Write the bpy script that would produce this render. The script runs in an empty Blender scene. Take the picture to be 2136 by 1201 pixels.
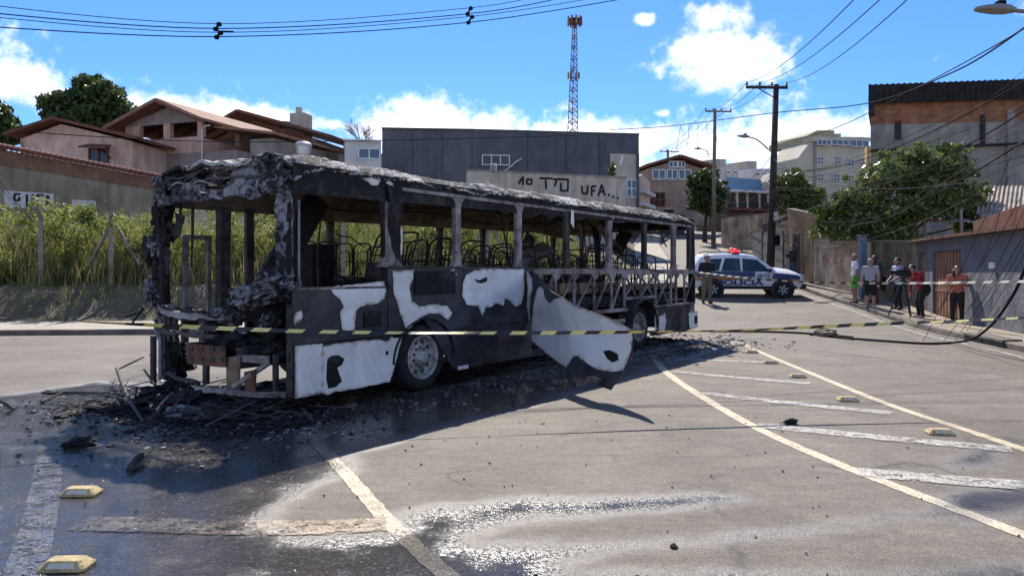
import bpy, bmesh, math, random
import numpy as np
from mathutils import Vector, Matrix, Euler, noise as mnoise

SC = bpy.context.scene
COL = SC.collection
R = math.radians
# ------------------------------------------------------------------ camera
F, CU, HV, CAMZ = 1543.0, 1068.0, 568.0, 1.6
cam = bpy.data.cameras.new('camera'); camo = bpy.data.objects.new('camera', cam); COL.objects.link(camo)
camo.location = (0, 0, CAMZ); camo.rotation_euler = (R(90), 0, 0)
cam.sensor_width = 36.0; cam.lens = 36.0*F/2136.0; cam.shift_y = -32.5/2136.0
cam.clip_start = 0.05; cam.clip_end = 4000
SC.camera = camo

# ------------------------------------------------------------------ sky and sun
TOSUN = Vector((-0.25, 2.75, 2.85)).normalized()
SUN_EL = math.asin(TOSUN.z); SUN_AZ = math.atan2(TOSUN.x, TOSUN.y)
w = bpy.data.worlds.new('World'); SC.world = w; w.use_nodes = True
nt = w.node_tree; N = nt.nodes; L = nt.links; N.clear()
def wmath(op, a, b=None, c=None, clamp=False):
    n = N.new('ShaderNodeMath'); n.operation = op; n.use_clamp = clamp
    for i, v in enumerate((a, b, c)):
        if v is None: continue
        if isinstance(v, (int, float)): n.inputs[i].default_value = v
        else: L.new(v, n.inputs[i])
    return n.outputs[0]
wout = N.new('ShaderNodeOutputWorld'); bg = N.new('ShaderNodeBackground'); L.new(bg.outputs[0], wout.inputs[0])
sky = N.new('ShaderNodeTexSky'); sky.sky_type = 'NISHITA'; sky.sun_disc = False
sky.sun_elevation = SUN_EL; sky.sun_rotation = SUN_AZ; sky.altitude = 900; sky.air_density = 1.25; sky.dust_density = 0.15; sky.ozone_density = 4.0
bg.inputs['Strength'].default_value = 0.078
tc = N.new('ShaderNodeTexCoord'); sx = N.new('ShaderNodeSeparateXYZ'); L.new(tc.outputs['Generated'], sx.inputs[0])
azi = wmath('ARCTAN2', sx.outputs[0], sx.outputs[1]); ele = wmath('ARCSINE', sx.outputs[2])
nz = N.new('ShaderNodeTexNoise'); nz.inputs['Scale'].default_value = 9.0; nz.inputs['Detail'].default_value = 6; nz.inputs['Roughness'].default_value = 0.62
L.new(tc.outputs['Generated'], nz.inputs['Vector'])
nf = N.new('ShaderNodeTexNoise'); nf.inputs['Scale'].default_value = 48.0; nf.inputs['Detail'].default_value = 4; nf.inputs['Roughness'].default_value = 0.6
L.new(tc.outputs['Generated'], nf.inputs['Vector'])
nlow = N.new('ShaderNodeTexNoise'); nlow.inputs['Scale'].default_value = 3.2; nlow.inputs['Detail'].default_value = 2
L.new(tc.outputs['Generated'], nlow.inputs['Vector'])
# cumulus: (u, v, ru, rv) in photo pixels turned into azimuth and elevation
CL = [(1515,118,125,58),(1440,98,50,38),(1492,34,66,30),(1347,40,20,12),(1384,236,16,10),(890,258,175,50),(1010,268,110,42),(1110,292,260,36),(1330,300,240,46),
      (1460,318,200,70),(1700,290,190,62),(1780,270,90,45),(395,240,150,34),(560,248,130,28),(20,163,80,42),(-60,150,90,60),(100,192,45,12),(700,262,70,15)]
best = None
ae = [(math.atan((u-CU)/F), math.atan((HV-v)/F*math.cos(math.atan((u-CU)/F))), ru/F, rv/F) for u, v, ru, rv in CL]
rs = random.Random(5)
for i in range(20):      # unseen broken cumulus around the rest of the sky, added and enlarged for fill light
    a = rs.uniform(0.75, 2*math.pi-0.75); ae.append((a if a < math.pi else a-2*math.pi, rs.uniform(0.15, 1.0), rs.uniform(0.12, 0.30), rs.uniform(0.06, 0.14)))
for a0, e0, ra, re in ae:
    dx = wmath('MULTIPLY', wmath('SUBTRACT', azi, a0), 1/ra); dy = wmath('MULTIPLY', wmath('SUBTRACT', ele, e0), 1/re)
    d = wmath('SUBTRACT', 1.0, wmath('SQRT', wmath('ADD', wmath('MULTIPLY', dx, dx), wmath('MULTIPLY', dy, dy))))
    d = wmath('MAXIMUM', d, -1.5)
    best = d if best is None else wmath('MAXIMUM', best, d)
band = wmath('SUBTRACT', wmath('MULTIPLY_ADD', nlow.outputs[0], 0.26, 0.02), ele)   # cloud bank low over the horizon
band = wmath('MAXIMUM', wmath('MULTIPLY', band, 7.0), -1.5)
best = wmath('MAXIMUM', best, band)
dens = wmath('ADD', best, wmath('MULTIPLY', wmath('SUBTRACT', nz.outputs[0], 0.5), 2.3))
dens = wmath('ADD', dens, wmath('MULTIPLY', wmath('SUBTRACT', nf.outputs[0], 0.5), 1.9))
mr = N.new('ShaderNodeMapRange'); mr.interpolation_type = 'SMOOTHSTEP'
mr.inputs['From Min'].default_value = -0.25; mr.inputs['From Max'].default_value = 0.85; L.new(dens, mr.inputs['Value'])
cr = N.new('ShaderNodeValToRGB'); cr.color_ramp.elements[0].position = 0.30; cr.color_ramp.elements[0].color = (6.6, 7.2, 8.2, 1)
cr.color_ramp.elements[1].position = 0.62; cr.color_ramp.elements[1].color = (10.6, 10.6, 10.5, 1); L.new(nz.outputs[0], cr.inputs[0])
tint = N.new('ShaderNodeMix'); tint.data_type = 'RGBA'; tint.blend_type = 'MULTIPLY'; tint.inputs[0].default_value = 1
L.new(sky.outputs[0], tint.inputs[6]); tint.inputs[7].default_value = (0.42, 0.685, 1.06, 1)
mx = N.new('ShaderNodeMix'); mx.data_type = 'RGBA'
L.new(mr.outputs[0], mx.inputs[0]); L.new(tint.outputs[2], mx.inputs[6]); L.new(cr.outputs[0], mx.inputs[7]); L.new(mx.outputs[2], bg.inputs['Color'])

w.cycles.sampling_method = 'MANUAL'; w.cycles.sample_map_resolution = 256
sl = bpy.data.lights.new('sun', 'SUN'); sl.energy = 3.7; sl.angle = R(0.53); sl.color = (1.0, 0.94, 0.85)
so = bpy.data.objects.new('sun', sl); COL.objects.link(so); so.location = (0, 0, 60)
so.rotation_euler = (-TOSUN).to_track_quat('-Z', 'Y').to_euler()
SC.view_settings.view_transform = 'Standard'; SC.view_settings.look = 'None'; SC.view_settings.gamma = 1; SC.view_settings.exposure = 1.05
SC.view_settings.use_curve_mapping = False
try:
    SC.cycles.max_bounces = 6; SC.cycles.diffuse_bounces = 3; SC.cycles.glossy_bounces = 3; SC.cycles.transparent_max_bounces = 8
    SC.cycles.sample_clamp_indirect = 6; SC.cycles.use_denoising = True
except Exception: pass

# ------------------------------------------------------------------ helpers
def at(u, v, Y): return Vector(((u-CU)/F*Y, Y, CAMZ-(v-HV)/F*Y))
def smooth(t): t = max(0.0, min(1.0, t)); return t*t*(3-2*t)
HY = [(-50,0),(19,0),(21,0.03),(23,0.10),(26,0.33),(28,0.50),(30,0.67),(33,0.95),(38,1.45),(50,2.75),(60,3.75),(70,5.0),(85,6.2),(110,8.0),(160,10),(400,14),(4000,14)]
def hgt(y):
    for (a, za), (b, zb) in zip(HY, HY[1:]):
        if y <= b: return za+(zb-za)*(y-a)/(b-a)
    return HY[-1][1]
def ground_at(u, v, lift=0.0):
    Y = 3.0
    k = (HV-v)/F
    for i in range(4000):
        if CAMZ+k*Y <= hgt(Y)+lift: break
        Y += 0.02
    return Vector(((u-CU)/F*Y, Y, hgt(Y)+lift))

RM = {}
def empty(name, loc, rz=0.0, label=None, cat=None, group=None):
    o = bpy.data.objects.new(name, None); COL.objects.link(o); o.location = loc; o.rotation_euler = (0, 0, rz); o.empty_display_size = 0.2
    RM[o] = Matrix.Translation(Vector(loc)) @ Matrix.Rotation(rz, 4, 'Z')
    return tag(o, label, cat, group)
def tag(o, label=None, cat=None, group=None, kind=None):
    if label: o['label'] = label
    if cat: o['category'] = cat
    if group: o['group'] = group
    if kind: o['kind'] = kind
    return o
class MB:
    def __init__(s): s.v = []; s.f = []; s.mi = []
    def add(s, vs, fs, mi=0):
        o = len(s.v); s.v += [Vector(p) for p in vs]; s.f += [tuple(i+o for i in f) for f in fs]; s.mi += [mi]*len(fs); return s
    def box(s, c, size, rot=None, mi=0):
        hx, hy, hz = size[0]/2, size[1]/2, size[2]/2
        ps = [Vector((x, y, z)) for z in (-hz, hz) for y in (-hy, hy) for x in (-hx, hx)]
        if rot is not None:
            m = rot if isinstance(rot, Matrix) else Euler(rot).to_matrix()
            ps = [m @ p for p in ps]
        c = Vector(c)
        return s.add([c+p for p in ps], [(0,2,3,1),(4,5,7,6),(0,1,5,4),(2,6,7,3),(0,4,6,2),(1,3,7,5)], mi)
    def bb(s, x0, x1, y0, y1, z0, z1, mi=0): return s.box(((x0+x1)/2, (y0+y1)/2, (z0+z1)/2), (x1-x0, y1-y0, z1-z0), None, mi)
    def beam(s, a, b, wd, ht, up=(0, 0, 1), mi=0):
        a, b = Vector(a), Vector(b); d = b-a; ln = d.length
        if ln < 1e-5: return s
        d.normalize(); up = Vector(up)
        if abs(d.dot(up)) > 0.98: up = Vector((1, 0, 0)) if abs(d.x) < 0.9 else Vector((0, 1, 0))
        sd = d.cross(up).normalized(); u2 = sd.cross(d).normalized()
        m = Matrix((d, sd, u2)).transposed()
        return s.box((a+b)/2, (ln, wd, ht), m, mi)
    def tube(s, pts, r, n=6, caps=True, mi=0):
        pts = [Vector(p) for p in pts]; rs_ = r if isinstance(r, (list, tuple)) else [r]*len(pts)
        vs = []; prev = None
        for i, p in enumerate(pts):
            t = (pts[min(i+1, len(pts)-1)]-pts[max(i-1, 0)])
            if t.length < 1e-7: t = Vector((0, 0, 1))
            t.normalize()
            if prev is None:
                a = Vector((0, 0, 1)) if abs(t.z) < 0.9 else Vector((1, 0, 0)); e1 = t.cross(a).normalized()
            else:
                e1 = prev-t*prev.dot(t)
                e1 = e1.normalized() if e1.length > 1e-6 else t.orthogonal().normalized()
            prev = e1; e2 = t.cross(e1)
            for k in range(n):
                an = 2*math.pi*k/n; vs.append(p+(e1*math.cos(an)+e2*math.sin(an))*rs_[i])
        fs = []
        for i in range(len(pts)-1):
            for k in range(n):
                k2 = (k+1) % n; fs.append((i*n+k, i*n+k2, (i+1)*n+k2, (i+1)*n+k))
        if caps: fs.append(tuple(reversed(range(n)))); fs.append(tuple(range((len(pts)-1)*n, len(pts)*n)))
        return s.add(vs, fs, mi)
    def lathe(s, c, axis, prof, n=24, mi=0):       # prof: (offset along axis, radius)
        c = Vector(c); ax = Vector(axis).normalized(); e1 = ax.orthogonal().normalized(); e2 = ax.cross(e1)
        vs = []; m = len(prof)
        for o_, r_ in prof:
            for k in range(n):
                an = 2*math.pi*k/n; vs.append(c+ax*o_+(e1*math.cos(an)+e2*math.sin(an))*r_)
        fs = [(i*n+k, i*n+(k+1) % n, (i+1)*n+(k+1) % n, (i+1)*n+k) for i in range(m-1) for k in range(n)]
        fs += [tuple(reversed(range(n))), tuple(range((m-1)*n, m*n))]
        return s.add(vs, fs, mi)
    def prism(s, poly, d, mi=0):                   # poly of 3d points, extruded by vector d
        n = len(poly); d = Vector(d); a = [Vector(p) for p in poly]
        return s.add(a+[p+d for p in a], [tuple(range(n)), tuple(reversed(range(n, 2*n)))]+[(i, n+i, n+(i+1) % n, (i+1) % n) for i in range(n)], mi)
    def grid(s, fn, nu, nv, mi=0):
        vs = [fn(i/nu, j/nv) for j in range(nv+1) for i in range(nu+1)]
        return s.add(vs, [(j*(nu+1)+i, j*(nu+1)+i+1, (j+1)*(nu+1)+i+1, (j+1)*(nu+1)+i) for j in range(nv) for i in range(nu)], mi)
    def quad(s, a, b, c, d, mi=0): return s.add([a, b, c, d], [(0, 1, 2, 3)], mi)
    def build(s, name, mat, parent=None, local=False, smooth_=False, fix=True):
        vs = s.v
        root = parent
        while root is not None and root.parent is not None: root = root.parent
        if root is not None and not local and root in RM:
            inv = RM[root].inverted(); vs = [inv @ p for p in vs]
        me = bpy.data.meshes.new(name); me.from_pydata([tuple(p) for p in vs], [], s.f)
        mats = mat if isinstance(mat, (list, tuple)) else [mat]
        for m in mats: me.materials.append(m)
        if len(mats) > 1: me.polygons.foreach_set('material_index', s.mi)
        if fix:
            bm = bmesh.new(); bm.from_mesh(me); bmesh.ops.recalc_face_normals(bm, faces=bm.faces[:]); bm.to_mesh(me); bm.free()
        if smooth_: me.polygons.foreach_set('use_smooth', [True]*len(me.polygons))
        me.update()
        o = bpy.data.objects.new(name, me); COL.objects.link(o)
        if parent is not None: o.parent = parent
        return o
def copy_tree(o, parent=None):
    c = o.copy(); COL.objects.link(c)
    if parent is not None: c.parent = parent
    for ch in [x for x in bpy.data.objects if x.parent == o]: copy_tree(ch, c)
    return c

# ------------------------------------------------------------------ materials
MAT = {}
def mat(name, col, rough=0.8, var=0.18, scale=4.0, bump=0.0, bscale=40.0, metal=0.0, col2=None, spots=0.5, spec=0.4, coat=0.0, detail=6, streak=0.0, dist=0.0):
    """plain procedural surface: colour broken up by noise (col -> col2), a darker streak layer, fine bump"""
    if name in MAT: return MAT[name]
    m = bpy.data.materials.new(name); m.use_nodes = True; n = m.node_tree.nodes; l = m.node_tree.links
    b = n['Principled BSDF']; b.inputs['Roughness'].default_value = rough; b.inputs['Metallic'].default_value = metal
    b.inputs['Specular IOR Level'].default_value = spec; b.inputs['Coat Weight'].default_value = coat
    t = n.new('ShaderNodeTexCoord'); z = n.new('ShaderNodeTexNoise'); z.inputs['Scale'].default_value = scale; z.inputs['Detail'].default_value = detail
    z.inputs['Roughness'].default_value = 0.6; z.inputs['Distortion'].default_value = dist
    l.new(t.outputs['Object'], z.inputs['Vector'])
    r = n.new('ShaderNodeValToRGB'); c2 = col2 or tuple(max(0, c*(1-2*var)) for c in col); c1 = tuple(min(1, c*(1+var*0.6)) for c in col) if col2 is None else col
    r.color_ramp.elements[0].position = spots-0.18; r.color_ramp.elements[0].color = (*c2, 1)
    r.color_ramp.elements[1].position = spots+0.18; r.color_ramp.elements[1].color = (*c1, 1)
    l.new(z.outputs[0], r.inputs[0]); out = r.outputs[0]
    if streak > 0:
        mp = n.new('ShaderNodeMapping'); mp.inputs['Scale'].default_value = (1.7, 1.7, 0.42); l.new(t.outputs['Object'], mp.inputs['Vector'])
        z2 = n.new('ShaderNodeTexNoise'); z2.inputs['Scale'].default_value = 1.2; z2.inputs['Detail'].default_value = 8; z2.inputs['Roughness'].default_value = 0.7; l.new(mp.outputs[0], z2.inputs['Vector'])
        r2 = n.new('ShaderNodeValToRGB'); r2.color_ramp.elements[0].position = 0.36; r2.color_ramp.elements[1].position = 0.62
        r2.color_ramp.elements[0].color = (1-streak,)*3+(1,); r2.color_ramp.elements[1].color = (1, 1, 1, 1); l.new(z2.outputs[0], r2.inputs[0])
        mm = n.new('ShaderNodeMix'); mm.data_type = 'RGBA'; mm.blend_type = 'MULTIPLY'; mm.inputs[0].default_value = 1; l.new(out, mm.inputs[6]); l.new(r2.outputs[0], mm.inputs[7]); out = mm.outputs[2]
    l.new(out, b.inputs['Base Color'])
    if bump > 0:
        z3 = n.new('ShaderNodeTexNoise'); z3.inputs['Scale'].default_value = bscale; z3.inputs['Detail'].default_value = 6; l.new(t.outputs['Object'], z3.inputs['Vector'])
        bp = n.new('ShaderNodeBump'); bp.inputs['Strength'].default_value = bump; bp.inputs['Distance'].default_value = 0.02
        l.new(z3.outputs[0], bp.inputs['Height']); l.new(bp.outputs[0], b.inputs['Normal'])
    MAT[name] = m
    return m
def plain(name, col, rough=0.6, metal=0.0, emit=0.0, spec=0.5): 
    if name in MAT: return MAT[name]
    m = mat(name, col, rough, 0.08, 12.0, metal=metal, spec=spec)
    if emit: m.node_tree.nodes['Principled BSDF'].inputs['Emission Color'].default_value = (*col, 1); m.node_tree.nodes['Principled BSDF'].inputs['Emission Strength'].default_value = emit
    return m
# ================================================================== ground
def sdf_poly(px, py, poly):
    """signed distance (positive inside) of many points to one polygon"""
    P = np.array(poly); n = len(P); inside = np.zeros(px.shape, bool); d2 = np.full(px.shape, 1e9)
    for i in range(n):
        x0, y0 = P[i]; x1, y1 = P[(i+1) % n]
        c = ((y0 > py) != (y1 > py)); 
        with np.errstate(divide='ignore', invalid='ignore'):
            xi = (x1-x0)*(py-y0)/(y1-y0+1e-12)+x0
        inside ^= c & (px < xi)
        ex, ey = x1-x0, y1-y0; t = np.clip(((px-x0)*ex+(py-y0)*ey)/(ex*ex+ey*ey+1e-12), 0, 1)
        d2 = np.minimum(d2, (px-x0-t*ex)**2+(py-y0-t*ey)**2)
    d = np.sqrt(d2); return np.where(inside, d, -d)
def gp(u, v):
    Y = F*CAMZ/(v-HV); return ((u-CU)/F*Y, Y)
WET = [gp(*p) for p in [(-900,860),(-200,850),(60,815),(200,792),(300,800),(620,830),(1100,790),(1330,770),(1545,702),(1545,712),(1330,782),(950,890),(755,950),(768,985),(660,1018),(610,1062),(555,1098),(640,1112),(790,1088),(830,1058),(1100,1036),(1330,1024),(1540,1030),
       (1600,1046),(1480,1066),(1280,1084),(1150,1098),(1060,1110),(1000,1124),(1200,1131),(1450,1116),(1700,1092),(1880,1056),(1980,1020),(2300,985),(2300,1070),(1900,1092),(1700,1124),(1450,1148),(1280,1165),(1210,1180),(1400,1186),(1650,1192),(2300,1170),(2300,1500),(-900,1500)]]
WET2 = [gp(*p) for p in [(1960,950),(2060,935),(2130,930),(2125,952),(2100,972),(1990,985),(1940,972)]]
SOOT_SHADE = [gp(*p) for p in [(120,860),(300,760),(620,800),(1100,760),(1340,740),(1560,695),(1530,725),(1300,790),(1000,880),(760,940),(560,1000),(350,1010),(140,960)]]  # ash and soot darkening drawn in the outline of the bus's cast shadow
def vnoise(x, y, s, seed=0.0, oct_=4):
    out = np.zeros(x.shape); amp = 1.0; tot = 0.0; rr = np.random.RandomState(int(seed*10)+3); 
    for o in range(oct_):
        tab = rr.rand(256, 256); xs = x*s+17.3*o; ys = y*s+9.1*o
        xi = np.floor(xs).astype(int); yi = np.floor(ys).astype(int); fx = xs-xi; fy = ys-yi; fx = fx*fx*(3-2*fx); fy = fy*fy*(3-2*fy)
        g = lambda a, b: tab[a % 256, b % 256]
        out += amp*((g(xi, yi)*(1-fx)+g(xi+1, yi)*fx)*(1-fy)+(g(xi, yi+1)*(1-fx)+g(xi+1, yi+1)*fx)*fy); tot += amp; amp *= 0.5; s *= 2.03
    return out/tot-0.5
def ground_attrs(me):
    n = len(me.vertices); co = np.zeros(n*3); me.vertices.foreach_get('co', co); x, y = co[0::3], co[1::3]
    wx = x+0.45*vnoise(x, y, 1.1, 1); wy = y+0.30*vnoise(x, y, 1.3, 2)
    s = np.maximum(sdf_poly(wx, wy, WET), sdf_poly(wx, wy, WET2))
    t = np.clip((s+0.10)/0.50, 0, 1); a = me.attributes.new('wet', 'FLOAT', 'POINT'); a.data.foreach_set('value', t*t*(3-2*t))
    q = sdf_poly(wx+0.4*vnoise(x, y, 2.2, 5), wy+0.4*vnoise(x, y, 2.1, 6), SOOT_SHADE); q = np.clip((q+0.25)/0.7, 0, 1); b = me.attributes.new('soot_shade', 'FLOAT', 'POINT'); b.data.foreach_set('value', q)

def road_material(name, cols, paint=False, holes=0.0):
    m = bpy.data.materials.new(name); m.use_nodes = True; n = m.node_tree.nodes; l = m.node_tree.links; b = n['Principled BSDF']
    def mth(op, a, c=None, d=None, cl=False):
        q = n.new('ShaderNodeMath'); q.operation = op; q.use_clamp = cl
        for i, v in enumerate((a, c, d)):
            if v is None: continue
            if isinstance(v, (int, float)): q.inputs[i].default_value = v
            else: l.new(v, q.inputs[i])
        return q.outputs[0]
    def noi(s, d=4, r_=0.6, vec=None, dist=0.0):
        q = n.new('ShaderNodeTexNoise'); q.inputs['Scale'].default_value = s; q.inputs['Detail'].default_value = d; q.inputs['Roughness'].default_value = r_; q.inputs['Distortion'].default_value = dist
        l.new(vec or geo.outputs['Position'], q.inputs['Vector']); return q.outputs[0]
    def mix(f, a, c, bt='MIX'):
        q = n.new('ShaderNodeMix'); q.data_type = 'RGBA'; q.blend_type = bt
        for i, v in ((0, f), (6, a), (7, c)):
            if isinstance(v, (int, float)): q.inputs[i].default_value = v
            elif isinstance(v, tuple): q.inputs[i].default_value = (*v, 1)
            else: l.new(v, q.inputs[i])
        return q.outputs[2]
    def ramp(v, p0, p1, c0=(0, 0, 0), c1=(1, 1, 1)):
        q = n.new('ShaderNodeValToRGB'); q.color_ramp.elements[0].position = p0; q.color_ramp.elements[1].position = p1
        q.color_ramp.elements[0].color = (*c0, 1); q.color_ramp.elements[1].color = (*c1, 1); l.new(v, q.inputs[0]); return q.outputs[0]
    geo = n.new('ShaderNodeNewGeometry')
    wa = n.new('ShaderNodeAttribute'); wa.attribute_name = 'wet'; sa = n.new('ShaderNodeAttribute'); sa.attribute_name = 'soot_shade'
    c = mix(ramp(noi(0.5, 6, 0.65), 0.35, 0.65), cols[0], cols[1])
    grit = noi(62, 3, 0.75); c = mix(0.85, c, ramp(grit, 0.30, 0.70, (0.28, 0.27, 0.27), (1.62, 1.6, 1.56)), 'MULTIPLY'); c = mix(0.6, c, ramp(noi(15, 6, 0.75), 0.32, 0.66, (0.55, 0.54, 0.53), (1.35, 1.34, 1.32)), 'MULTIPLY')
    mp = n.new('ShaderNodeMapping'); mp.inputs['Scale'].default_value = (0.8, 2.6, 1); mp.inputs['Rotation'].default_value = (0, 0, 0.25); l.new(geo.outputs['Position'], mp.inputs['Vector'])
    c = mix(0.5, c, ramp(noi(2.2, 8, 0.74, mp.outputs[0]), 0.36, 0.60, (0.52, 0.51, 0.5), (1.12, 1.1, 1.08)), 'MULTIPLY'); c = mix(0.5, c, ramp(noi(0.9, 9, 0.8, dist=1.0), 0.40, 0.62, (0.66, 0.64, 0.62), (1.12, 1.12, 1.1)), 'MULTIPLY')
    if not paint:   # scattered oil drips, hairline cracks
        c = mix(ramp(noi(2.6, 5, 0.7), 0.66, 0.76), c, (0.03, 0.028, 0.027))
        vo = n.new('ShaderNodeTexVoronoi'); vo.feature = 'DISTANCE_TO_EDGE'; vo.inputs['Scale'].default_value = 0.42; 
        ad = n.new('ShaderNodeVectorMath'); ad.operation = 'MULTIPLY_ADD'; zz = n.new('ShaderNodeTexNoise'); zz.inputs['Scale'].default_value = 1.6; zz.inputs['Detail'].default_value = 6; l.new(geo.outputs['Position'], zz.inputs['Vector'])
        l.new(zz.outputs['Color'], ad.inputs[0]); ad.inputs[1].default_value = (0.9, 0.9, 0.9); l.new(geo.outputs['Position'], ad.inputs[2]); l.new(ad.outputs[0], vo.inputs['Vector'])
        crk = mth('MULTIPLY', ramp(vo.outputs['Distance'], 0.0, 0.018, (1, 1, 1), (0, 0, 0)), ramp(noi(0.8, 2), 0.46, 0.56)); c = mix(mth('MULTIPLY', crk, 0.7), c, (0.03, 0.03, 0.03))
    c = mix(mth('MULTIPLY', sa.outputs['Fac'], ramp(noi(3.0, 7, 0.7), 0.30, 0.60)), c, (0.022, 0.021, 0.021))
    wet = mth('ADD', wa.outputs['Fac'], mth('MULTIPLY', mth('SUBTRACT', noi(2.4, 8, 0.7), 0.5), mth('MULTIPLY', ramp(wa.outputs['Fac'], 0.02, 0.3), 1.3)), cl=True)
    c = mix(mth('MULTIPLY', wet, 0.92), c, mix(1.0, c, (0.30, 0.31, 0.34), 'MULTIPLY')); glint = mth('MULTIPLY', ramp(noi(34, 3, 0.8), 0.57, 0.66), ramp(wet, .15, .5)); c = mix(glint, c, (0.20, 0.20, 0.205)); l.new(c, b.inputs['Base Color'])  # pale specks put sun glints on wet grains into the base colour
    # roughness: dry -> thin damp film -> standing film with grains poking through
    rr = n.new('ShaderNodeValToRGB'); e = rr.color_ramp.elements; e[0].position = 0.0; e[0].color = (0.80,)*3+(1,); e[1].position = 1.0; e[1].color = (0.11,)*3+(1,)
    k = e.new(0.25); k.color = (0.52,)*3+(1,); k = e.new(0.6); k.color = (0.32,)*3+(1,); l.new(wet, rr.inputs[0]); l.new(rr.outputs[0], b.inputs['Roughness'])
    l.new(mth('MULTIPLY_ADD', wet, 0.45, 0.45), b.inputs['Specular IOR Level'])
    bp = n.new('ShaderNodeBump'); bp.inputs['Strength'].default_value = 0.75; bp.inputs['Distance'].default_value = 0.012
    dry = mth('SUBTRACT', 1.0, mth('MULTIPLY', ramp(wet, .35, .95), .86))      # water levels the stone out, single grains still stand proud
    hh = mth('MULTIPLY', mth('ADD', mth('MULTIPLY', noi(62, 3, 0.75), 0.8), mth('MULTIPLY', noi(24, 2, 0.6), 0.5)), dry)
    hh = mth('ADD', hh, mth('MULTIPLY', ramp(noi(34, 3, 0.8), .52, .72), mth('MULTIPLY', ramp(wet, .2, .6), 1.0)))
    l.new(hh, bp.inputs['Height']); l.new(bp.outputs[0], b.inputs['Normal'])
    if holes > 0:
        tr = n.new('ShaderNodeBsdfTransparent'); ms = n.new('ShaderNodeMixShader'); l.new(ramp(mth('ADD', mth('MULTIPLY', noi(7, 8, 0.75), 0.6), mth('MULTIPLY', noi(60, 4, 0.7), 0.4)), holes-0.035, holes+0.035), ms.inputs[0])
        l.new(tr.outputs[0], ms.inputs[1]); l.new(b.outputs[0], ms.inputs[2]); l.new(ms.outputs[0], n['Material Output'].inputs[0])
    return m
M_ROAD = road_material('asphalt', ((0.140, 0.119, 0.096), (0.196, 0.170, 0.141)))
M_PAINT_Y = road_material('road_paint_cream', ((0.55, 0.47, 0.33), (0.64, 0.57, 0.43)), True, 0.36)
M_PAINT_S = road_material('road_paint_stained', ((0.34, 0.25, 0.15), (0.50, 0.44, 0.35)), True, 0.475)
M_PAINT_W = road_material('road_paint_white_worn', ((0.42, 0.40, 0.36), (0.54, 0.52, 0.48)), True, 0.47)

def span(a, b, st): n = max(1, int(round((b-a)/st))); return [a+(b-a)*i/n for i in range(n)]
xs = span(-400, -60, 60)+span(-60, -14, 4)+span(-14, -7, 0.5)+span(-7, 7, 0.055)+span(7, 16, 0.3)+span(16, 60, 4)+span(60, 400, 60)+[400]
ys = span(-30, 0, 5)+span(0, 3, 0.5)+span(3, 9, 0.05)+span(9, 13, 0.09)+span(13, 22, 0.3)+span(22, 40, 1)+span(40, 112, 2)+span(112, 400, 30)+span(400, 3000, 400)+[3000]
X, Yg = np.meshgrid(xs, ys); Z = np.vectorize(hgt)(Yg)
nx, ny = len(xs), len(ys)
me = bpy.data.meshes.new('road')
me.from_pydata(np.stack([X.ravel(), Yg.ravel(), Z.ravel()], 1).tolist(), [], [(j*nx+i, j*nx+i+1, (j+1)*nx+i+1, (j+1)*nx+i) for j in range(ny-1) for i in range(nx-1)])
ground_attrs(me); me.materials.append(M_ROAD)
road = bpy.data.objects.new('road', me); COL.objects.link(road); tag(road, 'grey asphalt street surface, wet in the foreground', kind='structure')

def ribbon(pts, width, lift, seg=0.06, jit=0.006):
    """flat strip along ground points, resampled"""
    pts = [Vector((p[0], p[1])) for p in pts]
    # catmull-rom
    out = []
    for i in range(len(pts)-1):
        p0, p1, p2, p3 = pts[max(i-1, 0)], pts[i], pts[i+1], pts[min(i+2, len(pts)-1)]
        k = max(2, int((p2-p1).length/seg))
        for j in range(k):
            t = j/k; out.append(0.5*((2*p1)+(p2-p0)*t+(2*p0-5*p1+4*p2-p3)*t*t+(3*p1-p0-3*p2+p3)*t**3))
    out.append(pts[-1]); vs = []; fs = []; K = 4
    for i, p in enumerate(out):
        t = (out[min(i+1, len(out)-1)]-out[max(i-1, 0)]).normalized(); nn = Vector((-t.y, t.x))
        wd = width[0]+(width[1]-width[0])*i/(len(out)-1) if isinstance(width, tuple) else width
        for j in range(K+1):
            o = (j/K-0.5)*wd
            if j in (0, K): o += random.uniform(-jit, jit)
            q = p+nn*o; vs.append((q.x, q.y, hgt(q.y)+lift))
    for i in range(len(out)-1):
        for j in range(K): a = i*(K+1)+j; fs.append((a, a+1, a+K+2, a+K+1))
    return vs, fs
random.seed(3)
def marking(name, px, width, m, label, lift=0.004, is_px=True):
    vs, fs = ribbon([gp(*p) if is_px else p for p in px], width, lift)
    me = bpy.data.meshes.new(name); me.from_pydata(vs, [], fs); ground_attrs(me); me.materials.append(m)
    o = bpy.data.objects.new(name, me); COL.objects.link(o); tag(o, label, kind='structure'); return o
marking('road_line', [(640,905),(700,965),(790,1065),(860,1135),(950,1215)], 0.12, M_PAINT_Y, 'cream line running from under the bus to the bottom edge')
marking('road_line', [(1362,742),(1385,772),(1440,812),(1560,883),(1720,956),(1900,1026),(2200,1140)], 0.125, M_PAINT_Y, 'long curved cream line sweeping to the right edge')
marking('road_line', [(1540,712),(1580,732),(1700,782),(1850,842),(2000,892),(2250,975)], 0.12, M_PAINT_Y, 'cream line along the row of raised studs')
marking('road_line', [(105,935),(100,985),(85,1070),(48,1215)], 0.20, M_PAINT_W, 'worn white line in the wet left foreground')
marking('road_hatch', [(165,1092),(330,1096),(520,1101),(680,1100),(806,1093)], 0.26, M_PAINT_S, 'stained cream bar lying across the wet foreground', lift=0.0065)
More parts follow.
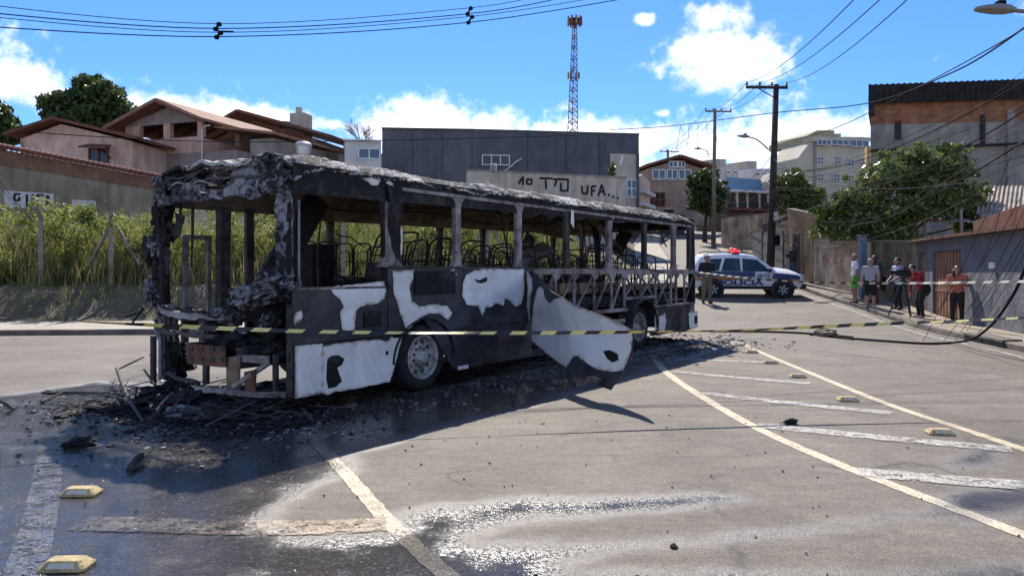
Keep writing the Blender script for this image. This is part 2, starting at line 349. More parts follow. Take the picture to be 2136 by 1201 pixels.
for i, (a, b_, wd) in enumerate([((1420,748),(1610,756),0.2),((1402,775),(1690,800),0.22),((1460,820),(1860,862),0.24),((1580,887),(2110,938),0.26),((1790,985),(2260,1022),0.28)]):
    marking('road_hatch', [a, ((a[0]+b_[0])/2, (a[1]+b_[1])/2+1), b_], wd, M_PAINT_W, 'worn white hatch bar between the two cream lines, %s from the bus' % ['first', 'second', 'third', 'fourth', 'fifth'][i], lift=0.0065)
# kerb-side edge line on the right
KERB_R = [(9.0, 10.0), (10.24, 14.8), (11.05, 19.1), (11.8, 22.7), (12.15, 25.6), (12.3, 29), (12.55, 33), (13.0, 40), (14.2, 50), (16.3, 60), (19.3, 70), (25, 85), (36, 110)]
marking('road_line', [(x-0.45, y) for x, y in KERB_R[:9]], 0.12, M_PAINT_W, 'faded white edge line beside the right kerb', is_px=False)

# ------------------------------------------------------------------ pavements
def resample(pts, st):
    out = []
    for a, b_ in zip(pts, pts[1:]):
        a, b_ = Vector(a), Vector(b_); k = max(1, int((b_-a).length/st)); out += [a.lerp(b_, i/k) for i in range(k)]
    return out+[Vector(pts[-1])]
def pavement(name, kerb, inner, m, mk, label, hz=0.14, kname='kerb'):
    k = resample(kerb, 0.6); n = len(k)
    iv = resample(inner, 0.6); iv = [iv[min(len(iv)-1, round(i*(len(iv)-1)/(n-1)))] for i in range(n)]
    mb = MB(); kb = MB(); K = 4
    vs = []
    for a, b_ in zip(k, iv):
        d = (b_-a).normalized()*0.14
        for j in range(K+1): p = (a+d).lerp(b_, j/K); vs.append((p.x, p.y, hgt(p.y)+hz+0.004*math.sin(p.x*3+p.y*2.1)-0.004))
    mb.add(vs, [(i*(K+1)+j, i*(K+1)+j+1, (i+1)*(K+1)+j+1, (i+1)*(K+1)+j) for i in range(n-1) for j in range(K)])
    o = mb.build(name, m); tag(o, label, kind='structure')
    vs = []
    for a, b_ in zip(k, iv):
        d = (b_-a).normalized(); q = a+d*0.02; e = a+d*0.15; j_ = random.uniform(-0.012, 0.012)
        vs += [(a.x, a.y, hgt(a.y)-0.05), (a.x+j_, a.y+j_, hgt(a.y)+hz-0.02), (q.x, q.y, hgt(a.y)+hz+j_*0.4), (e.x, e.y, hgt(a.y)+hz+0.002)]
    kb.add(vs, [(i*4+j, (i+1)*4+j, (i+1)*4+j+1, i*4+j+1) for i in range(n-1) for j in range(3)])
    kb.build(kname, mk, o)
    return o
M_PAVE = mat('pavement_concrete', (0.36, 0.30, 0.23), 0.9, col2=(0.25, 0.205, 0.155), scale=1.4, bump=0.5, bscale=30, detail=8)
M_KERB = mat('kerb_concrete', (0.20, 0.17, 0.14), 0.9, col2=(0.10, 0.085, 0.07), scale=3.0, bump=0.6, bscale=20)
M_PAVE_L = mat('pavement_dusty', (0.40, 0.35, 0.29), 0.9, col2=(0.30, 0.26, 0.21), scale=1.2, bump=0.5, bscale=30, detail=8)
WALL_R = [(9.85, 8.5), (11.87, 16.2), (13.83, 25.2), (13.6, 29), (13.42, 33), (13.25, 35.5), (13.9, 41), (15.6, 50), (18.2, 60), (21.5, 70), (27.5, 85), (39, 110)]
KERB_R2 = resample(KERB_R, 0.5)
pavement('pavement_right', [(8.4, 8.0)]+KERB_R, WALL_R, M_PAVE, M_KERB, 'pale concrete pavement along the right hand walls')
KERB_L = [(-60, 18.0), (-30, 18.6), (-13, 18.75), (-6, 19.2), (-2, 20.0), (1.5, 21.6), (4.0, 24.3), (6.0, 28.5), (8.0, 36), (9.8, 46), (12.0, 60), (14.2, 70), (18.5, 85), (28, 110)]
INN_L = [(-60, 20.6), (-30, 21.2), (-13, 21.4), (-6, 21.9), (-3, 22.6), (-0.2, 24.2), (2.2, 26.4), (4.0, 30), (6.0, 37), (7.8, 46.6), (10.0, 60.6), (12.2, 71), (16.5, 86), (26, 111)]
pavement('pavement_left', KERB_L, INN_L, M_PAVE_L, M_KERB, 'dusty pale pavement below the grassy bank')
# the vacant lot: bank rising from the back of the left pavement
M_SOIL = mat('bank_soil', (0.165, 0.125, 0.075), 0.95, col2=(0.060, 0.052, 0.032), scale=1.1, bump=0.9, bscale=9, detail=9)
def lotz(t, x, y):   # t metres behind the pavement
    return 1.0*smooth(t/2.6)+0.085*max(0, t-2.6)+0.10*mnoise.noise(Vector((x*0.7, y*0.7, 3)))*min(1, t)+0.05*mnoise.noise(Vector((x*2.3, y*2.3, 7)))*min(1, t*2)
iv = resample(INN_L[:11], 0.45); mb = MB(); NT = 26; vs = []
TT = [0, .12, .3, .55, .8, 1.1, 1.4, 1.7, 2, 2.4, 2.8, 3.3, 4, 5, 6, 7, 8.2, 9.5, 11, 13, 15, 18, 22, 27, 34, 45, 60]
LOTP = []
for i, p in enumerate(iv):
    a, b_ = iv[max(0, i-1)], iv[min(len(iv)-1, i+1)]; t = (b_-a).normalized(); nn = Vector((-t.y, t.x)); nn = (nn*0.4+Vector((-0.25, 1))).normalized()
    row = []
    for tt in TT:
        q = p+nn*tt; z0 = hgt(p.y)+0.13; row.append(Vector((q.x, q.y, z0+lotz(tt, q.x, q.y)))); 
    LOTP.append(row); vs += row
K = len(TT); mb.add(vs, [(i*K+j, (i+1)*K+j, (i+1)*K+j+1, i*K+j+1) for i in range(len(iv)-1) for j in range(K-1)])
lot = mb.build('grassy_bank', M_SOIL, smooth_=True); tag(lot, 'earth bank and vacant lot behind the left pavement', kind='structure')
def lot_point(i, t):
    row = LOTP[int(i)]; 
    for j in range(K-1):
        if t <= TT[j+1]: return row[j].lerp(row[j+1], (t-TT[j])/(TT[j+1]-TT[j]))
    return row[-1]
# ground of the plots behind the right hand walls
mb = MB(); iv = resample([(x+0.1, y) for x, y in WALL_R], 1.2); vs = []
for p in iv:
    for o_ in (0, 3, 8, 20, 60, 200): vs.append((p.x+o_, p.y+o_*0.05, hgt(p.y)+0.16+0.06*o_*(1 if o_ < 30 else 0.5)))
mb.add(vs, [(i*6+j, i*6+j+1, (i+1)*6+j+1, (i+1)*6+j) for i in range(len(iv)-1) for j in range(5)])
tag(mb.build('terrain', M_SOIL), 'bare earth plots behind the right hand walls', kind='structure')
# ================================================================== background buildings
class Facade:
    """a vertical plane through two ground points; photo pixels can be dropped onto it"""
    def __init__(s, p0, p1):
        s.p0, s.p1 = Vector(p0), Vector(p1); d = (s.p1-s.p0).normalized(); s.d = Vector((d.x, d.y, 0)); n = Vector((d.y, -d.x, 0)); 
        s.n = n if n.dot(Vector((-s.p0.x, -s.p0.y, 0))) > 0 else -n
    def pt(s, u, v, off=0.0):
        k = (u-CU)/F; a = s.p0; b = s.p1-s.p0     # a + t b = (kY, Y)
        t = (k*a.y-a.x)/(b.x-k*b.y); Y = a.y+t*b.y
        return Vector((k*Y, Y, CAMZ-(v-HV)/F*Y))+s.n*off
    def poly(s, pts, depth, mb=None, off=0.0):
        mb = mb or MB(); mb.prism([s.pt(u, v, off) for u, v in pts], (s.back if hasattr(s, 'back') else -s.n)*depth); return mb
    def rect(s, u0, v0, u1, v1, off, depth, mb=None):
        a, b = s.pt(u0, v0), s.pt(u1, v1); zt, zb = max(a.z, b.z), min(a.z, b.z); mb = mb or MB()
        z0 = (a.z+s.pt(u1, v0).z)/2; z1 = (s.pt(u0, v1).z+b.z)/2
        q = [Vector((a.x, a.y, z1)), Vector((b.x, b.y, z1)), Vector((b.x, b.y, z0)), Vector((a.x, a.y, z0))]
        return mb.prism([p+s.n*off for p in q], -s.n*depth)
    def window(s, u0, v0, u1, v1, root, mframe, mglass, nv=1, nh=0, fw=0.07, name='window', off=0.04):
        a, b = s.pt(u0, v0), s.pt(u1, v1); W = ((b-a)*1.0); W.z = 0; zt, zb = a.z, b.z
        mb = MB()
        P = lambda f, z, o: Vector((a.x+W.x*f, a.y+W.y*f, z))+s.n*o
        for i in range(nv+2): f = i/(nv+1); mb.beam(P(f, zb, off), P(f, zt, off), fw, fw, s.n)
        for j in range(nh+2): z = zb+(zt-zb)*j/(nh+1); mb.beam(P(0, z, off+0.004), P(1, z, off+0.004), fw, fw, s.n)
        fr = mb.build(name, mframe, root)
        MB().prism([P(0, zb, off-0.02), P(1, zb, off-0.02), P(1, zt, off-0.02), P(0, zt, off-0.02)], -s.n*0.015).build('pane', mglass, fr)
        return fr
M_PINK = mat('pink_render', (0.70, 0.49, 0.41), 0.9, scale=0.8, var=0.16, bump=0.2, streak=0.28)
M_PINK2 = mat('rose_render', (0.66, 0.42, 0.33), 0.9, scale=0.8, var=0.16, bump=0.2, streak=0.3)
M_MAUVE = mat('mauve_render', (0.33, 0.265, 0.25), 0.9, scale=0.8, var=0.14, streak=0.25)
M_TILE = mat('roof_tile_clay', (0.34, 0.20, 0.13), 0.9, col2=(0.20, 0.105, 0.07), scale=2.0, bump=0.6, bscale=9)
M_TILE_D = mat('roof_timber_red', (0.17, 0.062, 0.042), 0.85, scale=3.0, var=0.25)
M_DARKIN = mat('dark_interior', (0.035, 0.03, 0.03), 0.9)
M_BEIGE = mat('beige_render', (0.50, 0.45, 0.36), 0.9, scale=0.7, var=0.12, streak=0.2, bump=0.2)
M_WHITE = mat('white_render', (0.62, 0.60, 0.60), 0.85, scale=0.7, var=0.08, streak=0.15)
M_GREYB = mat('slate_grey_render', (0.100, 0.104, 0.126), 0.75, scale=0.5, var=0.16, streak=0.26)
M_GREYB2 = mat('slate_grey_render_panel', (0.112, 0.116, 0.140), 0.75, scale=0.5, var=0.16, streak=0.26)
M_LOTW = mat('lot_wall_render', (0.66, 0.58, 0.47), 0.92, col2=(0.47, 0.41, 0.33), scale=0.5, bump=0.3, streak=0.40, detail=9)
M_LOTW2 = mat('old_grey_wall', (0.38, 0.32, 0.235), 0.92, col2=(0.23, 0.19, 0.14), scale=0.6, bump=0.4, streak=0.45, detail=9)
M_BROWNT = mat('brown_band', (0.24, 0.135, 0.085), 0.9, scale=1.2, var=0.2, streak=0.3)
M_GLASS = plain('window_glass_blue', (0.07, 0.12, 0.19), 0.12)
M_GLASSD = plain('window_glass_dark', (0.02, 0.025, 0.03), 0.10)
M_ALU = plain('aluminium', (0.55, 0.55, 0.56), 0.4, 0.7)
M_BLACKP = mat('graffiti_black', (0.022, 0.02, 0.022), 0.8, var=0.3, scale=12)
M_CONC = mat('raw_concrete', (0.38, 0.34, 0.30), 0.95, col2=(0.23, 0.205, 0.18), scale=0.6, bump=0.5, streak=0.35, detail=9)
M_BRICK = mat('clay_brick', (0.46, 0.19, 0.10), 0.95, col2=(0.26, 0.115, 0.07), scale=2.0, bump=0.6, bscale=12, streak=0.35)
_n = M_BRICK.node_tree.nodes; _l = M_BRICK.node_tree.links; _b = _n['Principled BSDF']; _src = _b.inputs['Base Color'].links[0].from_socket
_t = _n.new('ShaderNodeTexCoord'); _s = _n.new('ShaderNodeSeparateXYZ'); _c = _n.new('ShaderNodeCombineXYZ'); _l.new(_t.outputs['Object'], _s.inputs[0]); _l.new(_s.outputs[0], _c.inputs[0]); _l.new(_s.outputs[2], _c.inputs[1])
_k = _n.new('ShaderNodeTexBrick'); _l.new(_c.outputs[0], _k.inputs['Vector']); _k.inputs['Scale'].default_value = 1.0; _k.inputs['Brick Width'].default_value = .30; _k.inputs['Row Height'].default_value = .20; _k.inputs['Mortar Size'].default_value = .014
_k.inputs['Color1'].default_value = (1, 1, 1, 1); _k.inputs['Color2'].default_value = (.72, .7, .7, 1); _k.inputs['Mortar'].default_value = (.6, .72, .85, 1)
_m = _n.new('ShaderNodeMix'); _m.data_type = 'RGBA'; _m.blend_type = 'MULTIPLY'; _m.inputs[0].default_value = 1; _l.new(_src, _m.inputs[6]); _l.new(_k.outputs[0], _m.inputs[7]); _l.new(_m.outputs[2], _b.inputs['Base Color'])
M_DARKROOF = mat('dark_corrugated', (0.022, 0.022, 0.024), 0.8, var=0.3, scale=2, streak=0.3)
M_YEL = mat('ochre_render', (0.50, 0.33, 0.12), 0.9, scale=1)

# ---- the old wall on the left with its tiled coping
FW1 = Facade((-26, 30.0), (-18.1, 38.0))
W1A, W1B = FW1.pt(-140, 275), FW1.pt(352, 380)
t = empty('lot_wall', (W1A.x, W1A.y, 1.6), label='long weathered grey wall with brown band and tile coping at left', cat='wall')
mb = MB(); mb.prism([FW1.pt(-140, 300), FW1.pt(352, 392), FW1.pt(352, 500), FW1.pt(-140, 530)], -FW1.n*0.25); mb.build('wall', M_LOTW2, t)
mb = MB(); mb.prism([FW1.pt(-140, 285, .05), FW1.pt(352, 378, .05), FW1.pt(352, 400, .05), FW1.pt(-140, 322, .05)], -FW1.n*0.12); mb.build('band', M_BROWNT, t)
n = 44
for i in range(n):
    f = (i+0.5)/n; u = -140+492*f; p = FW1.pt(u, 280.5+(377-284.5)*f); mb = MB()
    dd = FW1.n*0.25; a = p+dd-Vector((0, 0, 0.02)); b_ = p-dd*1.4+Vector((0, 0, 0.14)); mb.tube([a, b_], 0.115, 7); mb.build('coping_tile', M_TILE_D, t)
# painted slogan panel
mb = FW1.rect(8, 401, 112, 434, 0.012, 0.01); mb.build('painted_panel', M_WHITE, t)
mb = FW1.rect(150, 418, 200, 432, 0.012, 0.01); mb.build('painted_panel', M_WHITE, t)
def strokes(fac, root, lines, wpx, off, m, name='letter'):
    for ln in lines:
        mb = MB()
        for (a, b_) in zip(ln, ln[1:]):
            p, q = fac.pt(*a, off), fac.pt(*b_, off); mb.beam(p, q+(q-p).normalized()*0.02, wpx/F*p.y, 0.006+random.uniform(0, .002), fac.n) 
        mb.build(name, m, root)
strokes(FW1, t, [[(42,405),(30,405),(30,418),(40,418),(40,412)],[(56,406),(56,430),(68,430),(68,406)],[(78,430),(78,407),(90,407)],[(96,432),(99,408),(106,432)]], 4.5, 0.022, M_BLACKP)
# ---- the pale wall at the back of the lot with writing
FW2 = Facade((-18.1, 38.3), (8.2, 48.0))
WE = FW2.pt(1305, 430)
t = empty('lot_wall', (WE.x, WE.y, 2.5), label='pale rendered wall with black graffiti letters behind the bus', cat='wall')
ZT = 7.65
def W2(u, z, off=0):
    p = FW2.pt(u, 400, off); return Vector((p.x, p.y, z))
mb = MB(); mb.prism([W2(975, 1.0), W2(1305, 1.0), W2(1305, ZT), W2(975, ZT)], -FW2.n*0.25); mb.build('wall', M_LOTW, t)
mb = MB(); mb.prism([W2(360, 1.0), W2(974.5, 1.0), W2(974.5, 5.7), W2(360, 6.2)], -FW2.n*0.22); mb.build('low_wall', M_LOTW, t)
mb = MB(); mb.prism([W2(973, ZT+.003, .04), W2(1307, ZT+.003, .04), W2(1307, ZT+0.10, .04), W2(973, ZT+0.10, .04)], -FW2.n*0.34); mb.build('coping', M_CONC, t)
G = lambda x, y: (740+x/2.886, 220+y/2.886)
strokes(FW2, t, [[G(985,472),G(1012,430),G(1013,478)],[G(1036,446),G(1036,474),G(1064,474),G(1064,446),G(1036,446)],[G(1110,438),G(1188,440)],[G(1148,440),G(1152,502)],[G(1192,444),G(1284,446),G(1282,514),G(1240,514),G(1242,468)],[G(1216,446),G(1204,486)],
     [G(1366,482),G(1370,530),G(1400,530),G(1402,482)],[G(1426,546),G(1426,488),G(1452,488)],[G(1426,514),G(1446,514)],[G(1465,546),G(1486,478),G(1506,542)],[G(1474,520),G(1500,520)]], 4.6, 0.012, M_BLACKP)
for d in ((1530,540),(1556,550),(1583,558)):
    p = FW2.pt(*G(*d), 0.0); mb = MB(); mb.lathe(p, FW2.n, [(0, .09), (.012, .085)], 10); mb.build('letter', M_BLACKP, t)
# ---- slate grey building
FE = Facade((-8.75, 50.0), (8.95, 52.0))
t = empty('grey_building', (0, 52, 3), label='large slate grey flat roofed building behind the pale wall', cat='building')
mb = FE.poly([(797,268),(985,271),(985,470),(797,470)], 9, off=0.0); mb.build('wall', M_GREYB2, t)
mb = FE.poly([(985.3,271),(1332,280.5),(1332,470),(985.3,470)], 9, off=0.10); mb.build('wall', M_GREYB, t)
mb = FE.poly([(796,266.5),(985,269.5),(1333,279),(1333,281.5),(985,272),(796,269)], 9.2, off=0.14); mb.build('parapet_cap', plain('cap_metal', (0.05, 0.05, 0.055), 0.5), t)
FE.window(1006, 324, 1062, 345, t, M_ALU, M_GLASSD, 2, 0, 0.05, off=0.13)
mb = FE.poly([(1272,321),(1326,323),(1326,440),(1300,440),(1272,368)], 0.06, off=0.15); mb.build('balcony_recess', M_BEIGE, t)
mb = FE.poly([(1326,322),(1331,322),(1331,430),(1326,430)], 0.3, off=0.3); mb.build('balcony_edge', M_GREYB2, t)
FE.window(1306, 376, 1326, 412, t, M_ALU, M_GLASS, 1, 1, 0.06, off=0.2)
mb = FE.poly([(1296,325),(1300,325),(1294,345),(1290,345)], 0.02, off=0.17); mb.build('soffit_light', M_ALU, t)
mb = MB(); p = FE.pt(1086, 275, -3.0); mb.lathe((p.x, p.y, p.z-0.5), (0, 0, 1), [(0, 1.0), (0.55, 1.0), (0.75, 0.75), (0.85, 0.2)], 20); mb.build('roof_vent', plain('vent_grey', (0.10, 0.10, 0.11), 0.6), t)
for u in (860, 922, 1100, 1180, 1250): FE.rect(u, 272+(u-797)*.018, u+.5, 440, .135 if u > 985 else .03, .05).build('panel_joint', M_DARKIN, t)
a = empty('air_conditioner', FE.pt(1028, 362, 0.3), label='small white air conditioner unit on the grey building', cat='air conditioner')
FE.rect(1021, 343, 1035, 361, 0.55, 0.4).build('casing', M_WHITE, a)
p = FE.pt(1027, 352, 0.555); MB().lathe(p, FE.n, [(0, .2), (.012, .19)], 16).build('fan_grille', plain('grille_grey', (0.2, 0.2, 0.2), 0.6), a)
pts = [FE.pt(u, v, 0.2) for u, v in ((1036,358),(1046,359),(1056,355),(1066,347),(1076,338),(1088,332))]
MB().tube(pts, 0.05, 6).build('hose', M_WHITE, a)
# ---- pot plant on the wall by the balcony
def leaf_cloud(blobs, n, size, seed, flat=0.0, shell=0.55):
    """diamond leaves through ellipsoid clumps: returns verts, faces"""
    r = np.random.RandomState(seed); vol = np.array([b[1][0]*b[1][1]*b[1][2] for b in blobs])**0.8; idx = r.choice(len(blobs), n, p=vol/vol.sum())
    c = np.array([list(b[0]) for b in blobs])[idx]; ra = np.array([list(b[1]) for b in blobs])[idx]
    d = r.normal(size=(n, 3)); d /= np.linalg.norm(d, axis=1)[:, None]; rad = shell+(1-shell)*r.rand(n)**0.7
    # clumping: pull to sub-centres
    K_ = max(8, n//60); sc = r.normal(size=(K_, 3)); sc /= np.linalg.norm(sc, axis=1)[:, None]; sub = sc[r.randint(0, K_, n)]
    d = d*0.38+sub*0.62+r.normal(size=(n, 3))*0.06; d /= np.maximum(np.linalg.norm(d, axis=1)[:, None], 0.75)
    p = c+d*ra*rad[:, None]
    t1 = r.normal(size=(n, 3)); t1[:, 2] *= (1-flat); t1 /= np.linalg.norm(t1, axis=1)[:, None]
    up = d*0.8+r.normal(size=(n, 3))*0.7+np.array([0, 0, 0.5]); t2 = np.cross(up, t1); t2 /= np.maximum(np.linalg.norm(t2, axis=1)[:, None], 1e-6)
    s = size*(0.6+0.8*r.rand(n))[:, None]
    v = np.stack([p-t1*s, p+t2*s*0.45-t1*s*0.1, p+t1*s, p-t2*s*0.45-t1*s*0.1], 1).reshape(-1, 3)
    f = np.arange(4*n).reshape(-1, 4)
    return v, f
def np_mesh(name, v, f, m, parent=None):
    me = bpy.data.meshes.new(name); me.from_pydata(v.tolist(), [], f.tolist()); me.materials.append(m); me.update()
    o = bpy.data.objects.new(name, me); COL.objects.link(o)
    if parent is not None: o.parent = parent
    return o
def leaf_mat(name, c1, c2, trans=0.35, scale=2.0, rough=0.45):
    m = bpy.data.materials.new(name); m.use_nodes = True; n = m.node_tree.nodes; l = m.node_tree.links; b = n['Principled BSDF']
    t = n.new('ShaderNodeTexCoord'); z = n.new('ShaderNodeTexNoise'); z.inputs['Scale'].default_value = scale; z.inputs['Detail'].default_value = 5; z.inputs['Roughness'].default_value = 0.75; l.new(t.outputs['Object'], z.inputs['Vector'])
    r = n.new('ShaderNodeValToRGB'); r.color_ramp.elements[0].position = 0.34; r.color_ramp.elements[1].position = 0.66; r.color_ramp.elements[0].color = (*c1, 1); r.color_ramp.elements[1].color = (*c2, 1); l.new(z.outputs[0], r.inputs[0])
    l.new(r.outputs[0], b.inputs['Base Color']); b.inputs['Roughness'].default_value = rough
    tr = n.new('ShaderNodeBsdfTranslucent'); l.new(r.outputs[0], tr.inputs[0]); ms = n.new('ShaderNodeMixShader'); ms.inputs[0].default_value = trans
    l.new(b.outputs[0], ms.inputs[1]); l.new(tr.outputs[0], ms.inputs[2]); l.new(ms.outputs[0], n['Material Output'].inputs[0]); return m
M_LEAF = leaf_mat('leaf_dark', (0.026, 0.055, 0.013), (0.085, 0.125, 0.028), .4)
M_LEAF2 = leaf_mat('leaf_mid', (0.030, 0.065, 0.015), (0.105, 0.150, 0.035), scale=1.2)
M_LEAF3 = leaf_mat('leaf_light', (0.06, 0.10, 0.02), (0.17, 0.21, 0.05), scale=1.6)
M_BARK = mat('bark', (0.10, 0.075, 0.055), 0.95, var=0.3, scale=5, bump=0.8, bscale=15)
def tree(name, label, base, blobs, n, size, m, seed, group=None, tr=0.22, lean=None, cat='tree'):
    """blobs in world coordinates; trunk with limbs to each clump"""
    base = Vector(base); t = empty(name, base, label=label, cat=cat, group=group); rr = random.Random(seed)
    bl = [((Vector(c)-base), r) for c, r in blobs]; sat = []
    for c, r in bl:
        for k in range(5):
            d = Vector((rr.gauss(0, 1), rr.gauss(0, 1), rr.gauss(0, .9))).normalized(); q = rr.uniform(.16, .38); sat.append((c+Vector((d.x*r[0], d.y*r[1], d.z*r[2]))*rr.uniform(.95, 1.25), (r[0]*q, r[1]*q, r[2]*q)))
    v, f = leaf_cloud(bl+sat, n, size, seed); np_mesh('crown', v, f, m, t)
    cen = sum((Vector(c) for c, r in bl), Vector())/len(bl); fork = Vector((cen.x*0.4, cen.y*0.4, min(c.z-r[2]*0.6 for c, r in bl)*0.8+0.3))
    mb = MB(); mb.tube([Vector((0, 0, -0.3)), fork*0.5+Vector((rr.uniform(-.1, .1), 0, 0)), fork], [tr*1.25, tr*0.95, tr*0.8], 8)
    for c, r in bl:
        mid = fork.lerp(c, 0.5)+Vector((rr.uniform(-.3, .3), rr.uniform(-.3, .3), rr.uniform(-.1, .3))); mb.tube([fork, mid, c], [tr*0.6, tr*0.35, tr*0.12], 6)
        for k in range(4):
            e = c+Vector((rr.uniform(-.8, .8)*r[0], rr.uniform(-.8, .8)*r[1], rr.uniform(-.5, .8)*r[2])); mb.tube([mid.lerp(c, 0.6), e], [tr*0.18, tr*0.05], 5)
    mb.build('trunk', M_BARK, t, local=True, smooth_=True); return t
def pxblobs(lst, Y, dy=1.0):      # (u, v, ru, rv, dY) in photo pixels at depth Y
    return [(at(u, v, Y+d), (ru/F*Y, max(ru, rv)/F*Y*dy, rv/F*Y)) for u, v, ru, rv, d in lst]
p = W2(1277, ZT+0.1, -0.1)
tree('potted_shrub', 'small leafy shrub on the pale wall by the balcony', p, [((p.x, p.y, p.z+0.35), (0.35, 0.3, 0.35)), ((p.x+.1, p.y, p.z+0.65), (0.2, 0.2, 0.25))], 260, 0.09, M_LEAF2, 4, tr=0.03, cat='shrub')
# ---- low pink house
FA = Facade((-29.0, 42.5), (-20.0, 41.5))
t = empty('pink_house', at(150, 400, 42), label='low pink house with red eaves and window awning at far left', cat='house')
FA.poly([(46,420),(46,289),(128,259),(276,295),(276,420)], 7).build('wall', M_PINK, t)
def slab(fac, a, b_, th, fwd, back, m, root, name='roof'):
    p, q = fac.pt(*a), fac.pt(*b_); nn = (q-p).cross(fac.n).normalized(); nn = nn if nn.z > 0 else -nn
    mb = MB(); mb.prism([p+fac.n*fwd, q+fac.n*fwd, q+fac.n*fwd+nn*th, p+fac.n*fwd+nn*th], -fac.n*(fwd+back)); return mb.build(name, m, root)
slab(FA, (27,287), (128,254), 0.16, 0.7, 7.6, M_TILE_D, t); slab(FA, (127.5,254), (299,295), 0.16, 0.7, 7.6, M_TILE_D, t)
FA.window(187, 311, 226, 340, t, M_TILE_D, M_GLASSD, 1, 0, 0.08)
aw = FA.pt(184, 303, .02); mb = MB(); A0, A1 = FA.pt(184, 303, .02), FA.pt(232, 305, .02); B0, B1 = FA.pt(184, 303, 1.3)+Vector((.3, 0, -.35)), FA.pt(232, 305, 1.3)+Vector((.5, 0, -.35))
mb.prism([A0, A1, B1, B0], (0, 0, 0.08)); mb.build('awning', M_TILE_D, t)
mb = MB(); mb.beam(B1, FA.pt(230, 331, .03), 0.07, 0.07); mb.build('awning_strut', M_TILE_D, t)
mb = MB(); mb.tube([FA.pt(46, 289, .04), FA.pt(46, 420, .04)], 0.05); mb.build('downpipe', M_PINK2, t)
# ---- two storey house with open gabled terrace
t = empty('gabled_house', (-21, 45, 3), R(-19.9), label='rose two storey house with open gabled terrace under tile roof', cat='house')
def LB(name, m, *boxes):
    mb = MB()
    for b_ in boxes: mb.bb(*b_)
    return mb.build(name, m, t, local=True)
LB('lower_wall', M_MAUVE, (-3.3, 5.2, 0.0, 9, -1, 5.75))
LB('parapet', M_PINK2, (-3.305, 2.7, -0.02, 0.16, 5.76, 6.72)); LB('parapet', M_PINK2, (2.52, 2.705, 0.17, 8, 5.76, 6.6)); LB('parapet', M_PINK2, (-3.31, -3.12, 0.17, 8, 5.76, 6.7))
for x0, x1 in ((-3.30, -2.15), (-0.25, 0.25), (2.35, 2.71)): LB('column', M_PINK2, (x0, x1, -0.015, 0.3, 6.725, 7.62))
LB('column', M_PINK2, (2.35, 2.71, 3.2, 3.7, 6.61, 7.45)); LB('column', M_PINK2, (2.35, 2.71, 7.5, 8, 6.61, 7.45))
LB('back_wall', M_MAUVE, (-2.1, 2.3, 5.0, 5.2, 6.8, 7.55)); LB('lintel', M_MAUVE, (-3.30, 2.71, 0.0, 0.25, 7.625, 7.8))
mb = MB(); mb.prism([Vector((-3.3, .02, 7.805)), Vector((2.7, .02, 7.805)), Vector((0, .02, 8.62))], (0, 0.2, 0)); mb.build('gable', M_MAUVE, t, local=True)
def roofslab(root, x0, z0, x1, z1, y0, y1, th, m, name='roof', n=0):
    mb = MB(); d = Vector((x1-x0, 0, z1-z0)).normalized(); nn = Vector((-d.z, 0, d.x)); nn = nn if nn.z > 0 else -nn
    a, b_ = Vector((x0, y0, z0)), Vector((x1, y0, z1)); mb.prism([a, b_, b_+nn*th, a+nn*th], (0, y1-y0, 0)); o = mb.build(name, m, root, local=True)
    return o
roofslab(t, -4.1, 7.42, 0.0, 8.86, -0.9, 9.5, 0.16, M_TILE); roofslab(t, 0.005, 8.86, 3.4, 7.45, -0.9, 9.5, 0.16, M_TILE)
for yy in (-0.9,):
    roofslab(t, -4.1, 7.30, 0, 8.74, yy-0.03, yy+0.03, 0.12, M_TILE_D, 'bargeboard'); roofslab(t, 0.005, 8.74, 3.4, 7.33, yy-0.03, yy+0.03, 0.12, M_TILE_D, 'bargeboard')
for i in range(7):
    mb = MB(); y = 0.6+i*1.2; mb.beam((0.1, y, 8.72), (3.3, y, 7.40), 0.08, 0.1); mb.beam((-0.1, y, 8.72), (-4.0, y, 7.36), 0.08, 0.1); mb.build('rafter', M_TILE_D, t, local=True)
mb = MB(); mb.tube([(2.78, -0.1, 3.5), (2.78, -0.1, 7.1), (3.0, -0.12, 7.25), (3.35, -0.1, 7.3)], 0.05); mb.build('downpipe', M_WHITE, t, local=True)
mb = MB(); mb.bb(5.205, 6.9, 1.2, 8, -1, 6.55); mb.build('annex_wall', M_CONC, t, local=True)
roofslab(t, 3.0, 7.3, 7.4, 6.65, 0.6, 9, 0.14, M_TILE, 'annex_roof')
mb = MB(); mb.lathe((-2.1, -0.03, 4.9), (0, -1, 0), [(0, .42), (.06, .44), (.07, .36)], 20); mb.build('satellite_dish', M_DARKIN, t, local=True)
for i, (x, h) in enumerate(((-2.4, 1.1), (-1.5, 1.4), (-0.6, 0.9))):
    mb = MB(); mb.tube([(x, -0.06, 4.6), (x+.25, -0.08, 4.6+h*.6), (x+.35, -0.07, 4.6+h)], [.03, .02, .01], 5); mb.build('climbing_stem', M_BARK, t, local=True)
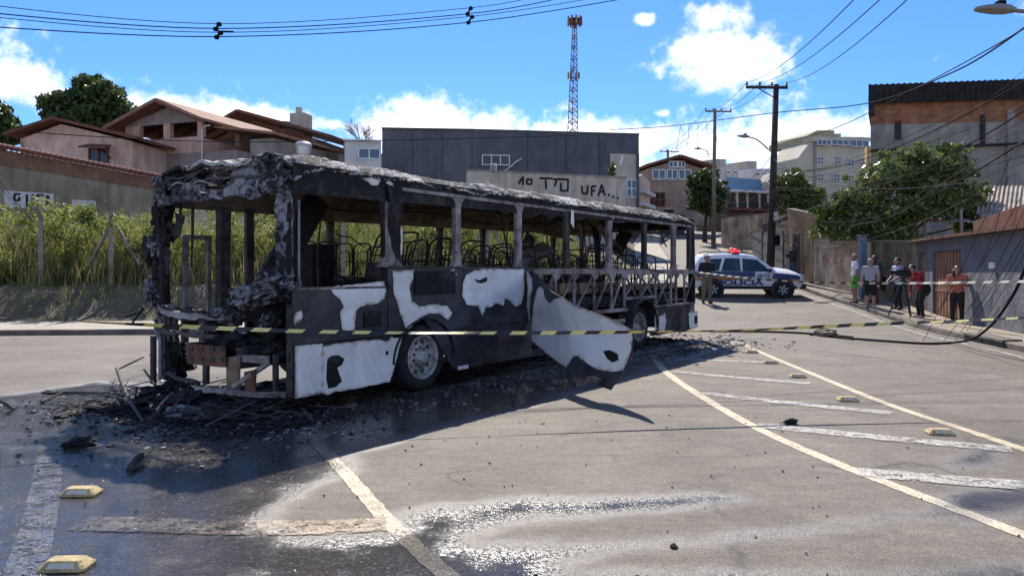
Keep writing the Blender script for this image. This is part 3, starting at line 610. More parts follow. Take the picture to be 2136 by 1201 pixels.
# ---- house behind with wide eaves
t = empty('wide_eaved_house', at(600, 400, 60), R(-14), label='house with wide dark red eaves and beige tank tower', cat='house')
zb = RM[t].translation.z
mb = MB(); mb.bb(-3.6, 2.6, 0, 8, -6, 12.3-zb); mb.build('wall', M_MAUVE, t, local=True)
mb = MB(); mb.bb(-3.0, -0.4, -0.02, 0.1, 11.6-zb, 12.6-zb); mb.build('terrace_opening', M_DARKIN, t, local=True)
mb = MB(); mb.prism([Vector((-3.6, .02, 12.303-zb)), Vector((2.6, .02, 12.303-zb)), Vector((-3.2, .02, 14.1-zb))], (0, .2, 0)); mb.build('gable', M_TILE_D, t, local=True)
roofslab(t, -5.2, 13.75-zb, -3.6, 14.5-zb, -1.6, 9, 0.2, M_TILE_D); roofslab(t, -3.595, 14.5-zb, 4.7, 12.05-zb, -1.6, 9, 0.2, M_TILE_D)
for x in (-2.4, 0.4, 2.6):
    mb = MB(); mb.bb(x-.1, x+.1, -1.3, -1.1, 11-zb, 14.05-zb-(x+3.6)*.295); mb.build('post', M_TILE_D, t, local=True)
mb = MB(); mb.bb(-1.6, -0.25, 3, 4.4, 12.9-zb, 15.2-zb); mb.bb(-1.15, -0.75, 3.2, 3.6, 15.19-zb, 15.75-zb); mb.build('tank_tower', M_BEIGE, t, local=True)
mb = MB(); mb.lathe((-2.3, 3.4, 13.9-zb), (0, 0, 1), [(0, .6), (.45, .7), (.6, .72), (.7, .3)], 16); mb.build('water_tank', plain('tank_dark', (0.06, 0.05, 0.05), 0.6), t, local=True)
mb = MB(); mb.bb(2.605, 6.4, 1, 8, -6, 11.4-zb); mb.build('annex_wall', M_CONC, t, local=True)
# ---- small white block, water tank
FD = Facade((-13.0, 47.0), (-8.6, 48.0))
t = empty('white_house', at(757, 400, 48), label='small white block with sliding window beside the grey building', cat='house')
FD.poly([(719,420),(719,294),(795,297),(795,420)], 5).build('wall', M_WHITE, t); FD.poly([(716,294),(795,297),(795,293),(716,290)], 5.3, off=0.2).build('roof_edge', M_ALU, t)
FD.window(748, 310, 792, 332, t, M_ALU, M_GLASS, 1)
p = at(633, 306, 43); t = empty('water_tank', (p.x, p.y, 7.2), label='round grey water tank with domed lid above the bus roof', cat='water tank')
mb = MB(); mb.lathe(p-Vector((0, 0, .5)), (0, 0, 1), [(0, .38), (.5, .46)], 20); mb.build('body', M_ALU, t)
mb = MB(); mb.lathe(p, (0, 0, 1), [(0, .50), (.12, .50), (.26, .34), (.31, .1)], 20); mb.build('lid', plain('tank_lid', (0.36, 0.37, 0.42), 0.5), t, smooth_=False)
mb = MB(); mb.bb(p.x-.5, p.x+.5, p.y-.5, p.y+.5, 3, p.z-.505); mb.build('stand', M_CONC, t)
# ---- distant houses up the street
FG = Facade((13.3, 75), (19.5, 76))
t = empty('far_house', at(1400, 470, 75), label='beige gabled house with blue windows at the end of the street', cat='house')
FG.poly([(1350,470),(1350,352),(1412,334),(1478,356),(1478,470)], 8).build('wall', mat('far_beige', (0.36, 0.28, 0.22), 0.9, scale=.6, streak=.2), t)
slab(FG, (1343,350), (1412,330), 0.25, 1.0, 9, M_TILE_D, t); slab(FG, (1412.2,330), (1486,354), 0.25, 1.0, 9, M_TILE_D, t)
for a in ((1361,354,1387,374),(1391,354,1412,374),(1416,354,1440,374),(1395,337,1412,349),(1414,337,1428,349)): FG.window(*a, t, M_ALU, M_GLASS, 1, 0, .1)
FG.window(1353, 402, 1386, 430, t, M_TILE_D, M_GLASSD, 2, 1, .12)
t = empty('far_house', at(1340, 470, 70), label='narrow pink house end with stepped balconies by the grey building', cat='house'); FQ = Facade((12.0, 68), (14.2, 73))
FQ.poly([(1333,470),(1333,368),(1340,364),(1356,380),(1356,470)], 5).build('wall', M_PINK, t)
for v in (400, 426): FQ.rect(1332, v, 1357, v+7, .5, .6).build('balcony', M_WHITE, t)
for nm, (u0, u1, v0, Y, mm) in {'white tower block far away right of the first cross pole': (1505,1541,330,98,M_WHITE), 'far pale block just left of the dark pole': (1568,1612,334,104,M_WHITE)}.items():
    f_ = Facade(((u0-CU)/F*Y, Y), ((u1-CU)/F*Y, Y+2)); t = empty('far_block', at(u0, 470, Y), label=nm, cat='building')
    f_.poly([(u0,480),(u0,v0+18),(u1,v0+18),(u1,480)], 8).build('wall', mm, t); f_.poly([(u0+2,v0+17.9),(u0+2,v0),(u0+23,v0),(u0+23,v0+17.9)], 4, off=-1).build('stair_tower', M_BEIGE, t)
    f_.window(u0+8, v0+26, u0+16, v0+34, t, M_ALU, M_GLASSD, 0, 0, .1); f_.window(u0+24, v0+26, u0+32, v0+34, t, M_ALU, M_GLASSD, 0, 0, .1)
FH = Facade((26, 86), (31, 88)); t = empty('far_house', at(1560, 480, 87), label='dark veranda house with blue sheet roof up the street', cat='house')
FH.poly([(1518,480),(1518,402),(1600,402),(1600,480)], 6).build('wall', mat('far_dark', (0.10, 0.075, 0.065), 0.9), t)
FH.poly([(1528,398),(1534,366),(1606,372),(1610,398)], 0.2, off=-1.5).build('sheet_roof', plain('blue_sheet', (0.12, 0.25, 0.42), 0.5), t)
FH.rect(1514, 399, 1604, 404, 1.2, 1.4).build('veranda_slab', M_WHITE, t); FH.rect(1518, 424, 1596, 436, 1.0, .1).build('balustrade', M_DARKIN, t); FH.rect(1516, 436, 1598, 441, 1.2, 1.3).build('floor_slab', M_TILE_D, t)
for u in (1524, 1545, 1570, 1594): FH.rect(u, 404, u+3, 440, 1.1, .2).build('post', M_BEIGE, t)
# ---- apartment block
FI = Facade((32.3, 85), (42.0, 88)); M_APT = mat('apartment_render', (0.50, 0.46, 0.36), 0.9, scale=.4, var=.08, streak=.12)
t = empty('apartment_block', at(1735, 480, 86), label='beige apartment block with stepped top storey right of the pole', cat='building')
FI.poly([(1664,500),(1664,330),(1690,296),(1810,296),(1810,500)], 5).build('wall', M_APT, t)
FI.poly([(1690,295.8),(1690,282),(1712,270),(1748,270),(1748,277),(1762,277),(1762,284),(1810,284),(1810,295.8)], 7, off=-.6).build('penthouse', mat('apartment_olive', (0.36, 0.33, 0.20), 0.9), t)
FI.poly([(1688,296),(1812,296),(1812,288),(1688,286)], 1.4, off=.35).build('roof_slab', M_BEIGE, t)
for a in ((1700,292,1728,305),(1730,292,1764,305),(1768,293,1806,309)): FI.window(*a, t, M_WHITE, M_GLASS, 2, 0, .1, off=.4)
for (u, v) in ((1704,327),(1741,327),(1768,332),(1704,362),(1738,363),(1768,366),(1795,330),(1795,364)): FI.window(u, v, u+13, v+16, t, M_WHITE, M_GLASS, 1, 1, .1)
FI.rect(1697, 300, 1700, 480, .2, .2).build('pilaster', M_CONC, t)
t = empty('stepped_building', at(1655, 480, 92), label='pale building lower behind the apartment block', cat='building'); FI2 = Facade((32, 93), (38, 95))
FI2.poly([(1640,480),(1640,372),(1655,352),(1680,352),(1680,480)], 6).build('wall', M_BEIGE, t); FI2.window(1650, 378, 1664, 390, t, M_WHITE, M_GLASS, 1, 0, .1)
# ---- unfinished brick and concrete building on the right
FJ = Facade((20.2, 42.0), (29.0, 39.0)); FJ.back = Vector((.46, .89, 0))
t = empty('unfinished_building', at(1980, 480, 41), label='unfinished building of brick and raw concrete with dark corrugated top', cat='building')
FJ.poly([(1816,520),(1816,260),(2400,246),(2400,520)], 12).build('concrete_wall', M_CONC, t)
FJ.poly([(1816,259.8),(1816,215),(2400,195),(2400,245.8)], 12, off=.02).build('brick_wall', M_BRICK, t)
mb = MB(); mb.prism([FJ.pt(1809, 243, .5), FJ.pt(1821, 243, .5), FJ.pt(1821, 183, .5), FJ.pt(1809, 183, .5)], FJ.back*12.5); mb.build('gutter_end', M_DARKROOF, t)
mb = MB(); n = 120
def corr(f, g):
    u = 1809+(2400-1809)*f; a = FJ.pt(u, 182-14*f*1.5, .55); b_ = FJ.pt(u, 219-12*f*1.5, .40); p = a.lerp(b_, g); return p+FJ.n*(0.05*math.sin(f*n*math.pi/1.2))
mb.grid(corr, n*2, 1); mb.build('corrugated_cladding', M_DARKROOF, t)
mb = MB(); mb.grid(lambda f, g: FJ.pt(1809+591*f, 182-21*f, .55)+FJ.back*12*g+Vector((0, 0, 0.05*math.sin(f*n*math.pi/1.2)+g*1.2)), n*2, 1); mb.build('corrugated_roof', M_DARKROOF, t)
FJ.rect(1816, 300, 2400, 304, .25, .3).build('floor_slab', M_DARKROOF, t)
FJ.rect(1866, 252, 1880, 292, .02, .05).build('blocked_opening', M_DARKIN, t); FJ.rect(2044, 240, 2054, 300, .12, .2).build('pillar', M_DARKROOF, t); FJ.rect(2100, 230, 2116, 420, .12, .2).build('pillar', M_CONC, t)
FJ.rect(1808, 305, 1815.5, 500, .05, 1).build('side_strip', M_YEL, t)
# ---- corrugated fibre cement roof at right
M_FIBRO = mat('fibre_cement', (0.40, 0.33, 0.27), 0.9, scale=1.5, var=.2, streak=.3)
t = empty('corrugated_house', (20, 29, 1.0), label='house with pale corrugated sheet roof at the right edge', cat='house')
A0, A1, B0, B1 = at(2046, 388, 31.5), at(2330, 388, 30.0), at(2036, 446, 28.5), at(2330, 446, 27)
mb = MB(); mb.grid(lambda f, g: A0.lerp(A1, f).lerp(B0.lerp(B1, f), g)+Vector((0, 0, .035*math.sin(f*2*math.pi*30))), 240, 2); mb.build('corrugated_roof', M_FIBRO, t, smooth_=True)
mb = MB(); C0, C1 = B0+Vector((.3, .3, -.1)), B1+Vector((0, .3, -.1)); mb.prism([C0, C1, Vector((C1.x, C1.y, .5)), Vector((C0.x, C0.y, .5))], (0.1, .3, 0)); mb.build('wall', M_BROWNT, t)
# low sheet roof under the tree
t = empty('lean_to_roof', at(1960, 462, 30), label='white edged sheet roof glimpsed beneath the big tree', cat='roof'); A0, A1 = at(1918, 461, 29.5), at(2040, 463, 28.6)
mb = MB(); mb.grid(lambda f, g: A0.lerp(A1, f)+Vector((.2, 1.0, .18))*g+Vector((0, 0, .03*math.sin(f*2*math.pi*14))), 110, 1); mb.build('sheet', M_WHITE, t)
mb = MB(); mb.tube([at(2006, 490, 28.9), at(2004, 436, 28.9)], .06); mb.build('post', M_CONC, t); mb = MB(); mb.tube([at(1930, 500, 29.4), at(1929, 461, 29.4)], .06); mb.build('post', M_CONC, t)
# ---- walls along the right pavement
M_ROUGH = mat('rough_grey_plaster', (0.19, 0.195, 0.215), 0.95, col2=(0.075, 0.077, 0.088), scale=2.6, bump=1.0, bscale=7, detail=9)
M_SMOOTHG = mat('smooth_grey_plaster', (0.165, 0.17, 0.192), 0.9, scale=1.2, var=.15, streak=.2)
M_GATE = mat('brown_gate_steel', (0.30, 0.16, 0.105), 0.6, scale=2, var=.15, streak=.2)
FL = Facade((11.87, 16.2), (13.83, 25.2))
t = empty('grey_house', (12.9, 22, 0.2), label='grey rough plastered house front with brown gate and red tile edge', cat='house')
def Lz(y, z, off=0):   # point on the house front by depth and height
    f = (y-16.2)/9.0; return Vector((11.87+1.96*f, y, z))+FL.n*off
def Lb(y0, y1, z0, z1, off, d, name, m, parent=None):
    mb = MB(); mb.prism([Lz(y0, z0, off), Lz(y1, z0, off), Lz(y1, z1, off), Lz(y0, z1, off)], -FL.n*d); return mb.build(name, m, parent or t)
Yof = lambda u: FL.pt(u, 500).y
g0, g1, d0, d1 = Yof(2004), Yof(1946), Yof(1931), Yof(1911)   # gate and door spans by depth
Lb(11, 16.2, -.1, 1.55, 0, .3, 'rough_wall', M_ROUGH); Lb(16.2, g0, -.1, 1.55, 0, .3, 'rough_wall', M_ROUGH); Lb(11, g0, 1.555, 2.62, 0, .3, 'upper_wall', M_SMOOTHG)
Lb(g0, 25.2, 2.26, 2.62, 0, .3, 'lintel', M_SMOOTHG); Lb(g1, d0, .0, 2.255, 0.01, .3, 'gate_post', M_SMOOTHG); Lb(d1, 25.2, .0, 2.255, 0, .3, 'gate_post', M_SMOOTHG)
gate = Lb(g0, g1, .2, 2.255, -.10, .03, 'gate', M_GATE); 
n = 9
for i in range(n):
    y0 = g0+(g1-g0)*i/n; y1 = g0+(g1-g0)*(i+.72)/n; Lb(y0+.02, y1, .24, 2.22, -.06, .038, 'slat', M_GATE, gate)
Lb(g0, g1, 1.0, 1.1, -.05, .01, 'lock_rail', M_GATE, gate)
dr = Lb(d0, d1, .2, 2.255, -.12, .03, 'door', mat('dark_brown_door', (0.16, 0.075, 0.05), .6), t)
for i in range(3): y0 = d0+(d1-d0)*(i+.08)/3; Lb(y0, y0+(d1-d0)*.26, .26, 2.2, -.10, .019, 'slat', M_GATE, dr)
for i in range(90):
    y = 11.2+i*.156; mb = MB(); mb.tube([Lz(y, 2.655, .30), Lz(y+.02, 2.74, -.35)], .055, 6); mb.build('edge_tile', M_TILE, t)
mb = MB(); mb.prism([Lz(10.9, 2.625, .30), Lz(25.4, 2.625, .30), Lz(25.4, 2.66, -.3), Lz(10.9, 2.66, -.3)], (0, 0, .02)); mb.build('eave_board', M_TILE_D, t)
mb = MB(); p = Lz(19.2, 1.78, .03); mb.box(p, (.10, .22, .16)); mb.build('meter_box', M_WHITE, t)
mb = MB(); mb.prism([Lz(16.6, 2.8, -.4), Lz(20.4, 2.76, -.4), Lz(16.6, 3.02, -.4)], -FL.n*3.2); mb.build('side_gable', M_BROWNT, t)
mb = MB(); mb.beam(Lz(21.0, 2.80, -.2), Lz(15.6, 3.16, -.2), .5, .07, FL.n.cross(Vector((0,0,1)))); mb.build('bargeboard', M_TILE_D, t)
# stained wall
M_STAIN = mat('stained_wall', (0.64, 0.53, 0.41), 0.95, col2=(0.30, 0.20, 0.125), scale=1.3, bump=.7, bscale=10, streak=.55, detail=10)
M_STAIND = mat('dark_stained_wall', (0.32, 0.26, 0.175), 0.95, col2=(0.06, 0.05, 0.04), scale=1.0, bump=.7, bscale=10, streak=.6, detail=10)  # darker version of the stained wall colours
def wallrun(name, label, p0, p1, ztop0, ztop1, m, th=.22, zb=None):
    t_ = empty(name, ((p0[0]+p1[0])/2, (p0[1]+p1[1])/2, hgt(p0[1])), label=label, cat='wall'); f_ = Facade(p0, p1); z0 = hgt(p0[1])-.1; z1 = hgt(p1[1])-.1
    mb = MB(); mb.prism([Vector((*p0, z0)), Vector((*p1, z1)), Vector((*p1, ztop1)), Vector((*p0, ztop0))], -f_.n*th); mb.build('wall', m, t_)
    mb = MB(); mb.prism([Vector((*p0, ztop0+.003))+f_.n*.04, Vector((*p1, ztop1+.003))+f_.n*.04, Vector((*p1, ztop1+.07))+f_.n*.04, Vector((*p0, ztop0+.07))+f_.n*.04], -f_.n*(th+.08)); mb.build('coping', M_KERB, t_)
    return t_, f_
t, f_ = wallrun('stained_wall', 'dark stained wall stretch under the big tree, left of the grey house', (13.83, 25.23), (13.62, 28.0), 2.62, 2.75, M_STAIND)
mb = MB(); mb.prism([f_.pt(1836, 577, .14), f_.pt(1848, 577, .14), f_.pt(1848, 604, .14), f_.pt(1836, 604, .14)], -f_.n*.14); mb.build('meter_box', M_DARKIN, t)
t, f_ = wallrun('stained_wall', 'pale stained wall with faded red scribbles behind the bystanders', (13.62, 28.06), (13.45, 33.0), 2.75, 3.1, M_STAIN)
strokes(f_, t, [[(1716,545),(1722,530),(1728,548),(1735,532)],[(1740,528),(1741,550)],[(1748,535),(1756,530),(1754,548),(1747,546)]], 2.2, .01, plain('scribble_red', (0.33, 0.10, 0.08), .8), 'scribble')
t = empty('gate_pillar', (13.2, 27.9, hgt(27.9)), label='slim blue grey pillar standing against the stained wall', cat='pillar')
mb = MB(); mb.bb(13.1, 13.32, 27.75, 28.02, hgt(27.9), 2.95); mb.build('shaft', plain('blue_grey_paint', (0.12, 0.17, 0.22), .7), t); mb = MB(); mb.bb(13.06, 13.36, 27.71, 28.06, 2.953, 3.02); mb.build('cap', M_KERB, t)
M_OCHRE = mat('ochre_brown_wall', (0.50, 0.34, 0.19), 0.95, col2=(0.26, 0.165, 0.09), scale=1.0, bump=.6, bscale=10, streak=.5, detail=9)
t, f_ = wallrun('doorway_wall', 'tall ochre brown wall with a dark doorway', (13.40, 33.05), (13.22, 35.5), 4.15, 4.6, M_OCHRE, .3)
MB().prism([f_.pt(1657, 490, .02), f_.pt(1672, 488, .02), f_.pt(1672, 577, .02), f_.pt(1657, 580, .02)], -f_.n*.05).build('door', mat('door_brown', (0.07, 0.045, 0.03), .7), t)
for a, b_ in (((1655,486),(1655,582)),((1674,484),(1674,578)),((1654,487),(1675,485))): 
    mb = MB(); mb.beam(f_.pt(*a, .03), f_.pt(*b_, .03), .09, .08, f_.n); mb.build('door_frame', M_CONC, t)
t, f_ = wallrun('dark_gate_wall', 'dark grey wall with steel garage gates behind the pole', (13.22, 35.55), (14.0, 41.5), 4.3, 4.15, mat('dark_grey_wall', (0.075, 0.072, 0.072), .9, scale=1, streak=.35), .25)
for a in ((1571,486,1590,560),(1595,484,1604,562),(1618,482,1634,572)):
    f_.rect(a[0], a[1], a[2], a[3], .04, .05).build('garage_gate', mat('gate_steel_grey', (0.14, 0.15, 0.155), .6, scale=2, streak=.3), t)
mb = MB(); mb.prism([Vector((13.9, 41.5, 4.2)), Vector((13.2, 35.6, 4.36)), Vector((14.9, 35.6, 4.9)), Vector((15.6, 41.5, 4.8))], (0, 0, .08)); mb.build('sheet_roof', M_DARKROOF, t)
t, f_ = wallrun('far_brown_wall', 'overgrown brown wall up the street beyond the gates', (18.5, 54), (15.7, 55.5), 5.9, 5.6, M_STAIN, .3)
t, f_ = wallrun('far_dark_wall', 'dark wall at the top of the street left of the second pole', (9.0, 72), (17.3, 74), 7.4, 7.3, mat('dark_grey_wall', (0.1, .1, .1)), .3)
# ---- antenna mast
t = empty('antenna_mast', at(1194, 268, 130), label='red and white lattice antenna mast rising behind the grey building', cat='antenna mast')
Y = 130; M_TR = plain('mast_red', (0.13, 0.048, 0.042), .8); M_TW = plain('mast_white', (0.20, 0.18, 0.19), .8)
b0 = at(1193.5, 300, Y); tp = at(1199, 38, Y)
for k in range(12):
    f0, f1 = k/12, (k+1)/12; mb = MB(); c0, c1 = b0.lerp(tp, f0), b0.lerp(tp, f1); w0, w1 = (11-7*f0)/F*Y, (11-7*f1)/F*Y
    cs = lambda c, w_: [c+Vector((w_*x, w_*y, 0)) for x, y in ((-1, -.6), (1, -.6), (0, 1))]
    q0, q1 = cs(c0, w0), cs(c1, w1)
    for i in range(3):
        mb.tube([q0[i], q1[i]], .075, 5); j = (i+1) % 3; mid0, mid1 = q0[i].lerp(q1[i], .5), q0[j].lerp(q1[j], .5)
        mb.tube([q0[i], mid1], .05, 4); mb.tube([mid1, q1[i]], .05, 4); mb.tube([q0[j], mid0], .05, 4); mb.tube([q1[i], q1[j]], .05, 4)
    mb.build('mast_section', M_TR if k % 2 else M_TW, t)
for v, w_, n in ((45, 14, 9), (158, 11, 6)):
    for i in range(n):
        a = 2*math.pi*i/n; c = b0.lerp(tp, (300-v)/262)+Vector((math.cos(a)*w_/F*Y, math.sin(a)*w_/F*Y, 0)); mb = MB(); mb.box(c, (.3, .3, 1.5 if v < 100 else 1.1)); mb.build('antenna_panel', M_TW if i % 2 else M_TR, t)
mb = MB()
for v in (43, 49): mb.lathe(b0.lerp(tp, (300-v)/262), (0, 0, 1), [(0, 14/F*Y), (.18, 14/F*Y)], 12)
mb.build('platform', M_TR, t); mb = MB(); mb.tube([tp, at(1199.5, 28, Y)], .05); mb.build('lightning_rod', M_TR, t)
# ---- trees
tree('broad_tree', 'large dark green tree rising behind the pink house', at(190, 400, 62), pxblobs([(185,185,34,28,0),(140,222,55,32,0),(200,225,60,40,1),(245,235,40,32,0),(100,215,24,18,0),(180,262,80,25,0),(265,262,30,25,0),(215,200,40,30,-1)], 62), 13000, .26, M_LEAF, 11, tr=.35)
tree('broad_tree', 'tree with dark foliage cut off by the left edge', at(-10, 420, 52), pxblobs([(-20,260,45,45,0),(10,280,30,32,0),(-10,235,30,25,0)], 52), 4500, .24, M_LEAF, 12, tr=.3)
tree('street_tree', 'rounded dark tree beside the second pole up the street', ground_at(1470, 505), pxblobs([(1470,375,30,24,0),(1492,400,32,28,1),(1460,415,26,26,0),(1485,430,30,22,0)], 62), 5200, .2, M_LEAF, 13, tr=.2)
tree('street_tree', 'bright green tree just right of the dark pole', (16.2, 42, 2), pxblobs([(1650,385,34,30,0),(1675,410,34,30,0),(1640,420,26,28,0),(1700,420,26,24,1),(1665,440,40,18,0)], 42), 7000, .13, M_LEAF3, 14, tr=.16)
BT = [(1790,420,58,42,0),(1850,370,70,45,0),(1920,350,62,42,0),(1985,350,50,40,0),(2010,420,52,50,0),(1940,420,70,50,-.5),(1870,440,70,45,-.8),(1800,470,55,35,-.6),(1740,440,40,36,0),(1760,480,40,26,-.7),(1860,490,60,28,-.8),(2020,470,40,26,0),(1975,312,40,16,0),(1722,475,28,26,0),(1900,325,46,22,0)]
tree('spreading_tree', 'big glossy leafed tree spreading over the stained wall at right', (15.4, 30.5, .9), pxblobs([(u, v, ru*.9, rv*.88, d) for u, v, ru, rv, d in BT], 30), 15000, .12, leaf_mat('leaf_glossy', (0.050, 0.085, 0.022), (0.21, 0.25, 0.075), .45, 1.6, .22), 15, tr=.2)
# bare tree
p = at(757, 310, 56); t = empty('bare_tree', p, label='small leafless tree left of the grey building', cat='tree'); mb = MB(); rr = random.Random(2)
def twig(a, d, ln, r_, lev):
    b_ = a+d*ln; mb.tube([a, a.lerp(b_, .5)+Vector((rr.uniform(-.05, .05), 0, 0)), b_], [r_, r_*.8, r_*.6], 4)
    if lev > 0:
        for k in range(4): twig(a.lerp(b_, rr.uniform(.45, 1)), (d+Vector((rr.uniform(-.9, .9), rr.uniform(-.6, .6), rr.uniform(-.1, .6)))).normalized(), ln*.7, r_*.6, lev-1)
twig(p-Vector((0, 0, 1.5)), Vector((0, 0, 1)), 1.6, .06, 4); mb.build('branches', M_BARK, t)
# ---- tall weeds on the lot
M_GRASS = leaf_mat('weed_blades', (0.07, 0.115, 0.022), (0.33, 0.33, 0.11), .55, .8, .6)
def blades(name, label, n, irange, trange, hr, wd, m, seed, lean=.35):
    r = random.Random(seed); V = []; Fc = []
    for i in range(n):
        tt = trange[0]+(trange[1]-trange[0])*r.random()**1.3; p = lot_point(r.uniform(*irange), tt)+Vector((r.uniform(-.4, .4), r.uniform(-.2, .2), -.03))
        cl = .65+.7*(mnoise.noise(Vector((p.x*.8, p.y*.8, 1)))*.5+.5); h = r.uniform(*hr)*cl*min(1, .35+(tt-trange[0])*.45); a = r.uniform(0, 6.283); dx, dy = math.cos(a), math.sin(a); L_ = lean*h*r.uniform(.2, 1.2); w_ = wd*r.uniform(.6, 1.4)
        if mnoise.noise(Vector((p.x*.55, p.y*.55, 4.4))) < -.12 and r.random() < .75: continue
        b = r.uniform(0, 6.283); sx_, sy_ = math.cos(b)*w_, math.sin(b)*w_; k = len(V)
        V += [(p.x-sx_, p.y-sy_, p.z), (p.x+sx_, p.y+sy_, p.z), (p.x+dx*L_*.3+sx_*.9, p.y+dy*L_*.3+sy_*.9, p.z+h*.55), (p.x+dx*L_*.3-sx_*.9, p.y+dy*L_*.3-sy_*.9, p.z+h*.55), (p.x+dx*L_, p.y+dy*L_, p.z+h*.95)]
        Fc += [(k, k+1, k+2, k+3), (k+3, k+2, k+4)]
    me = bpy.data.meshes.new(name); me.from_pydata(V, [], Fc); me.materials.append(m); o = bpy.data.objects.new(name, me); COL.objects.link(o); return tag(o, label, kind='stuff')
NI = len(LOTP)
def lot_i(x):
    return min(range(NI), key=lambda i: abs(LOTP[i][10].x-x))
blades('tall_weeds', 'tall yellow green weeds filling the vacant lot', 34000, (lot_i(-24), lot_i(3.2)), (2.7, 9.0), (0.9, 2.3), .018, M_GRASS, 21)
blades('short_grass', 'short grass tufts on the earth bank', 9000, (lot_i(-24), lot_i(4)), (0.25, 2.9), (.08, .32), .012, M_GRASS, 22)
blades('dry_stalks', 'dry straw coloured stalks among the weeds', 7000, (lot_i(-24), lot_i(3.2)), (2.4, 8.0), (1.0, 2.7), .012, leaf_mat('straw', (0.20, 0.15, 0.07), (0.42, 0.34, 0.18), .35, 1.5, .7), 27, .5)
# leafy weeds mixed in
r = random.Random(8); bl = []
for i in range(380):
    p = lot_point(r.uniform(lot_i(-23), lot_i(2.5)), r.uniform(2.7, 7.5)); h = r.uniform(.4, 2.5); bl.append((p+Vector((0, 0, h)), (r.uniform(.3, .7), r.uniform(.3, .6), r.uniform(.3, .6))))
v, f = leaf_cloud(bl, 80000, .06, 31, shell=.2); tag(np_mesh('leafy_weeds', v, f, leaf_mat('weed_leaves', (0.07, 0.11, 0.022), (0.36, 0.36, 0.09), .55, .8, .55)), 'leafy weeds and creepers tangled through the lot fence', kind='stuff')
# ---- fence posts
M_POST = mat('fence_post_concrete', (0.34, 0.30, 0.25), .95, scale=3, var=.25, bump=.5, streak=.3)
PP = []
for u, lab, hh, strut in ((85,'leftmost concrete fence post, darkened and overgrown',2.3,0),(237,'concrete fence post with two diagonal struts left of the bus',2.45,1),(480,'concrete fence post seen through the bus windscreen frame',2.4,0),(588,'concrete fence post seen behind the front bus pillar',2.4,0),(718,'concrete fence post seen through the driver window',2.4,0),(1010,'concrete fence post with braces seen through the bus middle windows',2.5,1)):
    best = min(((i, lot_point(i, 2.75)) for i in range(NI)), key=lambda q: abs(CU+F*q[1].x/q[1].y-u)); p = best[1]; PP.append(p)
    t = empty('fence_post', p, label=lab, cat='fence post', group='concrete posts of the lot fence')
    mb = MB(); mb.box(p+Vector((0, 0, hh/2-.2)), (.14, .14, hh+.4), (0, 0, .3)); mb.build('shaft', M_POST, t)
    mb = MB(); mb.beam(p+Vector((0, -.02, hh-.05)), p+Vector((0, -.32, hh+.25)), .11, .11); mb.build('angled_top', M_POST, t)
    if strut:
        for s in (-1, 1): mb = MB(); mb.beam(p+Vector((.08*s, .1, hh-.5)), p+Vector((1.1*s, .25, .2)), .09, .09); mb.build('strut', M_POST, t)
for k in range(4):
    z = .5+.55*k; t_ = MB(); pts = []
    for a, b_ in zip(PP, PP[1:]):
        for j in range(6): q = a.lerp(b_, j/6); pts.append(q+Vector((0, -.085, z-.10*math.sin(math.pi*j/6))))
    t_.tube(pts, .005, 4); o = t_.build('fence_wire', plain('wire_rust', (0.09, 0.07, 0.06), .7)); tag(o, 'thin fence wire strung along the lot posts, %s from the ground' % ['lowest', 'second', 'third', 'highest'][k], 'wire', 'wires of the lot fence')
# ================================================================== the burnt bus
BO = Vector((-2.43, 8.2)); BE1 = Vector((0.5826, 0.8127)); BE2 = Vector((-0.8127, 0.5826))
BUS = empty('burnt_bus', (BO.x, BO.y, 0), math.atan2(BE1.y, BE1.x), label='burnt out city bus shell with scorched white paint and open windows', cat='bus')
BW = 1.08; BUS.scale = (1, BW, 1); RM[BUS] = RM[BUS] @ Matrix.Diagonal((1, BW, 1, 1))      # the body is 2.7 m over its skin
def bside(u, v, yl=0.0):         # photo pixel on the plane at bus-local y -> (s, z)
    o = BO+BE2*yl; k = (u-CU)/F; s = (k*o.y-o.x)/(BE1.x-k*BE1.y); Y = o.y+s*BE1.y; return (s, CAMZ-(v-HV)/F*Y)
def bs(u, yl=0.0): return bside(u, 568, yl)[0]
def bl(u, v, x):                 # pixel on the plane at bus-local x -> (y, z)
    o = BO+BE1*x; k = (u-CU)/F; y = (k*o.y-o.x)/(BE2.x-k*BE2.y); Y = o.y+y*BE2.y; return (y/BW, CAMZ-(v-HV)/F*Y)
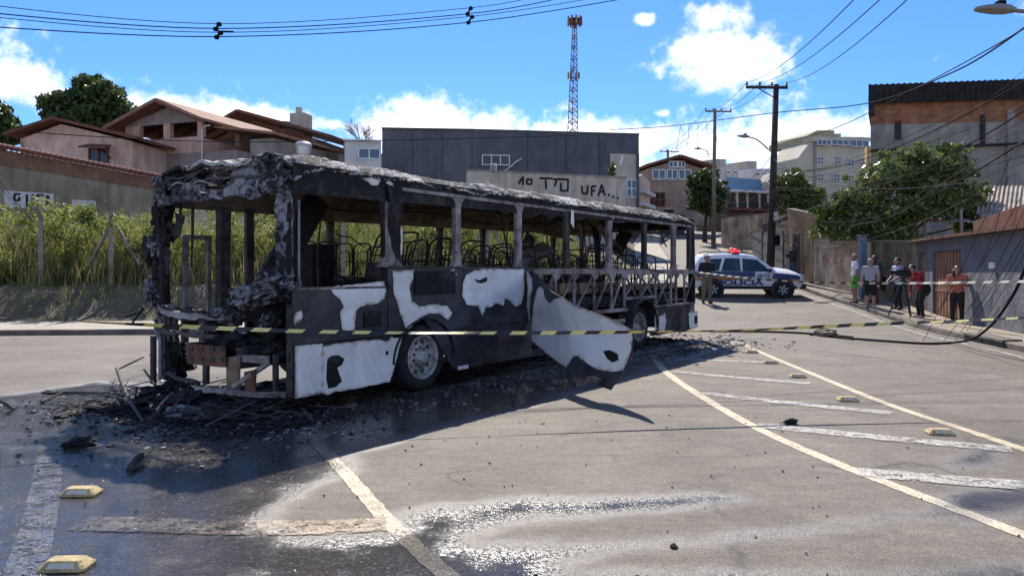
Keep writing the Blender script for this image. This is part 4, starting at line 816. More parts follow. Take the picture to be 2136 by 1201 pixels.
def two_tone(name, dark, light, scale, spots, soft, rough=.85, bump=.8, bscale=18, dist=1.5, metal=0.0, third=None, tpos=.7, spec=.3):
    m = bpy.data.materials.new(name); m.use_nodes = True; n = m.node_tree.nodes; l = m.node_tree.links; b = n['Principled BSDF']
    t = n.new('ShaderNodeTexCoord'); z = n.new('ShaderNodeTexNoise'); z.inputs['Scale'].default_value = scale; z.inputs['Detail'].default_value = 8; z.inputs['Roughness'].default_value = .68; z.inputs['Distortion'].default_value = dist; l.new(t.outputs['Object'], z.inputs['Vector'])
    z2 = n.new('ShaderNodeTexNoise'); z2.inputs['Scale'].default_value = scale*.22; z2.inputs['Detail'].default_value = 3; l.new(t.outputs['Object'], z2.inputs['Vector'])
    ad = n.new('ShaderNodeMath'); ad.operation = 'MULTIPLY_ADD'; l.new(z2.outputs[0], ad.inputs[0]); ad.inputs[1].default_value = .7; 
    sb = n.new('ShaderNodeMath'); sb.operation = 'SUBTRACT'; l.new(z.outputs[0], sb.inputs[0]); sb.inputs[1].default_value = .35; l.new(sb.outputs[0], ad.inputs[2])
    r = n.new('ShaderNodeValToRGB'); e = r.color_ramp.elements; e[0].position = spots-soft; e[0].color = (*dark, 1); e[1].position = spots+soft; e[1].color = (*light, 1)
    if third: q = e.new(tpos); q.color = (*third, 1)
    l.new(ad.outputs[0], r.inputs[0]); l.new(r.outputs[0], b.inputs['Base Color']); b.inputs['Roughness'].default_value = rough; b.inputs['Metallic'].default_value = metal; b.inputs['Specular IOR Level'].default_value = spec
    z3 = n.new('ShaderNodeTexNoise'); z3.inputs['Scale'].default_value = bscale; z3.inputs['Detail'].default_value = 5; l.new(t.outputs['Object'], z3.inputs['Vector']); bp = n.new('ShaderNodeBump'); bp.inputs['Strength'].default_value = bump; bp.inputs['Distance'].default_value = .03
    l.new(z3.outputs[0], bp.inputs['Height']); l.new(bp.outputs[0], b.inputs['Normal']); return m
M_ROOFC = two_tone('roof_ash_crust', (0.010, 0.010, 0.011), (0.44, 0.43, 0.41), 6.5, .53, .06, .9, 1.0, 22, 2.2)
M_CHAR = two_tone('charred_sheet', (0.010, 0.010, 0.011), (0.24, 0.24, 0.26), 7.0, .53, .08, .75, .9, 16, 1.5, third=(0.30, 0.29, 0.29), tpos=.80)
M_CHARD = two_tone('charred_dark', (0.008, 0.008, 0.009), (0.05, 0.046, 0.043), 5.0, .60, .12, .8, .9, 16)
M_BODY = two_tone('burnt_body_panel', (0.010, 0.012, 0.018), (0.075, 0.075, 0.085), 1.7, .60, .15, .5, .12, 30, .6, spec=.45)
M_WP = two_tone('scorched_white_paint', (0.50, 0.475, 0.455), (0.80, 0.80, 0.80), 1.6, .42, .18, .55, .12, 30, .8)
def soot_edges(m):      # paint browned and blackened where it meets the burnt steel
    n = m.node_tree.nodes; l = m.node_tree.links; b = n['Principled BSDF']; src = b.inputs['Base Color'].links[0].from_socket
    at_ = n.new('ShaderNodeAttribute'); at_.attribute_name = 'edge'; t = n.new('ShaderNodeTexCoord'); z = n.new('ShaderNodeTexNoise'); z.inputs['Scale'].default_value = 7; z.inputs['Detail'].default_value = 7; z.inputs['Roughness'].default_value = .7; l.new(t.outputs['Object'], z.inputs['Vector'])
    q = n.new('ShaderNodeMath'); q.operation = 'MULTIPLY_ADD'; l.new(at_.outputs['Fac'], q.inputs[0]); q.inputs[1].default_value = 5.0; sb = n.new('ShaderNodeMath'); sb.operation = 'SUBTRACT'; l.new(z.outputs[0], sb.inputs[0]); sb.inputs[1].default_value = .38; l.new(sb.outputs[0], q.inputs[2])
    r = n.new('ShaderNodeValToRGB'); e = r.color_ramp.elements; e[0].position = .0; e[0].color = (.16, .13, .11, 1); e[1].position = .30; e[1].color = (1, 1, 1, 1); k = e.new(.12); k.color = (.66, .60, .54, 1); l.new(q.outputs[0], r.inputs[0])
    mx_ = n.new('ShaderNodeMix'); mx_.data_type = 'RGBA'; mx_.blend_type = 'MULTIPLY'; mx_.inputs[0].default_value = 1; l.new(src, mx_.inputs[6]); l.new(r.outputs[0], mx_.inputs[7]); l.new(mx_.outputs[2], b.inputs['Base Color'])
M_WPP = M_WP.copy(); M_WPP.name = 'scorched_white_scrap'
soot_edges(M_WP)
M_STEEL = two_tone('bare_burnt_steel', (0.12, 0.095, 0.085), (0.36, 0.34, 0.34), 5.0, .52, .14, .7, .4, 30, .8, .25)
M_STEELD = two_tone('dark_burnt_steel', (0.028, 0.025, 0.025), (0.10, 0.09, 0.088), 6.0, .56, .14, .75, .5, 26, .8)
M_RUSTI = two_tone('heat_browned_sheet', (0.085, 0.055, 0.038), (0.26, 0.19, 0.125), 2.2, .50, .16, .85, .3, 20, 1.0)
M_TUBE = two_tone('burnt_tube', (0.014, 0.013, 0.013), (0.06, 0.05, 0.042), 9.0, .58, .12, .7, .3, 40)
M_TYRE = mat('tyre_black', (0.018, 0.018, 0.019), .85, var=.3, scale=8, bump=.6)
M_RIM = two_tone('wheel_rim_grey', (0.10, 0.095, 0.09), (0.42, 0.41, 0.40), 7.0, .47, .12, .5, .3, 30, .8, .4)
M_BOLT = plain('bolt_dark', (0.03, 0.03, 0.03), .6)
def bb_(name, m, *args, **kw):
    mb = MB()
    for a in args: mb.bb(*a)
    return mb.build(name, m, kw.get('parent', BUS), local=True)
def wob(s, z): return .010*mnoise.noise(Vector((s*.9, z*1.3, 2.2)))
def clean(mb_fn): pass
ZB, ZD = 1.65, 1.40              # belt line, sill of the driver window
def jag(poly, step, amp, seed, hold=False):
    """resample a closed 2d outline and roughen it"""
    out = []; n = len(poly); r = random.Random(seed)
    for i in range(n):
        a, b = Vector(poly[i]), Vector(poly[(i+1) % n]); k = max(1, int((b-a).length/step)); d = (b-a).normalized() if (b-a).length > 1e-6 else Vector((1, 0)); nn = Vector((-d.y, d.x))
        for j in range(k):
            p = a.lerp(b, j/k); o = amp*(1.3*mnoise.noise(Vector((p.x*9+seed, p.y*9, 0)))+.8*mnoise.noise(Vector((p.x*28, p.y*28, seed)))); out.append(p+nn*o)
    return out
def sheet(name, outline, fmap, m, parent, off=0.0, th=.004, step=.22, holes=(), local=True, edge=False):
    """2d outline -> bisected flat face -> mapped to 3d by fmap(a, b, off), given thickness"""
    bm = bmesh.new(); lay = bm.verts.layers.float.new('edge') if edge else None; bm.faces.new([bm.verts.new((p[0], p[1], 0)) for p in outline])
    bmesh.ops.triangulate(bm, faces=bm.faces[:], ngon_method='EAR_CLIP')
    xs_ = [p[0] for p in outline]; ys_ = [p[1] for p in outline]
    for ax, lo, hi in ((0, min(xs_), max(xs_)), (1, min(ys_), max(ys_))):
        q = math.ceil(lo/step)*step
        while q < hi:
            co = [0, 0, 0]; no = [0, 0, 0]; co[ax] = q; no[ax] = 1
            bmesh.ops.bisect_plane(bm, geom=bm.verts[:]+bm.edges[:]+bm.faces[:], plane_co=co, plane_no=no); q += step
    ext = bmesh.ops.extrude_face_region(bm, geom=bm.faces[:]); top = {g for g in ext['geom'] if isinstance(g, bmesh.types.BMVert)}
    if edge:
        vv = list(bm.verts); dd = sdf_poly(np.array([v.co.x for v in vv]), np.array([v.co.y for v in vv]), [tuple(p) for p in outline])
        for v, d_ in zip(vv, dd): v[lay] = max(0.0, float(d_))
    for v in bm.verts: v.co = Vector(fmap(v.co.x, v.co.y, off+(th if v in top else 0)))
    bmesh.ops.recalc_face_normals(bm, faces=bm.faces[:])
    me = bpy.data.meshes.new(name); bm.to_mesh(me); bm.free(); me.materials.append(m)
    if not local:
        root = parent
        while root.parent is not None: root = root.parent
        me.transform(RM[root].inverted())
    o = bpy.data.objects.new(name, me); COL.objects.link(o); o.parent = parent; return o
fside = lambda s, z, off: (s, -off+wob(s, z), z)
def patch(px, parent, seed, m=None, off=.007, amp=.008, step=.035, name='paint_patch'):
    return sheet(name, jag([bside(*p) for p in px], step, amp, seed), fside, m or M_WP, parent, off, .003, .045, edge=True)
# ---- near side skin
WS, WZ, WR = 2.15, .46, .60       # front wheel
def arch(c, r, n=14): return [(c+r*math.cos(math.pi*i/n), .42+(r-.04)*math.sin(math.pi*i/n)) for i in range(n, -1, -1)]
p1 = sheet('driver_panel', [(0.0, .80), (1.455, .80), (1.455, ZD), (0.0, ZD)], fside, M_BODY, BUS, -.02, .02)
p2 = sheet('front_lower_panel', [(.03, .2), (.415, .21), (.415, .78), (.03, .785)], fside, M_WP, BUS, -.015, .025, .05, edge=True)
p3 = sheet('battery_door', [(.445, .2), (1.40, .2), (1.47, .42), (1.52, .62), (1.56, .79), (.445, .775)], fside, M_BODY, BUS, -.018, .02)
AR = arch(WS, WR); LA = [q for q in AR if q[0] <= WS+.001 and q[1] > .81]; RA = [q for q in AR if q[0] >= WS-.001]
sheet('side_panel', [(1.47, .80), (1.60, .80)]+LA+[(WS, ZB), (1.47, ZB)], fside, M_BODY, BUS, -.02, .02)
p4 = sheet('side_panel', RA+[(WS+WR, .24), (4.74, .24), (4.74, ZB), (WS, ZB)], fside, M_BODY, BUS, -.02, .02)
# recessed structure behind the gaps
bb_('sill_rail', M_STEELD, (0.0, 1.55, .05, .10, .74, .84), (2.78, 8.15, .04, .12, .22, .34), (9.45, 11.6, .04, .12, .24, .32))
bb_('front_side_frame', M_STEELD, (.0, .08, .04, .10, .22, 1.38), (.41, .47, .04, .10, .2, 1.38), (1.40, 1.47, .04, .10, .85, 1.64))
# hatch lines and small fittings
bb_('fuel_flap', M_CHARD, (1.05, 1.33, -.024, -.004, .93, 1.12), parent=p1)
sd_ = bside(862, 566); bb_('side_recess', M_CHARD, (1.95, 2.78, -.016, -.002, 1.30, 1.62), parent=p4)
bb_('trim_strip', M_STEELD, (2.8, 4.72, -.018, -.003, .80, .815), parent=p4); bb_('trim_strip', M_STEELD, (2.8, 4.72, -.018, -.003, .50, .512), parent=p4)
for u, v in ((968, 692), (1043, 707)):
    s_, z_ = bside(u, v); bb_('side_reflector', plain('reflector_red', (0.30, 0.06, 0.03), .4), (s_-.05, s_+.05, -.022, -.004, z_-.02, z_+.02), parent=p4)
s_, z_ = bside(905, 770); bb_('skirt_scrap', M_WPP, (2.83, 3.05, -.03, -.01, .22, .27), parent=p4)
# paint that survived
patch([(688,603),(700,597),(745,592),(801,586),(804,606),(800,622),(788,632),(750,640),(741,648),(738,690),(713,690),(707,650),(715,640),(708,625),(693,612)], p1, 1)
patch([(612,660),(618,650),(629,647),(631,662),(622,672),(613,679)], p1, 2)
patch([(818,566),(863,561),(862,580),(853,600),(858,628),(875,640),(905,634),(932,638),(943,652),(934,668),(918,655),(898,653),(875,662),(855,684),(846,688),(833,652),(820,612)], p4, 3)
patch([(972,572),(990,563),(1010,560),(1092,561),(1092,612),(1086,634),(1074,640),(1062,628),(1052,622),(1049,637),(1032,632),(1022,641),(1012,640),(1005,660),(996,638),(972,636),(963,615),(965,588)], p4, 4)
patch([(988,582),(998,584),(1015,578),(1014,586),(1004,591),(994,589)], p4, 5, M_CHARD, .012, .006, .03, 'burn_hole')
patch([(936,566),(946,559),(953,573),(937,574)], p4, 6)
patch([(1098,566),(1108,575),(1110,600),(1106,628),(1103,668),(1098,640)], p4, 7)
patch([(670,722),(700,717),(745,711),(790,708),(806,712),(815,703),(826,705),(838,703),(833,725),(826,752),(820,775),(812,796),(760,806),(700,817),(682,823),(670,820)], p3, 8)
patch([(681,748),(690,741),(704,740),(716,748),(712,760),(702,766),(706,782),(712,795),(700,806),(683,810),(679,790)], p3, 9, M_CHARD, .012, .006, .03, 'burn_hole')
patch([(803,733),(808,730),(809,739),(804,741)], p3, 10, M_CHARD, .012, .003, .03, 'burn_hole')
# ---- upper side: header, pillars, belt
hd = sheet('side_header', [(0.0, 2.48), (1.40, 2.50), (1.46, 2.66), (11.55, 2.66), (11.62, 2.80), (0.0, 2.82)], fside, M_CHARD, BUS, -.02, .025, .6)
patch([(752,372),(770,371),(792,375),(786,388),(774,386),(766,380)], hd, 12, None, .009); patch([(803,380),(812,377),(819,384),(818,402),(807,399)], hd, 13, None, .009)
bb_('gutter_rail', M_STEEL, (1.5, 11.5, -.018, .03, 2.655, 2.70)); bb_('belt_rail', M_STEEL, (4.76, 11.62, -.012, .05, 1.57, 1.665)); bb_('belt_rail', M_STEELD, (1.48, 4.74, -.01, .05, 1.655, 1.685))
def pillar(name, s0, s1, z0, z1, m, y0, y1, flare=.10, lean=0.0):
    pts = [(s0-flare, z0), (s0-flare*.3, z0+flare*.5), (s0, z0+flare*1.4), (s0+lean, z1-flare*1.4), (s0-flare*.3+lean, z1-flare*.5), (s0-flare+lean, z1), (s1+flare+lean, z1), (s1+flare*.3+lean, z1-flare*.5), (s1+lean, z1-flare*1.4), (s1, z0+flare*1.4), (s1+flare*.3, z0+flare*.5), (s1+flare, z0)]
    mb = MB(); mb.prism([Vector((a, y0, z)) for a, z in pts], (0, y1-y0, 0)); return mb.build(name, m, BUS, local=True)
for i, (u0, u1, m) in enumerate(((803,830,M_STEEL),(950,961,M_STEEL),(1079,1088,M_STEEL),(1180,1188,M_STEELD),(1269,1277,M_STEEL),(1343,1349,M_STEELD),(1404,1410,M_STEEL),(1437,1442,M_STEELD))):
    pillar('window_pillar', bs(u0), bs(u1), 1.668, 2.654, m, -.005, .06, .09 if i else .12)
pillar('driver_window_pillar', 1.40, 1.455, ZD, 2.50, M_CHARD, -.004, .06, .08)
bb_('driver_window_sill', M_STEEL, (.05, 1.42, -.012, .06, ZD, ZD+.03)); bb_('driver_grab_rail', M_STEEL, (.055, .075, -.03, -.012, ZD+.03, 2.40))
s_, z_ = bside(1188, 452); sheet('hanging_scrap', [(s_-.05, z_-.12), (s_+.06, z_-.2), (s_+.05, z_+.1), (s_-.03, z_+.12)], lambda a, b, o: (a, -.05-o, b), M_WPP, BUS)
s_, z_ = bside(848, 500); sheet('hanging_scrap', [bside(836,470), bside(842,452), bside(852,480), bside(851,530), bside(838,538)], lambda a, b, o: (a, .10-o, b), M_WPP, BUS)
# charred cladding still clinging to the second pillar
sheet('charred_cladding', jag([bside(*p) for p in ((803,385),(835,392),(832,440),(835,505),(829,550),(818,520),(808,470))], .05, .015, 3), lambda a, b, o: (a, -.03-o+.03*math.sin(b*7), b), M_CHARD, BUS, 0, .01, .12)
# ---- open lattice at the rear half
ZL = .86
def lat(name, a, b, wd=.045, y=.0, m=None): mb = MB(); mb.beam((a[0], y+.02, a[1]), (b[0], y+.02, b[1]), wd, .035, (0, -1, 0)) if False else mb.beam((a[0], y+.02, a[1]), (b[0], y+.02, b[1]), .035, wd, (b[1]-a[1], 0, a[0]-b[0])); return mb.build(name, m or M_STEEL, BUS, local=True)
studs = [bs(u) for u in (1122,1160,1199,1241,1277,1304,1338,1369,1401,1412,1429,1450)]
for i, s_ in enumerate(studs): lat('stud', (s_, ZL if not 8.1 < s_ < 9.4 else 1.08), (s_, 1.57), .05)
for a, b in zip(studs, studs[1:]):
    if b-a > .5: lat('brace', (a+.06, ZL+.05 if not 8.0 < a < 9.3 else 1.13), (b-.06, 1.52), .032, .012)
for u0, u1 in ((1309,1330),(1340,1364),(1373,1398)): lat('brace', (bs(u0), 1.54), (bs(u1), 1.14 if u0 < 1370 else ZL+.03), .032, .03)
lat('lower_rail', (4.78, ZL), (8.15, ZL), .07); lat('lower_rail', (8.05, 1.08), (9.5, 1.08), .06); lat('lower_rail', (9.4, ZL+.01), (11.6, ZL+.01), .05)
for i, s_ in enumerate(studs): # gusset plates under the belt rail
    mb = MB(); mb.prism([Vector((s_-.16, -.008, 1.568)), Vector((s_+.16, -.008, 1.568)), Vector((s_+.05, -.008, 1.47)), Vector((s_-.05, -.008, 1.47))], (0, .02, 0)); mb.build('gusset', M_STEEL, BUS, local=True)
bb_('inner_board', M_RUSTI, (4.8, 8.4, .30, .33, 1.20, 1.40)); bb_('inner_board', M_STEELD, (4.8, 11.5, .34, .37, .90, 1.13)); bb_('inner_board', M_RUSTI, (8.6, 11.4, .30, .33, 1.22, 1.36))
bb_('tank_box', M_CHARD, (4.9, 7.9, .45, 1.1, .35, .84)); bb_('under_rail', M_STEEL, (6.7, 8.1, .02, .06, .60, .68))
RS = 8.82
mb = MB(); pts = [(RS+.64*math.cos(math.pi*i/18), 0, .42+.62*math.sin(math.pi*i/18)) for i in range(19)]
for (x, _, z), (x2, _, z2) in zip(pts, pts[1:]): mb.beam((x, .08, z), (x2, .08, z2), .30, .02, (x-RS, 0, z-.42))
mb.build('wheel_arch', M_STEELD, BUS, local=True)
mb = MB(); pts = [(WS+.60*math.cos(math.pi*i/18), 0, .42+.56*math.sin(math.pi*i/18)) for i in range(19)]
for (x, _, z), (x2, _, z2) in zip(pts, pts[1:]): mb.beam((x, .20, z), (x2, .20, z2), .46, .015, (x-WS, 0, z-.42))
mb.build('wheel_arch', M_CHARD, BUS, local=True)
lk = [(9.50, 9.95, M_BODY), (9.97, 10.75, M_STEELD), (10.77, 11.30, M_BODY), (11.32, 11.64, M_STEEL)]
for i, (a, b, m) in enumerate(lk): sheet('rear_locker', [(a, .24+.02*i), (b, .25+.02*i), (b, ZL-.03), (a, ZL-.02)], lambda s, z, o: (s, -o+.008*math.sin(s*9+z*4), z), m, BUS, 0, .012)
patch([(1372,660),(1385,652),(1388,672),(1384,690),(1372,692)], BUS, 15, None, .022); patch([(1364,650),(1369,648),(1371,670),(1368,690),(1364,688)], BUS, 16, None, .022); patch([(1434,652),(1453,648),(1454,682),(1436,688)], BUS, 17, None, .022)
# ---- roof
def roofz(y): t = (y-1.25)/1.27; return 2.78+.235*(1-min(1, abs(t))**4.2)
def roof_pt(f, g):
    x = -.30+12.0*f; y = -.02+2.54*(.5-.5*math.cos(math.pi*g)); fr = max(0, 1-max(0, x+.30)/.75); bow = .30*fr*abs((y-1.25)/1.25)**2.0
    z = roofz(y)-.17*fr**2-.10*max(0, (x-11.1)/.6)**2
    q = Vector((x, y, z)); d = .030*mnoise.noise(q*2.3)+.020*mnoise.noise(q*6.1)+.014*mnoise.noise(q*15)+.008*mnoise.noise(q*31)
    return Vector((x+bow, y+(d if g < .12 else 0)*-.6, z+d-.03*smooth((mnoise.noise(Vector((x*.5, y, 9)))-.1)*3)))
mb = MB(); mb.grid(roof_pt, 300, 54); mb.f = [f for f in mb.f if (lambda c: ((c.x-.34)/.50)**2+((c.y-1.28)/.74)**2+.55*mnoise.noise(c*3.1)+.3*mnoise.noise(c*9) > 1)(sum((mb.v[i] for i in f), Vector())/4)]; mb.mi = [0]*len(mb.f)
roof = mb.build('roof', M_ROOFC, BUS, local=True, smooth_=True, fix=False)
md = roof.modifiers.new('thick', 'SOLIDIFY'); md.thickness = .025; md.offset = 0
for i in range(13):
    x = .3+i*.92; mb = MB(); pts = [Vector((x, .04+2.42*j/10, roofz(.04+2.42*j/10)-.07)) for j in range(11)]; mb.tube(pts, .022, 6); mb.build('roof_bow', M_STEELD, BUS, local=True)
s_, z_ = 11.3, 3.0; mb = MB(); mb.lathe((11.35, .5, 2.93), (.3, 0, 1), [(0, .06), (.10, .09), (.16, .12), (.19, .07)], 10); mb.build('roof_vent', M_CHARD, BUS, local=True)
def crumple(name, c, size, m, seed, amp=.35, parent=BUS, n=3, rot=(0, 0, 0), local=True):
    bm = bmesh.new(); bmesh.ops.create_icosphere(bm, subdivisions=n, radius=.5)
    mt = Euler(rot).to_matrix(); 
    for v in bm.verts:
        q = v.co.normalized(); d = 1+amp*(mnoise.noise(q*2.1+Vector((seed*3.1, 0, 0)))+.6*mnoise.noise(q*5+Vector((0, seed*1.7, 0)))+.35*mnoise.noise(q*11))
        v.co = mt @ Vector((v.co.x*size[0]*d, v.co.y*size[1]*d, v.co.z*size[2]*d))+Vector(c)
    me = bpy.data.meshes.new(name); bm.to_mesh(me); bm.free(); me.materials.append(m); o = bpy.data.objects.new(name, me); COL.objects.link(o)
    if parent is not None: o.parent = parent
    return o
# ---- far side
def YF(s, z, o): return (s, 2.5-o, z)
FP_ = [(.0, .25), (.30, 1.35), (1.15, 1.35)]
sheet('far_side_panel', [(1.25, .3), (11.6, .3), (11.6, 1.60), (1.25, 1.45)], YF, M_CHARD, BUS, 0, .03, .8)
sheet('far_side_header', [(-.02, 2.46), (11.6, 2.52), (11.6, 2.82), (-.02, 2.82)], YF, M_RUSTI, BUS, 0, .03, .8)
sheet('far_cove_panel', [(1.6, 2.40), (8.2, 2.48), (8.2, 2.80), (1.6, 2.80)], lambda a, b, o: (a, 2.34-o+(b-2.4)*-.5+.02*math.sin(a*3), b), M_RUSTI, BUS, 0, .008, .3)
for i, (a, b) in enumerate(((1.24, 1.36), (2.75, 2.87), (4.1, 4.2), (5.45, 5.55), (6.8, 6.9), (8.15, 8.25), (9.5, 9.6), (10.85, 10.95))):
    pillar('far_pillar', a, b, 1.52 if i else .3, 2.53, M_STEELD, 2.44, 2.50, .12 if i else .04)
bb_('far_sill', M_STEEL, (1.42, 11.5, 2.43, 2.505, 1.50, 1.535)); bb_('front_door_frame', M_STEEL, (.28, .34, 2.44, 2.5, .35, 2.05), (.62, .68, 2.44, 2.5, .35, 2.05), (.28, .68, 2.435, 2.495, 2.05, 2.11), (.28, .68, 2.435, 2.495, .92, .97))
# ---- rear end
bb_('rear_panel', M_CHARD, (11.60, 11.66, .05, 2.45, .30, 1.25)); bb_('rear_beam', M_STEELD, (11.58, 11.66, .0, 2.5, 1.56, 1.66)); bb_('rear_header', M_CHARD, (11.5, 11.66, .02, 2.48, 2.62, 2.86))
for k, y in enumerate((.04, 2.40)):
    mb = MB(); mb.tube([(11.60, y+.03, .3), (11.66, y+.03, 1.2), (11.64, y+.03, 2.2), (11.52, y+.03, 2.78)], [.07, .08, .08, .10], 7); mb.build('rear_corner_post', M_CHARD, BUS, local=True, smooth_=True)
bb_('rear_bumper_end', M_CHARD, (11.58, 11.76, -.03, .12, .38, .56)); bb_('engine_block', M_CHARD, (9.9, 11.4, .5, 2.0, .35, .95))
# ---- floor and chassis
bb_('floor', M_CHARD, (.9, 11.6, .08, 2.42, .93, .97)); bb_('front_floor', M_CHARD, (.15, .9, .10, 2.40, .62, .66))
for y in (.75, 1.70): bb_('chassis_rail', M_STEELD, (-.1, 11.5, y, y+.09, .48, .72))
for s_ in (WS, RS): mb = MB(); mb.tube([(s_, .2, .45), (s_, 2.3, .45)], .07, 8); mb.lathe((s_, 1.25, .45), (0, 1, 0), [(-.25, .12), (-.15, .2), (.15, .2), (.25, .12)], 12); mb.build('axle', M_STEELD, BUS, local=True)
def wheel(s_, y, out, rear=False):
    wz = .46; wh = MB().lathe((s_, y, wz), (0, out, 0), [(-.14, .30), (-.14, .41), (-.11, .445), (.09, .445), (.13, .425), (.145, .38), (.14, .305), (-.12, .30)], 36).build('wheel', M_TYRE, BUS, local=True, smooth_=True)
    dish = .02 if not rear else -.06
    MB().lathe((s_, y, wz), (0, out, 0), [(-.1, .29), (.135, .302), (.15, .295), (.145, .275), (.09, .262), (dish+.03, .235), (dish+.055, .16), (dish+.06, .10), (dish+.14, .085), (dish+.155, .05)], 36).build('rim', M_RIM, wh, local=True, smooth_=True)
    for k in range(10):
        a = 2*math.pi*k/10; MB().lathe((s_+.205*math.cos(a), y+out*(dish+.046), wz+.205*math.sin(a)), (0, out, 0), [(0, .030), (.008, .026)], 10).build('hand_hole', M_BOLT, wh, local=True)
        b = a+.31; MB().lathe((s_+.13*math.cos(b), y+out*(dish+.056), wz+.13*math.sin(b)), (0, out, 0), [(0, .016), (.03, .013)], 6).build('wheel_nut', M_STEELD, wh, local=True)
wheel(WS, .16, -1); wheel(RS, .20, -1, True); wheel(WS, 2.34, 1); wheel(RS, 2.30, 1, True)
# ---- front end
def fx(y): return -.06-.30*(1-min(1.2, abs((y-1.25)/1.25))**2.2)
def fbeam(name, zf, wd, ht, m, y0=.02, y1=2.48, n=22, jit=0.0, seed=0):
    mb = MB(); r = random.Random(seed); vs = []
    for i in range(n+1):
        y = y0+(y1-y0)*i/n; z = zf(y)+jit*mnoise.noise(Vector((y*4, seed, 0))); x = fx(y)+jit*.6*mnoise.noise(Vector((y*5, seed, 5))); h = ht*(1+.5*mnoise.noise(Vector((y*6, seed, 8)))*(1 if jit else 0))
        vs += [(x, y, z-h/2), (x, y, z+h/2), (x+wd, y, z+h/2), (x+wd, y, z-h/2)]
    mb.add(vs, [(i*4+j, i*4+(j+1) % 4, i*4+4+(j+1) % 4, i*4+4+j) for i in range(n) for j in range(4)]+[(0, 1, 2, 3), (4*n, 4*n+3, 4*n+2, 4*n+1)]); return mb.build(name, m, BUS, local=True)
fbeam('windscreen_header', lambda y: 2.52-.03*math.sin(math.pi*y/2.5), .08, .11, M_CHAR, jit=.07, seed=1, n=90)
mb = MB()
def skin(f, g):
    y = .02+2.46*f; z = 2.54+.33*g+.02*mnoise.noise(Vector((y*3, g, 2))); q = Vector((y, z, 0)); return Vector((fx(y)+.18*g*g+.06*mnoise.noise(q*3.3)+.03*mnoise.noise(q*9), y, z))
mb.grid(skin, 110, 20); mb.f = [f for f in mb.f if (lambda c: mnoise.noise(Vector((c.y*1.7, c.z*4.2, 6.1)))+.5*mnoise.noise(Vector((c.y*6, c.z*9, 3.3)))-.35*math.exp(-((c.y-.1)/.4)**2)-.25*math.exp(-((c.y-2.4)/.25)**2) < -.05)(sum((mb.v[i] for i in f), Vector())/4)]; mb.mi = [0]*len(mb.f)
o = mb.build('torn_dome_skin', M_CHAR, BUS, local=True); o.modifiers.new('t', 'SOLIDIFY').thickness = .012
fbeam('destination_box_rail', lambda y: 2.72-.05*math.sin(y*2.2), .04, .025, M_STEELD, .25, 1.95, jit=.06, seed=4); fbeam('roof_lip', lambda y: 2.80+.06*math.sin(math.pi*y/2.5), .08, .04, M_ROOFC, 0.0, 2.5, jit=.08, seed=2, n=90)
fbeam('destination_box_rail', lambda y: 2.635-.03*math.sin(y*3), .03, .018, M_STEEL, .9, 1.9, jit=.05, seed=7)
for i, (y, w_) in enumerate(((.16, .34), (2.38, .26))):
    mb = MB(); mb.grid(lambda f, g: Vector((fx(y)+.03*mnoise.noise(Vector((f*3, g*3, i))), y-w_/2+w_*f, 2.55+.30*g)), 6, 6); o = mb.build('charred_dome_panel', M_CHAR, BUS, local=True); md = o.modifiers.new('t', 'SOLIDIFY'); md.thickness = .02
for i in range(16):   # melted strips hanging in the open dome
    r = random.Random(i+40); y = r.uniform(.45, 2.1); mb = MB(); a = Vector((fx(y)+r.uniform(.05, .3), y, r.uniform(2.62, 2.9))); pts = [a]; 
    for k in range(4): a = a+Vector((r.uniform(-.06, .08), r.uniform(-.16, .16), r.uniform(-.07, .04))); pts.append(a)
    mb.tube(pts, [r.uniform(.008, .03) for _ in pts], 5); mb.build('melted_strip', M_CHAR if i % 2 else M_STEELD, BUS, local=True)
for i, (c, sz) in enumerate((((-.14, 1.75, 2.80), (.18, .5, .10)), ((-.16, .9, 2.83), (.18, .5, .10)), ((0, .32, 2.84), (.5, .45, .20)), ((.2, 2.25, 2.80), (.5, .35, .16)))): crumple('melted_lining', c, sz, M_CHAR, i+3, .5)
# screen pillars
mb = MB(); mb.tube([(.02, .07, 1.25), (.0, .06, 1.7), (.01, .06, 2.2), (.04, .09, 2.5), (.10, .16, 2.76)], [.055, .055, .06, .09, .14], 10); mb.build('screen_pillar', M_CHARD, BUS, local=True, smooth_=True)
mb = MB(); mb.grid(lambda f, g: Vector((-.10+.02*mnoise.noise(Vector((f*4, g*9, 1)))+.10*f*f, .16-.16*f+.05*mnoise.noise(Vector((g*7, f, 3)))*(1-f), 1.45+1.08*g)), 10, 30); o = mb.build('pillar_cladding', M_CHAR, BUS, local=True); o.modifiers.new('t', 'SOLIDIFY').thickness = .02
mb = MB(); mb.tube([(.02, 2.44, .9), (.0, 2.45, 1.7), (.01, 2.45, 2.2), (.05, 2.43, 2.5), (.12, 2.38, 2.78)], [.06, .065, .07, .09, .12], 9); mb.build('screen_pillar', M_CHARD, BUS, local=True, smooth_=True)
for i, (u, v, sz, m) in enumerate(((338,455,(.16,.26,.40),M_CHARD),(352,485,(.14,.34,.22),M_CHARD),(328,505,(.14,.24,.34),M_CHAR),(332,560,(.12,.16,.50),M_CHARD),(318,610,(.14,.18,.34),M_CHAR),(312,540,(.06,.10,.20),M_CHARD))):
    y, z = bl(u, v, 0.0); crumple('charred_pillar_mass', (0.0, y, z), sz, m, i+140, .75, n=4)
